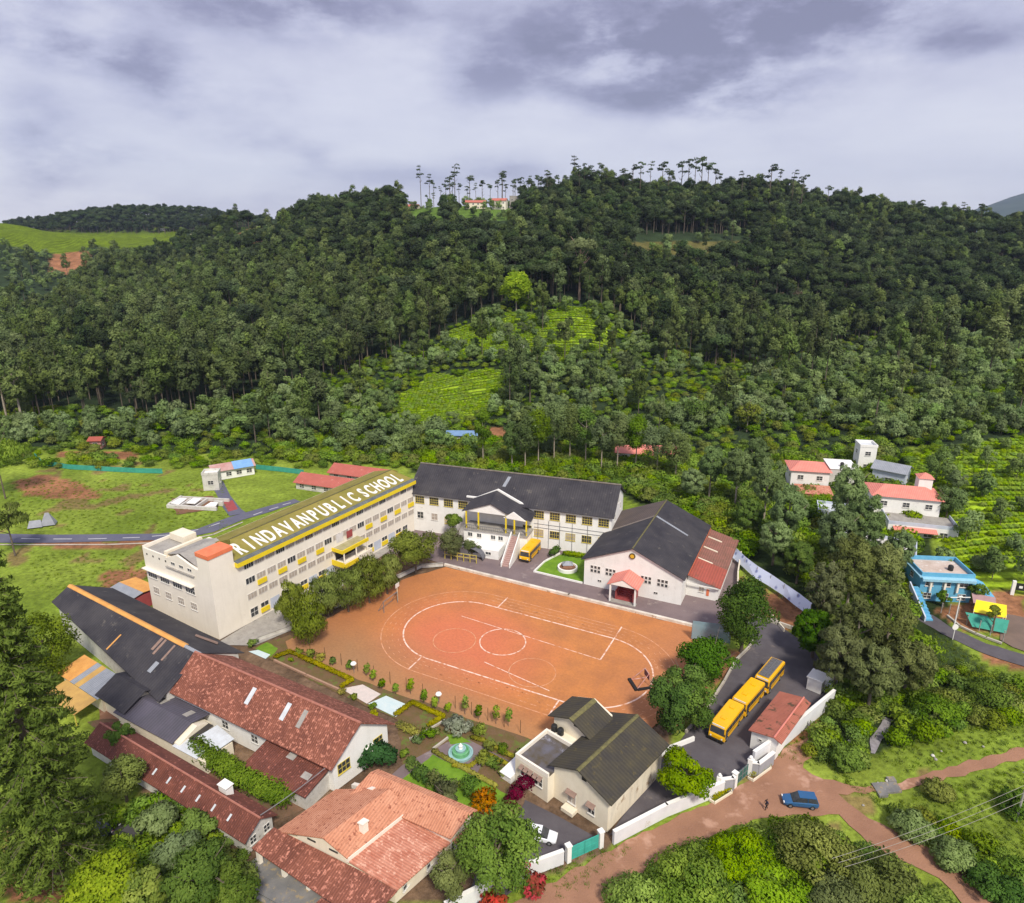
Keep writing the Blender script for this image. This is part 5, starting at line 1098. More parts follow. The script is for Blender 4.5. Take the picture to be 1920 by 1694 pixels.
b = MB(); b.slab([(5.0,1.3,7.9),(12.2,1.3,7.9),(12.2,10.2,7.9),(5.0,10.2,7.9)], .1); part('flat_roof', b, white, r1)
b = MB(); b.slab([(-4,-6,3.0),(5,-6,3.0),(5,-.7,3.7),(-4,-.7,3.7)], .12); b.box(-3.8,4.8,-5.8,-1,0,2.9); part('lean_to', b, tile_pinky, r1)
o = single('water_tank', (lambda q: (q.lathe((0,0,0), [(.5,0),(.52,.8),(.4,1.05),(.1,1.2)], 14), q)[1])(MB()), black_plastic, 'black water tank on the flat white roof beside the salmon hipped roof', 'water tank', r1.matrix_basis @ Vector((8.5,4,7.9)))
r2 = flat_house('hill_house', 'white house with a wide salmon roof, square tower and a railed terrace', onland(1692,985), D(-16), 14.5, 8.5, 7.2, white, salmon, storeys=2, wins=3, roofkind='hip', z=onland(1692,985).z-.3)
b = MB(); b.box(3.2, 6.2, 5.0, 8.0, 5, 10.8); part('tower', b, white, r2)
b = MB(); b.add([(2.9,4.7,10.8),(6.5,4.7,10.8),(6.5,8.3,10.8),(2.9,8.3,10.8),(4.7,6.5,11.9)], [(0,1,4),(1,2,4),(2,3,4),(3,0,4),(3,2,1,0)]); part('tower_roof', b, salmon, r2)
b = MB(); b.box(-5, 9.5, -7.5, -.05, 0, 3.1); part('terrace_block', b, white, r2)
b = MB(); b.box(-5,9.5,-7.5,-7.35,3.1,3.9); b.box(9.35,9.5,-7.3,-.1,3.1,3.9); b.box(-5,-4.85,-7.3,-.1,3.1,3.9); part('terrace_rail', b, palewall, r2)
b = MB(); b.box(-4.8, 9.3, -7.3, -.1, 3.1, 3.16); part('terrace_floor', b, concrete, r2)
b = MB(); b.slab([(-4,-9,2.3),(5,-9,2.3),(5,-7.51,2.8),(-4,-7.51,2.8)], .12); part('porch_roof', b, salmon, r2)
for k in range(4): window(r2, -3+k*3.2, -7.5, 1.5, 0, 1.5, 1.3, 2, 2)
flat_house('shed', 'grey-roofed pale shed behind the wide salmon roof', onland(1662,915), D(-40), 8, 6, 5.2, palewall, steel, storeys=1, wins=1, roofkind='gable', z=onland(1662,915).z-.3)
flat_house('hill_house', 'narrow white house standing tall behind the tall trees right of the hall', onland(1622,885), D(-10), 4.5, 5, 7.5, white, pale_sheet, storeys=2, wins=1, z=onland(1622,885).z-.3)
flat_house('hill_house', 'pale whitewashed house half hidden by the big trees above the blue house', onland(1640,1070), D(-30), 14, 8, 4.6, palewall, grime, storeys=1, wins=3, z=onland(1640,1070).z-.3)
flat_house('hill_house', 'stained pale house behind the tall trees, left of the wide salmon roof', onland(1560,985), D(-20), 7, 6, 3.4, palewall, pale_sheet, storeys=1, wins=2, z=onland(1560,985).z-.3)
r3 = flat_house('blue_house', 'bright blue house with a walled flat roof beside the hill road', onland(1768,1128), D(-6), 9.6, 7.6, 5.4, blue_paint, M('dusty_roof_top', (.58,.48,.42), (.46,.36,.30), .5, .9, c3=(.66,.62,.58), t3=.58), par=.9, storeys=2, wins=3, z=onland(1768,1128).z-.3)
b = MB(); b.slab([(-4.9,-.9,5.3),(4.9,-.9,5.3),(4.9,-.12,5.5),(-4.9,-.12,5.5)], .5); b.slab([(-5.4,-.5,5.6),(-4.9,-.5,5.6),(-4.9,7,5.6),(-5.4,7,5.6)], .2); part('cornice', b, M('pale_blue_paint', (.30,.55,.70), None, 2, .7), r3)
for xx in (-3.2,-.6,1.8): b = MB(); b.box(xx, xx+.35, -.5, -.02, 2.4, 4.7); part('column', b, cream, r3)
b = MB(); b.slab([(4.9,-1,3.0),(8.6,-1.5,2.2),(8.9,4,2.8),(4.9,6,4.2)], .3); part('side_roof', b, blue_paint, r3)
b = MB()
for i in range(10): b.box(-6.6-.0*i, -5.2, -7.5+i*.75, -7.5+(i+1)*.75, 0, .32*(i+1))
part('stair', b, blue_paint, r3)
b = MB(); b.add([(-6.9,-7.8,0),(-6.9,0,0),(-6.9,0,4.2),(-6.9,-7.8,1.0),(-6.65,-7.8,0),(-6.65,0,0),(-6.65,0,4.2),(-6.65,-7.8,1.0)], [(0,3,2,1),(4,5,6,7),(0,4,7,3),(1,2,6,5),(3,7,6,2)]); part('stair_wall', b, palewall, r3)
single('water_tank', (lambda q: (q.lathe((0,0,0), [(.5,0),(.52,.8),(.4,1.05),(.1,1.2)], 14), q)[1])(MB()), black_plastic, 'black water tank standing on the dusty roof of the blue house', 'water tank', r3.matrix_basis @ Vector((1.9,3.2,5.46)))
# awning, net, sign by the road
t = thing('market_canopy', 'yellow sheet canopy with a green net skirt beside the hill road', 'canopy', P(1852,1168), D(-25))
b = MB(); b.slab([(-3.0,-1.8,2.6),(2.2,-1.8,2.6),(2.6,1.6,3.5),(-2.2,1.6,3.5)], .08); part('sheet', b, M('bright_yellow_sheet', (.86,.72,.02), (.80,.66,.02), 1, .5), t)
b = MB(); b.add([(-4.2,-2.1,2.3),(2.6,-2.1,2.3),(2.2,-3.6,.4),(-3.0,-3.6,.4),(-4.2,-2.0,2.3),(2.6,-2.0,2.3),(2.2,-3.5,.4),(-3.0,-3.5,.4)], [(0,1,2,3),(7,6,5,4),(0,4,5,1),(1,5,6,2),(2,6,7,3),(3,7,4,0)]); part('net', b, netgreen, t)
for xx, yy in ((-2.9,-1.7),(2.1,-1.7),(-2.1,1.5),(2.5,1.5)): b = MB(); b.tube((xx,yy,0),(xx,yy,2.9), .06, n=6); part('post', b, white, t)
b = MB(); b.slab([(-2.4,2.2,2.4),(1.4,2.2,2.4),(1.4,5.2,3.0),(-2.4,5.2,3.0)], .1); part('rear_sheet', b, M('faded_pink_sheet', (.42,.27,.27), (.36,.22,.22), 1, .8), t)
t = thing('gate_sign', 'black entrance board on a white pillar at the right edge above the hill road', 'sign', P(1896,1118), D(-20))
b = MB(); b.box(-.3, .3, -.25, .25, 0, 3.4); part('pillar', b, white, t)
b = MB(); b.box(.32, 7.0, -.1, .1, 1.5, 3.0); part('board', b, black_plastic, t)
b = MB()
for i in range(4): b.box(.9+i*1.5, 1.5+i*1.5, -.14, -.101, 2.0, 2.5)
part('marks', b, white, t)
# roadside fence of pale posts, low kerb
wall_thing('roadside_kerb', 'broken cream kerb along the hill road below the posts', px((1776,1156),(1800,1176),(1830,1190),(1850,1198),(1878,1208)), .35, .35, kerbm, 'kerb')
cnt = 0
for (a, c) in ((1764,1150),(1779,1152),(1795,1158),(1812,1172),(1835,1184),(1856,1192),(1880,1203)):
    p = P(a, c); b = MB(); b.tube((0,0,0),(0,0,2.1), .09, .07, 6); b.box(-.1,.1,-.1,.1,2.1,2.16)
    single('fence_post', b, concrete, 'slender pale concrete post in the row beside the hill road', 'post', p, group='posts beside the hill road')
t = thing('street_lamp', 'white street lamp with a cross arm beside the hill road kerb', 'street lamp', P(1788,1178))
b = MB(); b.tube((0,0,0),(0,0,6.6), .12, .08, 8); part('pole', b, white, t); b = MB(); b.box(-1.8,1.8,-.06,.06,6.3,6.42); part('arm', b, white, t); b = MB(); b.box(-.35,.35,-.14,.14,6.45,6.62); part('lamp', b, white, t)
t = thing('signboard', 'small white round sign on a short post in the grass below the hill road', 'sign', P(1786,1200))
b = MB(); b.tube((0,0,0),(0,0,2.4), .07, n=6); part('post', b, white, t); b = MB(); b.tube((0,-.05,2.6),(0,.05,2.6), .55, n=16); part('panel', b, white, t)

# left side
flat_house('farm_house', 'white cottage with a half red, half blue roof beyond the left road', P(440,896), D(-38+70), 11.5, 5, 3.0, white, M('rusty_red_blue', (.42,.22,.20), (.5,.34,.32), .3, .8), storeys=1, wins=4, roofkind='gable')
bb = MB(); bb.slab([(0,-.9,2.95),(5.6,-.9,2.95),(5.6,2.5,4.34),(0,2.5,4.34)], .05)
fh_ = [o for o in bpy.data.objects if o.name.startswith('farm_house')][0]; part('roof_sheet', bb, M('blue_sheet', (.20,.38,.66), (.16,.32,.58), .6, .6), fh_)
flat_house('gate_tower', 'small white square gate tower beside the side road beyond the left road', P(397,920), D(10), 4.2, 3.6, 4.6, grime, white, storeys=1, wins=1)
flat_house('red_shed', 'long red-roofed shed behind the mossy lettered roof, nearer of two', P(612,925), D(-42+22), 20, 7, 2.2, grime, M('washed_red_roof', (.50,.14,.11), (.42,.12,.09), .4, .8, c3=(.58,.28,.22), t3=.62, wave=('X', .5, 0, .2)), storeys=1, wins=5, roofkind='gable')
flat_house('red_shed', 'long red-roofed shed behind the mossy lettered roof, farther of two', P(668,905), D(-42+22), 18, 7, 2.2, grime, MATS['washed_red_roof'], storeys=1, wins=4, roofkind='gable')
flat_house('red_hut', 'tiny red-roofed hut at the edge of the far left field', P(180,842), D(5), 3.6, 3.2, 3.0, M('pink_wall', (.5,.25,.22), None, 1, .8), red_sheet, storeys=1, wins=1, roofkind='gable')
for (a, c, lb) in ((92,984,'pointed grey tarpaulin shelter in the grass by the left road'),(68,988,'flat grey tarpaulin shelter in the grass by the left road')):
    t = thing('shelter', lb, 'shelter', P(a, c), D(20)); b = MB(); pk = 3.2 if a > 80 else 1.7
    b.add([(-1.6,-1.2,.2),(1.6,-1.2,.2),(1.6,1.2,.2),(-1.6,1.2,.2),(-.4 if a > 80 else -1.2,0,pk),(.4 if a > 80 else 1.2,0,pk)], [(0,1,5,4),(1,2,5),(2,3,4,5),(3,0,4),(3,2,1,0)]); part('cover', b, M('tarp_grey', (.30,.31,.35), (.24,.25,.28), 1, .7) if 'tarp_grey' not in MATS else MATS['tarp_grey'], t)
t = thing('foundation_walls', 'broken white foundation walls of an unfinished house beyond the left road', 'ruin', P(360,955), D(-8))
b = MB(); b.box(-7,7,-.3,.3,0,.9); b.box(-7,-6.4,.3,6,0,1.1); b.box(-3.4,-2.9,.3,5,0,1.0); b.box(.6,1.1,.3,6,0,.8); b.box(4.5,7,3,3.6,0,1.3); b.box(-7,7,6,6.5,0,.8); part('wall', b, grime, t)
b = MB(); b.slab([(-6.2,.6,1.2),(-3.8,.4,1.0),(-3.6,3.8,1.4),(-6.0,4.4,1.2)], .25); b.slab([(-2.4,1.5,1.1),(0.2,1.3,1.1),(.2,4.5,1.3),(-2.2,4.6,1.3)], .25); b.slab([(3.4,.2,.9),(6.4,.6,1.0),(6.0,2.6,1.2),(3.8,2.9,1.1)], .25); part('slab', b, white, t)
flatsheet('terrace_soil', jag(px((322,935),(400,930),(408,955),(330,965)), .3, 1.5, 8), .004, soilm)
flatsheet('brick_apron', px((418,942),(436,938),(446,955),(428,960)), .018, maroon)
# green shade-net fence across the field
nf = px((66,858),(80,872),(130,880),(200,884),(260,887),(305,888))
wall_thing('net_fence', 'long blue-green shade-net fence across the upper left field', nf, .06, 1.5, netgreen, 'fence')
wall_thing('net_fence', 'short blue-green net fence right of the white farm cottage', px((480,880),(520,884),(570,890)), .06, 1.5, netgreen, 'fence')
# far houses on the hill
def on(px0, py0): v = onland(px0, py0); return v
for (a, c, w_, d_, h_, wm_, rf, rk, lb) in (
  (752,391,16,7,4,cream2,M('ridge_red_roof', (.5,.16,.12), None, 1, .8),'gable','cream house on the ridge meadow left of the thin trees'),
  (775,392,9,6,3,cream2,MATS['ridge_red_roof'],'gable','small red-roofed cream house on the ridge meadow, just right of the larger one'),
  (892,392,18,8,6,cream2,MATS['ridge_red_roof'],'gable','long cream house with a red roof on the ridge meadow under the thin trees'),
  (935,393,13,9,8,cream,MATS['ridge_red_roof'],'gable','tall cream house with a salmon roof at the right end of the ridge meadow'),
  (978,388,22,10,11,concrete,concrete,'flat','unfinished grey building on the ridge beside the thin trees'),
  (1295,357,10,5,4,yellow,ridge_orange,'gable','small yellow house among the trees on top of the ridge'),
  (968,662,6,4,3,white,white,'flat','tiny white hut in the middle of the tea terraces'),
  (1003,672,3,3,3,cream2,red_sheet,'gable','tiny red-roofed hut right of the white hut in the tea terraces'),
  (557,776,4,3,2.5,white,white,'flat','tiny white-roofed hut in the low trees left of the tea'),
  (866,830,10,4,3,grime,M('blue_hut_roof',(.18,.30,.5),None,1,.7),'gable','blue-roofed hut among the trees behind the school'),
  (1188,868,11,6,3.6,white,salmon,'gable','pink-roofed house half hidden behind the row of tall trees, left of two'),
  (1238,866,11,6,3.2,white,M('pink_red_roof',(.62,.20,.17),(.5,.16,.14),1,.8),'gable','pink-red-roofed house half hidden behind the row of tall trees, right of two'),
  (305,433,9,6,4,white,white,'flat','tiny white house on the left tea hill below the far wood'),
  (362,444,9,6,4,cream2,white,'flat','tiny pale house at the foot of the far left wooded hill')):
    p = on(a, c); flat_house('hill_hut' if w_ < 8 else 'hill_house', lb, p, D(random.uniform(-14,14)), w_, d_, h_, wm_, rf, storeys=1 if h_ < 5 else 2, wins=max(1, int(w_/4)), roofkind=rk, z=p.z-.4)

# ================================================================ vehicles
def wheel(parent, x, y, r, wd):
    b = MB(); b.tube((x-wd/2,y,r),(x+wd/2,y,r), r, n=16); o = part('wheel', b, rubber, parent)
    b = MB(); s_ = 1 if x > 0 else -1; b.tube((x+s_*wd*.5,y,r),(x+s_*(wd*.5+.02),y,r), r*.55, n=12); part('rim', b, rail, o)
def bus(label, x, y, rot, rack=False, group=None):
    t = thing('school_bus', label, 'bus', CW(x, y, 0), CROT+R_(rot), group)
    Lb, Wb, Hb = 7.0, 2.3, 2.95
    b = MB(); prof = [(-3.5,.45),(-3.5,1.15),(-3.36,1.5),(-3.18,2.62),(-3.0,2.82),(3.4,2.86),(3.5,2.7),(3.5,.45)]
    n = len(prof); w2 = Wb/2
    for k in range(1):
        vs = [(-w2, p[0], p[1]) for p in prof]+[(w2, p[0], p[1]) for p in prof]
        b.add(vs, [tuple(range(n)), tuple(reversed(range(n, 2*n)))]+[(i, n+i, n+(i+1) % n, (i+1) % n) for i in range(n)])
    me = b.mesh('body', busyel); bm = bmesh.new(); bm.from_mesh(me); bmesh.ops.recalc_face_normals(bm, faces=bm.faces)
    bmesh.ops.bevel(bm, geom=[e_ for e_ in bm.edges if (e_.verts[0].co.z > 2.5 and e_.verts[1].co.z > 2.5)], offset=.10, segments=3, affect='EDGES'); bm.to_mesh(me); bm.free(); obj('body', me, t)
    b = MB()
    for s_ in (-1, 1):
        for k in range(6): y0 = -2.65+k*1.02; b.box(s_*(w2+.012)-.012, s_*(w2+.012)+.012, y0, y0+.92, 1.45, 2.30)
    part('side_windows', b, dark, t)
    b = MB(); b.add([(-w2+.1,-3.40,1.42),(w2-.1,-3.40,1.42),(w2-.14,-3.24,2.45),(-w2+.14,-3.24,2.45)], [(0,1,2,3)]); part('windscreen', b, dark, t)
    b = MB(); b.box(-w2+.2, w2-.2, 3.5, 3.52, 1.5, 2.3); part('rear_window', b, dark, t)
    b = MB(); b.box(-w2-.03, w2+.03, -3.62, -3.5, .42, .72); b.box(-w2-.03, w2+.03, 3.5, 3.6, .42, .7); part('bumper', b, rubber, t)
    b = MB(); b.box(-w2-.02, w2+.02, -2.9, 3.4, 1.08, 1.16); part('stripe', b, M('bus_brown', (.08,.03,.01), None, 1, .5) if 'bus_brown' not in MATS else MATS['bus_brown'], t)
    b = MB(); b.box(-.9, .9, -3.16, -3.1, 2.5, 2.76); part('destination_board', b, white, t)
    for s_ in (-1, 1): b = MB(); b.tube((s_*.82,-3.49,.92),(s_*.82,-3.54,.92), .13, n=10); part('headlight', b, white, t)
    for s_ in (-1, 1): b = MB(); b.box(s_*1.2-.03, s_*1.2+.03, -3.5, -3.4, 1.5, 1.9); part('mirror', b, rubber, t)
    for s_ in (-1, 1):
        for yy in (-2.3, 2.0): wheel(t, s_*(w2-.13), yy, .45, .28)
    b = MB(); b.box(-.35, .35, -1.6, -.9, 2.86, 2.95); b.box(-.35, .35, 1.4, 2.1, 2.87, 2.96)
    if not rack: part('roof_hatch', b, busyel, t)
    b = MB(); b.box(w2+.005, w2+.03, -3.0, -2.25, .75, 2.3); part('door', b, dark, t)
    if rack:
        b = MB(); b.box(-.72, .72, -2.7, 3.0, 2.90, 2.93); part('roof_rack', b, steel if False else M('rack_grey', (.10,.10,.11), (.14,.14,.15), 3, .5), t)
        b = MB()
        for xx in (-.8, 0, .8): b.box(xx-.03, xx+.03, -2.8, 3.1, 2.9, 3.05)
        for k in range(7): b.box(-.8, .8, -2.8+k*.97, -2.75+k*.97, 2.94, 3.0)
        part('rack_bars', b, rail, t)
    return t
bus('yellow school bus parked by the kerb, nearest the gate of the three in line', 85.25, 16.9, -13)
bus('yellow school bus parked by the kerb, in the middle of the three in line', 87.15, 23.9, -15)
bus('yellow school bus with a black roof rack, farthest of the three in line', 89.35, 31.1, -14, True)
bus('yellow school bus standing beside the porch of the white rear block', 35.3, 55.2, 3)
def car(label, loc, rot, paint, L_=4.0, W_=1.7, Hc=1.5, suv=False, cat='car'):
    t = thing('parked_car', label, cat, loc, rot); w2 = W_/2; l2 = L_/2
    b = MB()     # lofted cross sections along the length (x = forward)
    sec = [(-l2,.45,.80,.80),(-l2+.15,.30,.95,.92),(-l2*.45,.26,1.0,.95),(l2*.35,.26,1.0,.90),(l2*.85,.30,.94,.74),(l2,.40,.80,.62)]
    rings = []
    for (x, zb, ws, zt) in sec:
        w_ = w2*ws; rings.append([(x,-w_*.92,zb),(x,w_*.92,zb),(x,w_,zb+.2),(x,w_*.97,zt-.06),(x,w_*.85,zt),(x,-w_*.85,zt),(x,-w_*.97,zt-.06),(x,-w_,zb+.2)])
    vs = [v for r in rings for v in r]; n = 8; fs = [tuple(reversed(range(n))), tuple(range(n*(len(rings)-1), n*len(rings)))]
    for k in range(len(rings)-1):
        for i in range(n): fs.append((k*n+i, k*n+(i+1) % n, (k+1)*n+(i+1) % n, (k+1)*n+i))
    b.add(vs, fs); part('body', b, paint, t)
    xr = -l2+.12 if suv else -l2*.80
    c = [(xr,.88),(xr+.28,Hc-.02),(l2*.12,Hc),(l2*.50,.88)]
    b = MB(); wb, wt = w2*.86, w2*.68
    vs = [(c[0][0],-wb,c[0][1]),(c[1][0],-wt,c[1][1]),(c[2][0],-wt,c[2][1]),(c[3][0],-wb,c[3][1])]; vs += [(x,-y,z) for x,y,z in vs]
    b.add(vs, [(0,1,2,3),(7,6,5,4),(0,4,5,1),(2,6,7,3)]); part('glasshouse', b, dark, t)
    b = MB(); b.slab([(c[1][0]-.02,-wt-.02,Hc+.03),(c[2][0]+.02,-wt-.02,Hc+.03),(c[2][0]+.02,wt+.02,Hc+.03),(c[1][0]-.02,wt+.02,Hc+.03)], .06)
    for s_ in (-1, 1):
        for x_ in ((c[1][0]+c[2][0])/2, ): b.add([(x_-.05,s_*wb*1.01,.9),(x_+.05,s_*wb*1.01,.9),(x_+.05,s_*wt*1.02,Hc),(x_-.05,s_*wt*1.02,Hc)], [(0,1,2,3),(3,2,1,0)])
    part('roof', b, paint, t)
    for s_ in (-1, 1):
        b = MB(); b.box(l2-.12, l2-.0, s_*w2*.62-.14, s_*w2*.62+.14, .55, .70); part('headlight', b, white, t)
        b = MB(); b.box(-l2-.01, -l2+.08, s_*w2*.66-.12, s_*w2*.66+.12, .60, .78); part('tail_light', b, maroon, t)
        for xx in (-l2*.62, l2*.62):
            q = MB(); q.tube((xx,s_*(w2-.2),.32),(xx,s_*(w2-.0),.32), .32, n=14); o = part('wheel', q, rubber, t); q = MB(); q.tube((xx,s_*(w2+.0),.32),(xx,s_*(w2+.012),.32), .18, n=10); part('rim', q, rail, o)
    return t
paintblue = M('car_blue', (.02,.10,.24), (.02,.09,.22), 1, .25, spec=.6); paintwhite = M('car_white', (.78,.80,.84), (.75,.77,.81), 1, .25, spec=.6); paintblack = M('car_black', (.025,.03,.05), None, 1, .25, spec=.6)
car('dark blue car stopped on the dirt road outside the green gate', P(1499,1508), D(172), paintblue, 4.3, 1.75, 1.55, True)
car('white car parked in the yard beside the turquoise gate', P(1012,1572), D(-14), paintwhite, 4.2, 1.7, 1.42)
car('black car half hidden under the conifer at the lower left, the bluish one', P(185,1560), D(150), paintblack, 4.2, 1.75, 1.5, True)
car('black car half hidden under the conifer at the lower left, the grey-roofed one', P(243,1570), D(160), M('car_grey', (.06,.055,.055), None, 1, .4), 4.2, 1.75, 1.5, True)
# motorcycle-sized white tank by the hall corner, seen as small white drum
# ================================================================ person (walking, dark clothes)
def skinfig(name, verts, edges, radii, m, parent=None, sub=2):
    me = bpy.data.meshes.new(name); me.from_pydata(verts, edges, []); o = bpy.data.objects.new(name, me); col.objects.link(o)
    sk = o.modifiers.new('skin', 'SKIN'); sv = me.skin_vertices[0].data
    for i, r in enumerate(radii): sv[i].radius = (r, r) if not isinstance(r, tuple) else r
    sv[0].use_root = True; ss = o.modifiers.new('sub', 'SUBSURF'); ss.levels = ss.render_levels = sub
    dg = bpy.context.evaluated_depsgraph_get(); m2 = bpy.data.meshes.new_from_object(o.evaluated_get(dg)); bpy.data.objects.remove(o); m2.name = name
    m2.materials.clear(); m2.materials.append(m); m2.polygons.foreach_set('use_smooth', [True]*len(m2.polygons))
    return obj(name, m2, parent)
skin = M('brown_skin', (.22,.11,.06), None, 3, .6); cloth1 = M('dark_blue_shirt', (.03,.035,.07), None, 3, .9); cloth2 = M('charcoal_trousers', (.03,.03,.035), None, 3, .9); hairm = M('black_hair', (.01,.01,.01), None, 3, .6)
pp = P(1436,1519); t = thing('person', 'person in dark shirt and trousers walking on the dirt road left of the blue car', 'person', pp, D(100))
V_ = [(0,0,.93),(0,0,1.10),(0,0,1.30),(0,0,1.44),(0,.01,1.52),(0,.02,1.60),(0,.02,1.70),(-.11,0,.88),(-.12,.16,.50),(-.12,.10,.10),(-.12,.24,.05),(.11,0,.88),(.12,-.08,.50),(.12,-.30,.14),(.12,-.20,.05),
      (-.20,0,1.40),(-.26,-.10,1.14),(-.25,.02,.90),(-.25,.06,.80),(.20,0,1.40),(.26,.10,1.14),(.24,.24,.94),(.24,.29,.86)]
E_ = [(0,1),(1,2),(2,3),(3,4),(4,5),(5,6),(0,7),(7,8),(8,9),(9,10),(0,11),(11,12),(12,13),(13,14),(3,15),(15,16),(16,17),(17,18),(3,19),(19,20),(20,21),(21,22)]
R__ = [(.15,.10),(.13,.09),(.16,.10),(.10,.08),.055,.085,.075,.085,.055,.038,.035,.085,.055,.038,.035,.055,.042,.032,.03,.055,.042,.032,.03]
skinfig('body', V_, E_, R__, skin, t)
skinfig('shirt', [V_[i] for i in (0,1,2,3,15,16,19,20)], [(0,1),(1,2),(2,3),(3,4),(4,5),(3,6),(6,7)], [(.165,.115),(.145,.105),(.175,.115),(.11,.09),.07,.055,.07,.055], cloth1, t)
skinfig('trousers', [(0,0,.95)]+[V_[i] for i in (7,8,9,11,12,13)], [(0,1),(1,2),(2,3),(0,4),(4,5),(5,6)], [(.16,.115),.10,.07,.052,.10,.07,.052], cloth2, t)
skinfig('hair', [(0,0.0,1.66),(0,.0,1.74)], [(0,1)], [.09,.07], hairm, t)

# ================================================================ field furniture
t = thing('football_goal', 'dark metal goal frame at the far left end of the clay field', 'goal', P(733,1140), CROT+HP)
b = MB()
for xx in (-2.2, 2.2): b.tube((xx,0,0),(xx,0,2.4), .07, n=6); b.tube((xx,0,2.4),(xx,1.4,0), .05, n=6)
b.tube((-2.2,0,2.4),(2.2,0,2.4), .07, n=6); b.tube((-2.2,1.4,.05),(2.2,1.4,.05), .05, n=6); part('frame', b, rail, t)
b = MB(); b.tube((2.8,.4,0),(2.8,.4,3.6), .09, n=8); part('hoop_post', b, M('cream_post', (.7,.6,.4), None, 2, .7), t); b = MB(); b.box(2.2,3.4,.28,.34,3.0,3.9); part('backboard', b, frame_w, t)
t = thing('goal_frame', 'tipped red and white goal frame on a black base inside the track end', 'goal', P(1202,1283), CROT+R_(-50))
b = MB()
for s_ in (-1.3, 1.3): b.tube((s_,-1.3,.1),(s_,1.2,.1), .07, n=6); b.tube((s_,1.2,.1),(s_*.6,.9,2.3), .06, n=6); b.tube((s_,-1.3,.1),(s_*.6,.9,2.3), .06, n=6)
b.tube((-.8,.9,2.3),(.8,.9,2.3), .07, n=6); part('frame', b, M('faded_red_frame', (.50,.18,.15), (.6,.4,.36), 2, .7), t)
b = MB(); b.box(-1.5,1.5,-1.7,-1.2,.0,.35); b.box(1.2,1.6,-1.2,1.0,0,.3); part('base', b, rubber, t)
b = MB(); b.box(-.9,.9,.85,.93,1.2,2.2); part('backboard', b, M('dark_red_board', (.12,.05,.05), (.2,.1,.1), 2, .8), t)
# pale blue see-through net screen beside the oval tree
netm, tn_, bn_ = newmat('pale_blue_net'); bn_.inputs['Base Color'].default_value = lin(.26,.40,.46); bn_.inputs['Roughness'].default_value = .8; bn_.inputs['Alpha'].default_value = .62
t = thing('net_screen', 'pale blue net screen at the corner of the court beside the dense oval tree', 'net', P(1296,1200), D(-14))
b = MB(); b.box(0, 6.6, -.02, .02, .3, 3.9); part('net', b, netm, t)
b = MB()
for xx in (0, 3.3, 6.6): b.tube((xx,.06,0),(xx,.06,4.0), .05, n=6)
part('post', b, rail, t)
# long painted cloth on a fence
cl, tcl, bcl = newmat('printed_cloth'); nq = tcl.nodes.new('ShaderNodeTexVoronoi'); nq.inputs['Scale'].default_value = .55; tq = tcl.nodes.new('ShaderNodeTexCoord'); tcl.links.new(tq.outputs['Object'], nq.inputs[0]); rq = tcl.nodes.new('ShaderNodeValToRGB'); rq.color_ramp.elements[0].position = .12; rq.color_ramp.elements[1].position = .28; rq.color_ramp.elements[0].color = lin(.20,.24,.45); rq.color_ramp.elements[1].color = lin(.58,.64,.80); tcl.links.new(nq.outputs[0], rq.inputs[0]); tcl.links.new(rq.outputs[0], bcl.inputs['Base Color'])
cp_ = [P(a, c) for a, c in ((1372,1052),(1392,1072),(1415,1090),(1440,1106),(1465,1124),(1490,1142),(1515,1162))]
b = MB(); o0 = cp_[0]; vs = []
for i, p in enumerate(cp_):
    q = p-o0; w_ = .25*math.sin(i*2.1); vs += [(q.x+w_,q.y,.9),(q.x+.8,q.y+1.0,2.9)]
for i in range(len(cp_)-1): b.add([vs[2*i],vs[2*i+2],vs[2*i+3],vs[2*i+1]], [(0,1,2,3)]); b.add([(v[0],v[1]+.04,v[2]-.03) for v in (vs[2*i],vs[2*i+2],vs[2*i+3],vs[2*i+1])], [(3,2,1,0)])
t = thing('cloth_banner', 'long pale blue and white printed cloth stretched on a fence behind the hall', 'banner', o0); part('cloth', b, cl, t)
b = MB()
for p in cp_: q = p-o0; b.tube((q.x+.3,q.y+.4,0),(q.x+.6,q.y+.8,2.9), .06, n=6)
part('post', b, concrete, t)
wall_thing('play_yard_wall', 'low cream wall below the printed cloth', px((1385,1095),(1440,1150),(1470,1185)), .2, .7, cream2)
# round planter with a model house and garden by the hall
t = thing('round_planter', 'white round planter with a small grey-roofed model house in the garden beside the hall', 'planter', P(1064,1068))
b = MB(); b.lathe((0,0,0), [(2.15,0),(2.15,.75),(1.85,.78),(1.85,.55)], 32); part('rim', b, white, t)
b = MB(); b.lathe((0,0,0), [(1.84,.5),(1.6,.68),(.9,.85),(.02,.9)], 24); part('soil', b, soilm, t)
b = MB(); b.box(-.95,.95,-.75,.75,.7,1.35); part('model_house', b, M('clay_brick', (.45,.24,.17), (.36,.2,.14), 3, .8), t)
b = MB(); b.add([(-1.15,-.95,1.35),(1.15,-.95,1.35),(1.15,.95,1.35),(-1.15,.95,1.35),(-.3,0,2.0),(.3,0,2.0)], [(0,1,5,4),(1,2,5),(2,3,4,5),(3,0,4),(3,2,1,0)]); part('model_roof', b, steel, t)
csheet('planter_garden', [(39.6,48.9),(50.3,48.8),(50.2,61.0),(41.5,59.6),(39.5,55)], .014, lawn)
wall_thing('garden_kerb', 'white kerb round the small green garden beside the hall', cw((40.8,59.2),(39.4,54),(39.3,48.7),(50.4,48.6)), .25, .35, white, 'kerb')
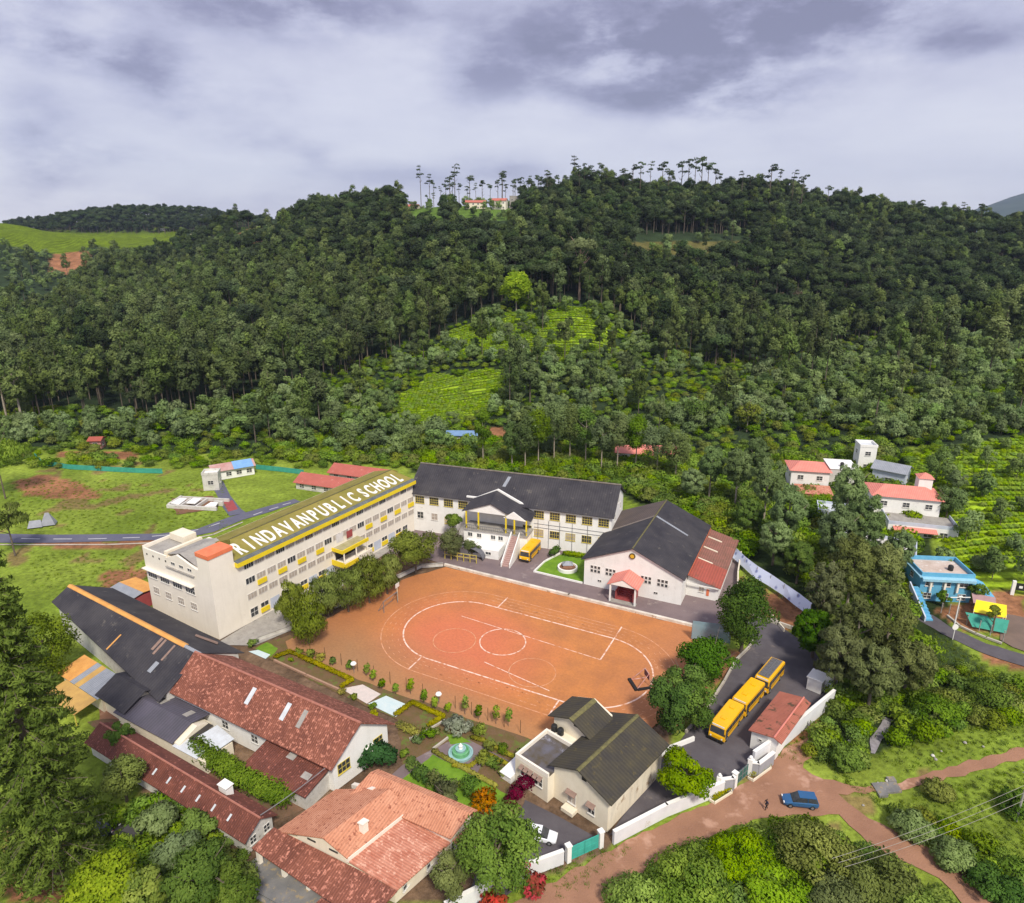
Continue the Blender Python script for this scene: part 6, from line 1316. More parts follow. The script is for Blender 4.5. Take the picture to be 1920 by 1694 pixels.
# ================================================================ front garden
gp = lambda *l: [P(a, c).to_2d() for a, c in l]
flatsheet('garden_soil', jag(gp((470,1215),(545,1190),(620,1232),(820,1315),(1000,1380),(960,1460),(930,1540),(760,1480),(745,1350),(600,1285)), .2, 1.5, 12), .004, M('planting_earth', (.17,.10,.055), (.12,.09,.03), .6, .95, c3=(.12,.15,.03), t3=.54, s3=.5, bump=.5, bscale=4))
flatsheet('lawn', jag(gp((752,1462),(785,1440),(812,1414),(870,1446),(965,1496),(975,1512),(925,1520),(860,1510),(800,1488)), .15, 1, 13), .016, lawn)
flatsheet('lawn', jag(gp((478,1216),(500,1205),(522,1216),(508,1232)), .15, 1, 14), .016, lawn)
flatsheet('lawn', jag(gp((838,1380),(852,1375),(885,1392),(845,1396)), .1, 1, 15), .016, lawn)
flatsheet('garden_path', gp((820,1402),(838,1392),(880,1388),(965,1432),(965,1441),(905,1414),(890,1440),(850,1436)), .014, paving)
flatsheet('painted_slab', gp((640,1292),(680,1284),(714,1302),(688,1320)), .02, M('pinkish_slab', (.66,.56,.52), (.56,.50,.46), 1.5, .8))
flatsheet('painted_slab', gp((690,1320),(724,1305),(764,1322),(742,1345)), .02, M('pale_blue_slab', (.50,.62,.64), (.58,.66,.66), 1.2, .8, c3=(.20,.28,.33), t3=.66, s3=.9))
flatsheet('painted_slab', gp((466,1222),(484,1219),(507,1228),(498,1236)), .02, MATS['pale_blue_slab'])
def leafthing(name, label, cat, blobs, n, size, m, loc, group=None, up=.3, seed=0, droop=0):
    v, tt_ = leafcloud(blobs, n, size, seed, up=up, droop=droop); me = leafmesh(name, v, tt_, m); return tag(obj(name, me, None, loc), label, cat, group)
def hedge(label, pts, wd, h, m, dens=75, size=.13, name='hedge', seed=0):
    pts = [Vector((p[0], p[1])) for p in pts]; o0 = pts[0]; bl = []
    for i in range(len(pts)-1):
        L_ = (pts[i+1]-pts[i]).length; k = max(1, int(L_/(wd*.42)))
        for j in range(k): p = pts[i].lerp(pts[i+1], (j+.5)/k)-o0; bl.append((p.x, p.y, h*.5, wd*.62, wd*.62, h*.56))
    return leafthing(name, label, 'hedge', bl, int(dens*len(bl)), size, m, (o0.x, o0.y, 0), seed=seed)
hedge('clipped golden hedge round the long soil bed beside the tiled hall', gp((515,1236),(543,1225),(661,1278),(640,1291)), .7, .75, hedgegold)
hedge('clipped golden hedge round the square soil bed near the gable of the tiled hall', gp((742,1343),(773,1321),(832,1347),(804,1364)), .7, .75, hedgegold)
hedge('thick short golden hedge block by the white gable corner', gp((746,1364),(784,1381)), 1.3, 1.1, hedgegold, 90)
hedge('golden and orange hedge line along the upper edge of the lawn', gp((812,1410),(850,1432),(885,1452),(930,1476)), .55, .5, hedgegold)
hedge('golden hedge curve round the fountain path', gp((850,1438),(880,1440),(898,1428),(906,1412),(940,1430),(966,1442)), .5, .5, hedgegold)
hedge('golden hedge strip beyond the garden path', gp((885,1385),(905,1390),(960,1420),(985,1430)), .6, .5, hedgegold)
hedge('golden hedge in the planter left of the green driveway gate', gp((1334,1498),(1368,1478)), 1.0, .8, hedgegold, 80)
hedge('golden hedge in the planter right of the green driveway gate', gp((1408,1455),(1438,1434)), 1.1, .8, hedgegold, 80)
hedge('tall clipped green hedge between the narrow quarters and the dark shed', gp((368,1415),(400,1438),(450,1470),(500,1496),(540,1512)), 2.6, 2.9, mid_m, 700, .16)
hedge('clipped bright hedge at the back of the small garden beside the hall', [CW(42,59.0).to_2d(), CW(50,60.2).to_2d()], 1.0, 1.2, bright_m, 80, .2)
hedge('dark clipped hedge on the left side of the small garden beside the hall', [CW(39.9,56.5).to_2d(), CW(40.2,59.5).to_2d()], 1.3, 2.0, deep_m, 120, .2)
wall_thing('planter_wall', 'low cream planter wall left of the driveway gate', gp((1330,1502),(1340,1508),(1372,1488),(1368,1480)), .15, .35, cream2, 'kerb')
wall_thing('planter_wall', 'low cream planter wall right of the driveway gate', gp((1402,1460),(1412,1466),(1445,1442),(1440,1434)), .15, .35, cream2, 'kerb')
wall_thing('bed_kerb', 'straight brick kerb along the long soil bed', gp((514,1240),(575,1268),(638,1296)), .3, .35, M('brick_kerb', (.42,.26,.18), None, 2, .9), 'kerb')
wall_thing('bed_kerb', 'pale kerb across the planted triangle by the paved garden court', gp((768,1388),(800,1372),(835,1352)), .25, .3, kerbm, 'kerb')
wall_thing('bed_kerb', 'pale kerb between the planted triangle and the fountain', gp((812,1406),(840,1385)), .25, .3, kerbm, 'kerb')
t = thing('fountain', 'tiered green and blue garden fountain with a white finial in the front garden', 'fountain', P(864,1414))
b = MB(); b.lathe((0,0,0), [(1.75,0),(1.75,.35),(1.5,.38),(1.45,.25)], 28); part('basin', b, M('basin_blue', (.30,.50,.50), None, 2, .5), t)
b = MB(); b.lathe((0,0,.25), [(1.25,0),(1.2,.5),(1.0,.55),(.9,.4)], 28); part('tier', b, M('tier_green', (.10,.33,.14), (.16,.4,.2), 2, .5), t)
b = MB(); b.lathe((0,0,.65), [(.7,0),(.75,.35),(.6,.4),(.5,.3)], 24); part('tier', b, MATS['basin_blue'], t)
b = MB(); b.lathe((0,0,.95), [(.3,0),(.25,.3),(.32,.45),(.1,.8),(.02,.9)], 16); part('finial', b, white, t)
rg_ = random.Random(21)
gl = 'small shrub or flower clump in the beds of the front garden'
shr = []
for k, (a, c, r, m_) in enumerate([(800,1385,1.3,mid_m),(815,1378,1.0,olive_m),(785,1392,.9,scrub_m),(560,1228,.9,olive_m),(580,1232,1.2,olive_m),(600,1238,1.0,hedgegold),(475,1212,1.1,bright_m),(546,1240,.5,bright_m),(640,1300,.8,hedgegold),(665,1310,.8,olive_m),(700,1345,.7,hedgegold),(905,1430,1.3,olive_m),(925,1440,1.4,mid_m),(945,1455,.9,olive_m),(790,1460,1.3,deep_m),(800,1470,1.2,deep_m),(815,1478,1.5,brownolive_m),(840,1490,1.7,brownolive_m),(868,1482,.8,olive_m),(885,1492,1.7,deep_m),(775,1440,1.2,mid_m),(920,1405,1.0,olive_m),(945,1412,.9,mid_m),(970,1420,.8,olive_m),(900,1375,1.2,olive_m),(760,1420,.8,mid_m),(700,1330,.7,mid_m),(1045,1100,.0,mid_m)]):
    if r <= 0: continue
    p = P(a, c); leafthing('garden_shrub', gl, 'shrub', blobcrown(r, r*.8, r*.7, 6, 700+k, k=.5), int(260*r), .17, m_, p, 'shrubs in the front garden beds', seed=700+k)
leafthing('silver_shrub', 'pale silvery variegated shrub beside the field edge above the fountain', 'shrub', blobcrown(2.6, 1.2, 1.0, 12, 77), 900, .2, leafmat('silver_leaf', (.16,.20,.12), (.50,.54,.42), .05), P(858,1368), seed=77)
leafthing('red_leaf_shrub', 'dark red-leaved shrub leaning by the wall of the cream house', 'shrub', [(-1.3,-1.2,1.0,.9,.9,.8),(-.4,-.3,1.6,1.0,1.0,.9),(.7,.5,2.4,1.2,1.1,1.0)], 900, .18, leafmat('red_leaf', (.07,.008,.015), (.20,.02,.04), .03), P(975,1502), seed=5)
leafthing('orange_flower_shrub', 'shrub covered in orange flowers between the lawn and the big round tree', 'shrub', blobcrown(2.4, 1.2, 1.1, 10, 8), 700, .2, leafmat('orange_bloom', (.10,.13,.01), (.80,.24,.01), .05), P(905,1512), seed=8)
leafthing('climbing_plant', 'dark green creeper mounded over the porch of the tiled hall', 'plant', [(0,0,2.2,2.0,1.8,1.5),(1.6,-.4,1.9,1.5,1.4,1.3),(-1.4,-.6,1.6,1.3,1.3,1.2),(.4,-.9,3.0,1.3,1.2,.9)], 1500, .24, leafmat('creeper_leaf', (.015,.075,.018), (.05,.17,.04), .05), P(706,1436), seed=9)
bougm = leafmat('red_bloom', (.06,.11,.02), (.80,.03,.03), .05)
leafthing('bougainvillea', 'bush with red blossoms over the white wall at the bottom edge', 'shrub', blobcrown(2.6, 1.3, 1.6, 9, 15), 900, .22, bougm, P(985,1672), seed=15)
leafthing('bougainvillea', 'sprawling red-flecked bush at the bottom edge beneath the big round tree', 'shrub', blobcrown(2.2, .9, .9, 9, 16), 600, .22, bougm, P(935,1690), seed=16)
# saplings, stakes and lamps along the field edge
for k, (a, c, h_) in enumerate([(655,1258,2.0),(688,1268,2.4),(700,1278,2.2),(716,1292,1.8),(742,1302,2.0),(770,1302,3.0),(795,1318,2.4),(815,1330,2.2),(872,1340,3.4),(897,1350,2.6),(930,1358,3.4),(953,1362,3.2),(624,1248,1.6),(840,1335,1.6)]):
    p = P(a, c); t = thing('sapling', 'slim young tree in the row between the clay field and the front garden', 'sapling', p, 0, 'saplings along the field edge')
    b = MB(); b.tube((0,0,0),(0,0,h_*.7), .05, .03, 5); part('trunk', b, bark, t)
    v, t2 = leafcloud([(0,0,h_*.45,.55,.55,h_*.26),(.1,0,h_*.75,.5,.5,h_*.24)], 170, .17, 800+k); obj('crown', leafmesh('crown', v, t2, bright_m if k % 3 else mid_m), t)
for k in range(13):
    p = P(610+k*30.5, 1236+k*11.6); b = MB(); b.tube((0,0,0),(0,0,2.3), .05, n=5); single('fence_stake', b, wood, 'thin dark stake in the row along the near edge of the clay field', 'post', p, group='stakes along the field edge')
for (a, c, lb) in ((664,1262,'white globe lamp at the field edge above the long soil bed'),(823,1320,'white globe lamp at the field edge above the square soil bed')):
    t = thing('garden_lamp', lb, 'lamp', P(a, c)); b = MB(); b.tube((0,0,0),(0,0,1.5), .05, n=6); part('post', b, rail, t); b = MB(); b.lathe((0,0,1.5), [(.12,0),(.42,.1),(.5,.3),(.36,.5),(.02,.58)], 14); part('globe', b, white, t)
# cable and poles
def cable(label, a, c, r=.03, sag=.6, m=rail):
    a = Vector(a); c = Vector(c); b = MB(); pr = None
    for i in range(13):
        u = i/12; p = a.lerp(c, u)-a; p.z -= sag*4*u*(1-u)
        if pr is not None: b.tube(pr, p, r, n=5, cap=False)
        pr = p
    return single('cable', b, m, label, 'cable', a)
cable('thick grey cable from the tiled hall gable down to the narrow quarters', P(609,1441,4.4), P(488,1529,3.8), .06, .2)
for i in range(3): cable(('upper','middle','lower')[i]+' of three thin wires crossing the lower right corner', P(1560+i*12,1610+i*8,7.5), P(1990,1440+i*14,9.5), .02, .8, concrete)
for (a, c, h_, lb) in ((1563,1240,7,'tall pale utility pole beside the kiosk'),(1905,1540,8,'utility pole at the right edge holding the thin wires')):
    t = thing('utility_pole', lb, 'pole', P(a, c)); b = MB(); b.tube((0,0,0),(0,0,h_), .14, .09, 8); part('pole', b, concrete, t); b = MB(); b.box(-.8,.8,-.05,.05,h_-.6,h_-.5); part('cross_arm', b, rail, t)
# culvert
t = thing('culvert', 'small broken stone culvert where the stream meets the footpath', 'bridge', P(1662,1478), D(10))
b = MB(); b.slab([(-1.8,-.8,.12),(1.5,-1.0,.2),(1.9,.7,.15),(-1.5,1.0,.18)], .3); b.slab([(-2.0,-1.3,.3),(-.9,-1.5,.45),(-.8,-1.0,.4),(-1.9,-.9,.3)], .4); b.slab([(.9,.8,.3),(2.0,.6,.2),(2.1,1.4,.3),(1.0,1.5,.35)], .4); part('slab', b, darkconc, t)
for k in range(26):
    a, c = rg_.choice([(1640,1500),(1680,1465),(1650,1470),(1590,1395),(1560,1400),(1540,1385),(1760,1420),(1830,1400)]); p = P(a+rg_.uniform(-22,22), c+rg_.uniform(-12,12)); r = rg_.uniform(.08,.28)
    b = MB(); b.lathe((0,0,-.05), [(r,0),(r*1.1,r*.4),(r*.7,r*.9),(r*.1,r*1.05)], 7); single('stone', b, concrete if k % 3 else grime, 'loose pale stone or litter lying in the grass around the stream and footpath', 'stone', p, rg_.uniform(0,6), 'stones around the footpath')
# ================================================================ near trees (trunk + crown parts)
def near_tree(label, c, hc, rx, rz, m, n=2600, size=.30, nb=22, shape='round', name='tree', tr=.22, k=.36, droop=0, seed=0, lean=0, base=None, bm_=None, group=None, up=.3):
    """c: photo pixel of the crown centre, hc: its height above ground (m)"""
    if not droop: rx *= .86; rz *= .9
    size *= .72; n = int(n*1.7)
    q = P(c[0], c[1], hc); gz = Z(q.x, q.y) if q.y > 150 else 0.0
    if gz > .5:
        for _ in range(6): q = P(c[0], c[1], hc+gz); gz = Z(q.x, q.y)
    t = thing(name, label, 'tree', (q.x, q.y, gz-.05), 0, group)
    b = trunkmb(hc+rz*.3, tr, .35, lean, 6, rx, seed=seed); part('trunk', b, bm_ or bark, t)
    bl = blobcrown(rx, rz, hc, nb, seed, shape, k); v, tt_ = leafcloud(bl, n, size, seed, droop=droop, up=up); obj('crown', leafmesh('crown', v, tt_, m), t)
    return t
sd_ = 1000
def T_(*a, **k):
    global sd_
    sd_ += 1; k.setdefault('seed', sd_); return near_tree(*a, **k)
# drooping row beside the yellow block
for (c, r, lb) in (((574,1160),4.5,'drooping olive tree nearest the tiled hall in the row beside the yellow block'),((546,1128),3.0,'small drooping tree against the wall at the near end of the cream block row'),
                   ((612,1112),3.9,'drooping olive tree, second from the tiled hall in the row'),((650,1104),4.4,'drooping olive tree in the middle of the row beside the yellow block'),
                   ((690,1088),4.3,'drooping olive tree by the dark goal frame'),((724,1072),3.4,'drooping olive tree just left of the big round one in the row')):
    T_(lb, c, 5.0, r, 4.9, olive_m, n=5200, size=.19, droop=.72, nb=30, shape='column', k=.30, name='drooping_tree')
T_('big round olive-green tree at the far corner of the clay field', (778,1030), 5.6, 6.4, 5.4, olive_m, 6500, .26, 26)
T_('small dark round tree in front of the rear block windows', (848,975), 6.0, 2.9, 2.5, mid_m, 1500, .26, 12)
T_('brownish olive tree beside the grey arched ramp', (850,1016), 3.8, 4.4, 3.2, brownolive_m, 2800, .24, 20)
T_('small brownish tree left of the arched ramp', (885,1026), 2.6, 2.4, 2.0, brownolive_m, 1100, .22, 12)
T_('dense dark green oval tree at the corner of the court and the driveway', (1398,1148), 7.8, 6.5, 7.6, deep_m, 8500, .27, 34, tr=.35, k=.34)
T_('dark round tree nearest the cream house at the right end of the track', (1262,1322), 5.0, 4.5, 4.8, deep_m, 5500, .25, 22)
T_('dark green spreading tree between the track and the buses', (1332,1238), 4.8, 6.0, 4.4, deep_m, 6000, .27, 24)
T_('smaller green tree filling the gap beside the last bus', (1285,1268), 4.0, 4.4, 3.6, mid_m, 3200, .25, 16)
T_('lighter olive tree beside the nearest bus', (1308,1318), 4.6, 4.9, 4.4, mid_m, 4200, .25, 20)
T_('light green tree inside the wall left of the driveway gate', (1288,1448), 4.2, 4.7, 3.4, bright_m, 3800, .24, 20, k=.3)
T_('big dense round tree at the bottom edge beside the white car', (930,1590), 7.0, 5.4, 5.8, mid_m, 7000, .24, 36, k=.33, tr=.35)
T_('greyish olive tree between the villa and the big round tree', (845,1640), 4.0, 3.0, 2.6, brownolive_m, 2200, .22, 16)
T_('grey-green tree behind the villa roof by the lawn', (838,1488), 2.4, 2.4, 1.5, brownolive_m, 1200, .2, 10)
# leafy mounds of the bottom thicket
for (c, hc, rx, rz, m_, lb) in (((1290,1640),2.0,5.6,2.4,bright_m,'broad bright green mound of shrubs at the bottom edge, nearest the turquoise gate'),((1205,1685),1.8,4.2,2.0,shrub_m,'low green mound at the bottom edge where the dirt road leaves the frame'),
    ((1385,1600),2.0,4.4,2.2,bright_m,'bright green mound just below the person on the dirt road'),((1528,1588),2.8,5.0,3.0,olive_m,'olive domed thicket right below the blue car'),((1455,1660),1.9,4.2,2.0,shrub_m,'green mound at the bottom edge between the bright and the olive mounds'),
    ((1640,1640),2.4,4.8,2.6,olive_m,'olive thicket beside the dirt track at the bottom right'),((1725,1690),2.0,4.2,2.2,bright_m,'bright green shrub mound in the bottom right bend of the track'),((1580,1680),2.0,3.8,2.0,brownolive_m,'brownish mound at the bottom edge below the olive domes'),
    ((1590,1420),1.6,2.6,1.8,mid_m,'fresh green bush beside the rubble above the footpath'),((1760,1330),1.8,4.2,2.2,mid_m,'dark green mound on the slope right of the stream'),((1860,1300),1.8,4.4,2.2,mid_m,'green mound at the right edge below the hill road'),
    ((1710,1545),1.4,2.8,1.6,scrub_m,'grey-green bushes on the bank between track and footpath'),((1790,1600),1.4,3.0,1.6,scrub_m,'grey-green bush on the bank near the thin wires'),((1870,1660),1.4,3.2,1.6,deep_m,'deep green bush in the bottom right corner'),((1760,1480),1.0,2.2,1.1,olive_m,'small olive bush in the grass below the footpath'),((1905,1500),1.8,2.6,2.0,mid_m,'green bush at the right edge by the utility pole')):
    q = P(c[0], c[1], hc); sd_ += 1; leafthing('shrub_mound', lb, 'shrub', blobcrown(rx, rz, hc*.8, 34, sd_, k=.30), int(1500*rx), .17, m_, (q.x, q.y, 0), seed=sd_)
# lower left group
def conifer(label, base, h, r0, m, seed, n=15000, z0=3.0):
    p = P(*base); t = thing('conifer', label, 'tree', p); b = MB(); b.tube((0,0,0),(0,0,h), .55, .12, 9, cap=False)
    rg_ = random.Random(seed); bl = []; z = z0
    while z < h*.97:
        f = (z-z0)/(h-z0); rr = r0*((1-f)**.6)*(.9+.2*rg_.random()); dens = 1 if f < .78 else .55
        for j in range(int(9*dens+3)):
            a = rg_.uniform(0, 6.283); q = rr*rg_.uniform(.55, 1.0)
            b.tube((0,0,z),(math.cos(a)*q,math.sin(a)*q,z-q*.22+.3), .07, .03, 4, cap=False)
            for s_ in (.45,.75,1.0):
                if f > .80 and rg_.random() < .6: continue
                bl.append((math.cos(a)*q*s_, math.sin(a)*q*s_, z-q*s_*.25, .95*(.6+.5*s_*(1-f)), .95*(.6+.5*s_*(1-f)), .42))
        z += 1.15
    part('trunk', b, palebark if False else bark, t)
    v, tt_ = leafcloud(bl, int(n*2.6), .14, seed, up=.2, droop=.35); obj('crown', leafmesh('crown', v, tt_, m), t); return t
conifer('huge dark conifer filling the left edge, its bare top rising above the black workshop', (112,1640), 46, 6.3, conif_m, 31, 26000)
T_('dark feathery tree standing between the conifer and the workshop wall', (80,1215), 7, 6.0, 7.5, conif_m, 5200, .26, 30, 'column')
T_('feathery yellow-green tree top entering the frame at the left edge above the road', (-10,850), 13, 8.0, 6.0, bright_m, 2600, .34, 18, droop=.6)
T_('feathery yellow-green tree at the left edge just above the road', (10,965), 10, 4.6, 3.2, olive_m, 2200, .30, 16, droop=.6)
T_('bright yellow-green tree at the bottom left', (195,1655), 5.5, 4.6, 3.8, bright_m, 4200, .25, 26, k=.3)
T_('bright yellow-green bushy crown beside the bottom-left bright tree', (262,1680), 4.5, 3.4, 3.0, bright_m, 2600, .25, 18)
T_('mid-green leafy tree at the bottom, right of the bright yellow-green ones', (372,1640), 5.5, 4.6, 4.0, mid_m, 4400, .25, 28, k=.3)
T_('darker green tree at the bottom edge left of the villa forecourt', (440,1668), 4.0, 3.2, 2.8, mid_m, 2200, .24, 16)
T_('pale green crown behind the mid-green bottom tree', (330,1585), 4.2, 3.2, 2.6, scrub_m, 2200, .24, 16)
T_('grey-green feathery shrub tree above the two black cars', (295,1530), 3.0, 3.2, 2.0, scrub_m, 2000, .24, 16)
T_('olive bushy tree between the conifer and the narrow quarters', (228,1455), 4.0, 3.6, 2.8, olive_m, 2600, .24, 20)
T_('dark bushy tree at the foot of the narrow quarters', (372,1540), 2.8, 3.0, 2.0, mid_m, 1800, .24, 14)
T_('dark leafy tree under the conifer by the shed yard', (225,1375), 3.4, 2.6, 2.2, mid_m, 1500, .24, 12)
# tall trees right of the hall and over the hill road
BIG = [((1592,925),13,4.9,9.5,'tallest grey-green tree between the two salmon-roofed houses'),((1625,985),12,4.6,8.5,'tall airy tree directly in front of the wide salmon roof'),((1572,1000),11,4.8,7.5,'tall airy tree below the rearmost salmon roof'),
 ((1600,1065),12,5.0,8.0,'tall olive tree above the end of the printed cloth'),((1650,1078),11,4.8,7.5,'tall olive tree in front of the pale whitewashed house'),((1548,1105),9,4.0,6.5,'olive tree leaning over the printed cloth'),
 ((1610,1175),10,4.6,7.5,'tall dark olive tree at the centre of the clump right of the kiosk'),((1668,1170),9,4.6,6.5,'olive tree left of the blue house stair'),((1575,1225),8,4.4,6.0,'olive tree directly behind the kiosk'),
 ((1640,1260),7,4.6,5.0,'olive tree hanging over the pole beside the kiosk'),((1705,1245),6,4.8,4.6,'spreading dark tree above the stream'),((1690,1030),9,3.2,5.5,'slim tree between the wide salmon roof and the blue house'),
 ((1440,905),12,5.0,7.5,'tall grey-green tree right above the hall roof'),((1480,955),11,5.0,6.5,'tall grey-green tree above the red annex'),((1385,880),12,4.6,6.5,'spreading grey-green tree behind the hall ridge'),((1335,870),11,4.2,6.0,'grey-green tree behind the hall, left of the spreading one'),
 ((1420,850),10,4.0,5.5,'grey-green tree farthest behind the hall ridge'),((1455,1005),7,4.0,5.0,'bushy tree behind the printed cloth'),((1500,1045),6,3.8,4.2,'rounded tree beyond the far end of the printed cloth'),
 ((1530,1185),5,4.4,4.4,'very dark round tree below the end of the printed cloth'),((1405,965),6,4.4,4.4,'green bushy tree behind the red annex roof'),((1300,905),7,4.2,4.4,'green tree between the rear block and the hall roofs')]
for (c, hc, rx, rz, lb) in BIG:
    if rx == 0: continue
    mm_ = brownolive_m if c[0] > 1520 and c[1] > 1040 else (scrub_m if hc > 6.5 else mid_m)
    if 'very dark' in lb: mm_ = deep_m
    T_(lb, c, hc, rx, rz, mm_, int(1500*rx), .24, 95, 'column' if hc > 8 else 'round', tr=.3, k=.165, droop=.3, name='tall_tree' if hc > 8 else 'tree', bm_=palebark if hc > 8 else bark)
T_('clipped yellow-green cone bush beside the blue house', (1752,1012), 2.2, 2.2, 2.6, olive_m, 1500, .22, 14, k=.5, name='topiary_bush')
T_('tree at the foot of the right tea slope beside the blue house', (1850,1050), 3.5, 4.0, 3.0, scrub_m, 1800, .28, 16)
T_('dark tree right of the wide salmon roof', (1780,940), 4.5, 4.6, 4.2, scrub_m, 2200, .3, 18)
T_('grey-green tree behind the square tower', (1760,870), 6, 4.2, 5.0, scrub_m, 1800, .3, 16, 'column')
T_('grey-green tree in the middle of the right tea slope', (1800,900), 4, 3.2, 3.4, scrub_m, 1200, .3, 14)
T_('small tree over the yellow canopy', (1868,1150), 4, 2.0, 1.4, olive_m, 700, .22, 8)
T_('small garden tree in front of the blue house', (1832,1110), 3.0, 2.2, 2.0, mid_m, 900, .24, 10)
T_('banana-like plant beside the stair of the blue house', (1772,1118), 2.5, 1.6, 1.6, mid_m, 500, .3, 8)
# row of tall eucalyptus behind the rear block
for k, (a, c, hc, rx) in enumerate([(985,800,13,3.6),(1010,790,14,3.8),(1040,775,15,4.4),(1070,780,14,4.2),(1100,785,14,3.6),(1130,800,13,3.4),(1160,800,13,3.8),(1195,800,13,3.6),(1235,815,12,4.2),(1270,830,11,3.8),(905,790,13,2.6),(960,810,11,2.6)]):
    T_('tall slim grey-green tree with a bare pale trunk in the row behind the rear block', (a, c+14), hc-1, rx*1.35, 7.6, (euc_m, mid_m, scrub_m)[k % 3], 2600, .34, 30, 'column', tr=.22, name='eucalyptus_tree', bm_=palebark, group='tall row behind the rear block', k=.36)
for k, (a, c) in enumerate([(1665,862),(1760,835),(1785,870),(1820,850),(1850,880),(1880,845),(1905,900),(1790,960),(1840,935),(1875,985),(1915,960),(1810,1015),(1765,1080),(1900,1040),(1860,1085),(1835,820),(1745,800),(1900,815),(1680,820),(1800,795),(1860,800),(1920,1090),(1775,915)]):
    p = onland(a, c); o = obj('bushy_tree', TPL['scrub'][k % 5], None, (p.x, p.y, p.z-.2), k*1.3); s_ = .62+.35*((k*.618) % 1); o.scale = (s_, s_, s_*1.15); tag(o, 'small grey-green tree scattered over the tea slope at the right edge', 'tree', 'small trees on the right tea slope')
# landmark trees on the hillside
def hill_tree(label, basepx, h, rx, rz, m, n, size, shape='round', name='tree', nb=30, k=.32, bmt=None):
    p = onland(*basepx); t = thing(name, label, 'tree', (p.x,p.y,p.z-.3)); part('trunk', trunkmb(h*.85, .02*h, .4, 0, 7, rx, seed=len(label)), bmt or palebark, t)
    v, tt_ = leafcloud(blobcrown(rx, rz, h-rz, nb, len(label), shape, k), n, size, len(label), up=.4); obj('crown', leafmesh('crown', v, tt_, m), t)
hill_tree('bright green round tree standing out against the dark wood above the tea', (968,583), 22, 10.0, 9.5, leafmat('vivid_leaf', (.12,.26,.008), (.40,.60,.03), .02), 6500, .5, k=.3, nb=40)
hill_tree('tallest spreading tree with a long pale trunk right of the bright green one', (1086,562), 35, 10.5, 8.0, brownolive_m, 3200, .6, 'flat', 'tall_tree', bmt=M('pink_bark', (.45,.30,.24), None, 2, .9))
hill_tree('dark round tree in the ridge meadow between the cream houses', (842,402), 20, 9, 8, dark_m, 1500, .8)
hill_tree('pine-shaped tree standing above the ridge at the right', (1588,372), 15, 4, 5, dark_m, 500, .6, 'cone')
hill_tree('yellow-green tree in the low trees right of the tea', (1400,810), 11, 5, 4.5, olive_m, 1400, .4)
hill_tree('round dark tree in the low trees behind the school, right', (1305,800), 11, 5.5, 4.5, mid_m, 1400, .4)
hill_tree('brown half-dead tree in the right wood', (1490,600), 20, 5, 7, leafmat('dead_leaf', (.07,.05,.03), (.17,.12,.08), .05), 900, .6, 'column')
hill_tree('brown half-dead tree left of the other in the right wood', (1460,605), 19, 4.5, 6, MATS['dead_leaf'], 900, .6, 'column')
hill_tree('tall tree with a long pale trunk near the left edge below the wood', (44,800), 24, 4.5, 8, euc_m, 1500, .5, 'column', 'tall_tree')
hill_tree('second tall pale-trunked tree at the very left edge', (14,790), 20, 3.5, 6, euc_m, 900, .5, 'column', 'tall_tree')

# ================================================================ shrubs and thickets
BT = []
def bushmesh(i, m, r=1.5):
    v, tt_ = leafcloud([(0,0,r*.45,r*.8,r*.8,r*.6)]+blobcrown(r, r*.55, r*.55, 7, 900+i, k=.5), 560, .145, 900+i, up=.3); return leafmesh('bush', v, tt_, m)
BM = [bushmesh(i, (shrub_m, mid_m, shrub_m, olive_m, bright_m)[i]) for i in range(5)]
THK = [((1300,1650),30,6.5,1.5,'thick bush in the thicket at the bottom edge below the dirt road'),]
def scatterpoly(poly, spacing, seed, excl=()):
    w_ = [P(a, c) for a, c in poly]; x0 = min(p.x for p in w_); x1 = max(p.x for p in w_); y0 = min(p.y for p in w_); y1 = max(p.y for p in w_)
    rg_ = np.random.default_rng(seed); g = np.stack(np.meshgrid(np.arange(x0, x1, spacing), np.arange(y0, y1, spacing)), -1).reshape(-1,2); g = g+rg_.uniform(-.5,.5,g.shape)*spacing
    a, c = proj(g[:,0], g[:,1], np.zeros(len(g))); ok = inpoly(a, c, poly)
    for q in excl: ok &= ~inpoly(a, c, q)
    return g[ok]
ROADX = [[(1620,1460),(1960,1390),(1960,1430),(1640,1500)],[(1540,1480),(1600,1500),(1950,1720),(1800,1720),(1560,1530)],[(1625,1345),(1685,1345),(1660,1420),(1625,1420)]]
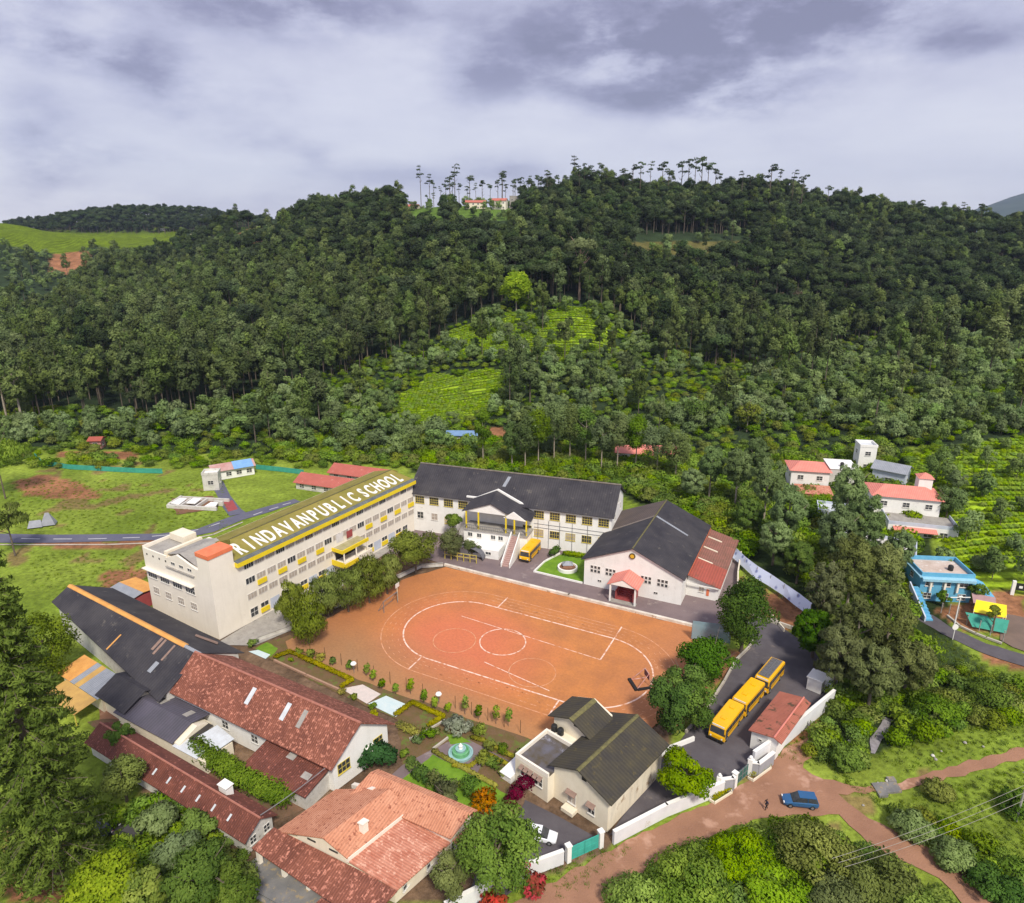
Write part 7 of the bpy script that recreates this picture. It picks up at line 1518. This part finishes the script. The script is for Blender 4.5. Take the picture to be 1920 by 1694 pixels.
thick = [([(1130,1720),(1200,1660),(1290,1600),(1400,1572),(1500,1560),(1560,1560),(1610,1600),(1690,1650),(1760,1720)], 1.7, 1.25, 'bush in the thicket below the dirt road at the bottom edge', 'bushes of the bottom thicket'),
         ([(1500,1400),(1560,1330),(1580,1240),(1700,1280),(1800,1250),(1930,1300),(1930,1345),(1800,1375),(1690,1400),(1620,1440),(1545,1440)], 2.0, 1.3, 'bush in the overgrown slope on both banks of the stream', 'bushes along the stream'),
         ([(1650,1520),(1720,1530),(1800,1560),(1930,1640),(1930,1700),(1850,1650),(1760,1590),(1660,1550)], 2.2, 1.1, 'bush on the bank right of the lower dirt track', 'bushes on the right bank'),
         ([(1380,960),(1470,870),(1660,880),(1700,980),(1720,1240),(1560,1320),(1545,1180),(1500,1100)], 3.2, 2.0, 'bush under the tall trees right of the hall', 'bushes under the tall trees'),
         ([(180,1500),(330,1500),(420,1560),(480,1640),(400,1720),(250,1720),(150,1640)], 2.2, 1.2, 'bush among the trees at the bottom left', 'bushes at the bottom left'),
         ([(1190,868),(1440,868),(1410,1050),(1370,1040),(1320,1000),(1185,935)], 2.6, 2.0, 'bush on the slope behind the hall roof', 'bushes behind the hall'),
         ([(520,830),(1250,840),(1250,925),(1190,930),(1110,912),(790,888),(700,872),(520,862)], 3.0, 1.8, 'bush at the foot of the hillside behind the school', 'bushes behind the school')]
first_b = []
allp = []
for gi, (poly, spc, sc_, lb, grp) in enumerate(thick):
    g = scatterpoly(poly, spc, 40+gi, ROADX); g = g[np.argsort(np.hypot(g[:,0], g[:,1]))]
    for i, (x, y) in enumerate(g): allp.append((math.hypot(x, y), x, y, sc_, lb, grp))
allp.sort(key=lambda q: q[0]); rb = random.Random(4); rest = []
for i, (d_, x, y, sc_, lb, grp) in enumerate(allp):
    if i < 300:
        bi = rb.randrange(5); s_ = sc_*rb.uniform(.6, 1.25); o = obj('bush', BM[bi], None, (x, y, Z(x, y)-.1), rb.uniform(0, 6.28)); o.scale = (s_, s_, s_*rb.uniform(.8, 1.15)); tag(o, lb, 'bush', grp)
        if len(BT) < 5 and BM[bi] not in [q.data for q in BT]: BT.append(o)
    else: rest.append((x, y, sc_))
def stuffpts(name, label, arr, tl, seed, cat='plants'):
    global pts, zz, scl, rot, pick
    rg_ = np.random.default_rng(seed); a = np.array(arr); pts = a[:,:2]; zz = hgt(a[:,0], a[:,1])+.2; scl = a[:,2]*rg_.uniform(.6, 1.25, len(a)); rot = rg_.uniform(0, 6.28, len(a)); pick = rg_.random(len(a))*.999
    o = forest_stuff(name, label, np.arange(len(a)), tl); o['category'] = cat; return o
if rest: stuffpts('undergrowth', 'green undergrowth beyond the nearest bushes', rest, BT, 6)
# understory over the scrub slope so no bare ground shows between the low trees
pu, rgu = scatter(4.6, 77); zu = hgt(pu[:,0], pu[:,1]); ua, uc = proj(pu[:,0], pu[:,1], zu)
eu2 = np.interp(ua, [-100,100,330,560,700,820,940,1000,1150,1250,1450,1600,2000], [770,770,770,720,670,630,570,560,580,650,680,630,620])
ok = (uc > eu2) & (uc < 880) & (ua > -60) & (ua < 1980)
for q_ in TEA+SOIL+MEAD: ok &= ~inpoly(ua, uc, q_)
pu = pu[ok]; stuffpts('ground_cover', 'low bushes and ground cover between the trees of the lower hillside', np.concatenate([pu, np.full((len(pu),1), 1.5)], 1), BT, 8)
# tea bushes in rows on the terraces nearest the camera
tb = []
for q in (TEA[0], TEA[1], TEA[2]):
    xs = np.arange(-160, 330, 1.5); ys = np.arange(120, 420, 2.5); g = np.stack(np.meshgrid(xs, ys), -1).reshape(-1,2); g[:,1] += 2.2*np.sin(g[:,0]*.07)+g[:,0]*.12
    z_ = hgt(g[:,0], g[:,1]); a, c = proj(g[:,0], g[:,1], z_); ok = inpoly(a, c, q); ok &= vnoise(g[:,0], g[:,1], 6, 3) > .12; tb.append(g[ok])
tb = np.concatenate(tb)
v, tt_ = leafcloud([(0,0,.35,1.0,.75,.5)], 60, .26, 3, up=.8); teaM = leafmesh('tea_bush', v, tt_, leafmat('tea_leaf', (.16,.30,.010), (.38,.54,.03), .12))
order = np.argsort(np.hypot(tb[:,0], tb[:,1])); tb = tb[order]; TT0 = []
for i in range(300):
    x, y = tb[i]; o = obj('tea_bush', teaM, None, (x, y, Z(x, y)+.02), rb.uniform(-.3,.3)); s_ = rb.uniform(.85,1.15); o.scale = (s_,)*3; tag(o, 'low clipped tea bush in the nearest rows of the right-hand tea slope', 'tea bush', 'nearest tea bushes on the right slope'); TT0.append(o)
stuffpts('tea_rows', 'bright green rows of clipped tea bushes on the terraces', np.concatenate([tb[300:], np.full((len(tb)-300,1), 1.05)], 1), TT0[:1], 9)
# rough grass tufts over the near grass
gv = []; gf = []; rgg = random.Random(2)
for i in range(26):
    a = rgg.uniform(0, 6.28); r = rgg.uniform(0, .45); x, y = r*math.cos(a), r*math.sin(a); h_ = rgg.uniform(.14,.34); w_ = .035; a2 = rgg.uniform(0, 6.28); dx, dy = math.cos(a2)*w_, math.sin(a2)*w_; lx, ly = rgg.uniform(-.12,.12), rgg.uniform(-.12,.12)
    gv += [(x-dx,y-dy,0),(x+dx,y+dy,0),(x+lx+dx*.3,y+ly+dy*.3,h_),(x+lx-dx*.3,y+ly-dy*.3,h_)]
gme = leafmesh('grass_tuft', np.array(gv), np.array([rgg.random() for _ in gv]), leafmat('grass_blade', (.10,.17,.012), (.22,.30,.035), .25, .2))
gr = []
for poly, spc in (([(1560,1440),(1680,1500),(1930,1430),(1930,1640),(1700,1540),(1560,1460)],.75),([(1640,1420),(1930,1300),(1930,1400),(1700,1450)],.9),([(1740,1180),(1830,1230),(1930,1290),(1930,1330),(1780,1300),(1730,1220)],.95),
                  ([(1100,1694),(1240,1630),(1400,1570),(1500,1540),(1620,1600),(1760,1694)],.9),([(1400,1400),(1500,1330),(1560,1330),(1560,1440),(1480,1430)],.9),([(1000,1640),(1160,1580),(1180,1590),(1060,1694)],.8),([(20,900),(420,900),(430,990),(300,995),(20,995)],1.7),([(60,1035),(280,1035),(280,1110),(130,1110),(60,1100)],1.5)):
    g = scatterpoly(poly, spc, 60); gr.append(np.concatenate([g, np.full((len(g),1), 1.0)], 1))
gr = np.concatenate(gr); t0 = obj('grass_tuft', gme, None, (gr[0,0], gr[0,1], 0)); tag(t0, 'single rough tuft of grass beside the footpath', 'grass', None, 'stuff')
stuffpts('grass', 'rough green grass on the open ground', gr[1:], [t0], 12, 'grass')
print('objects', len(bpy.data.objects))
# ================================================================ the air: thin even haze
hb = MB(); hb.box(-4000, 9000, -200, 9500, -140, 760); hz_ = hb.mesh('haze', []); hm = bpy.data.materials.new('haze_air'); hm.use_nodes = True; hn = hm.node_tree.nodes; hl = hm.node_tree.links
hn.remove(hn['Principled BSDF']); pv = hn.new('ShaderNodeVolumePrincipled'); pv.inputs['Color'].default_value = (.52,.64,.92,1); pv.inputs['Density'].default_value = HAZE; pv.inputs['Anisotropy'].default_value = 0
hl.new(pv.outputs[0], hn['Material Output'].inputs['Volume']); hz_.materials.append(hm); ho = obj('haze', hz_); ho['kind'] = 'stuff'; ho['label'] = 'thin bluish haze over the valley'; ho['category'] = 'haze'
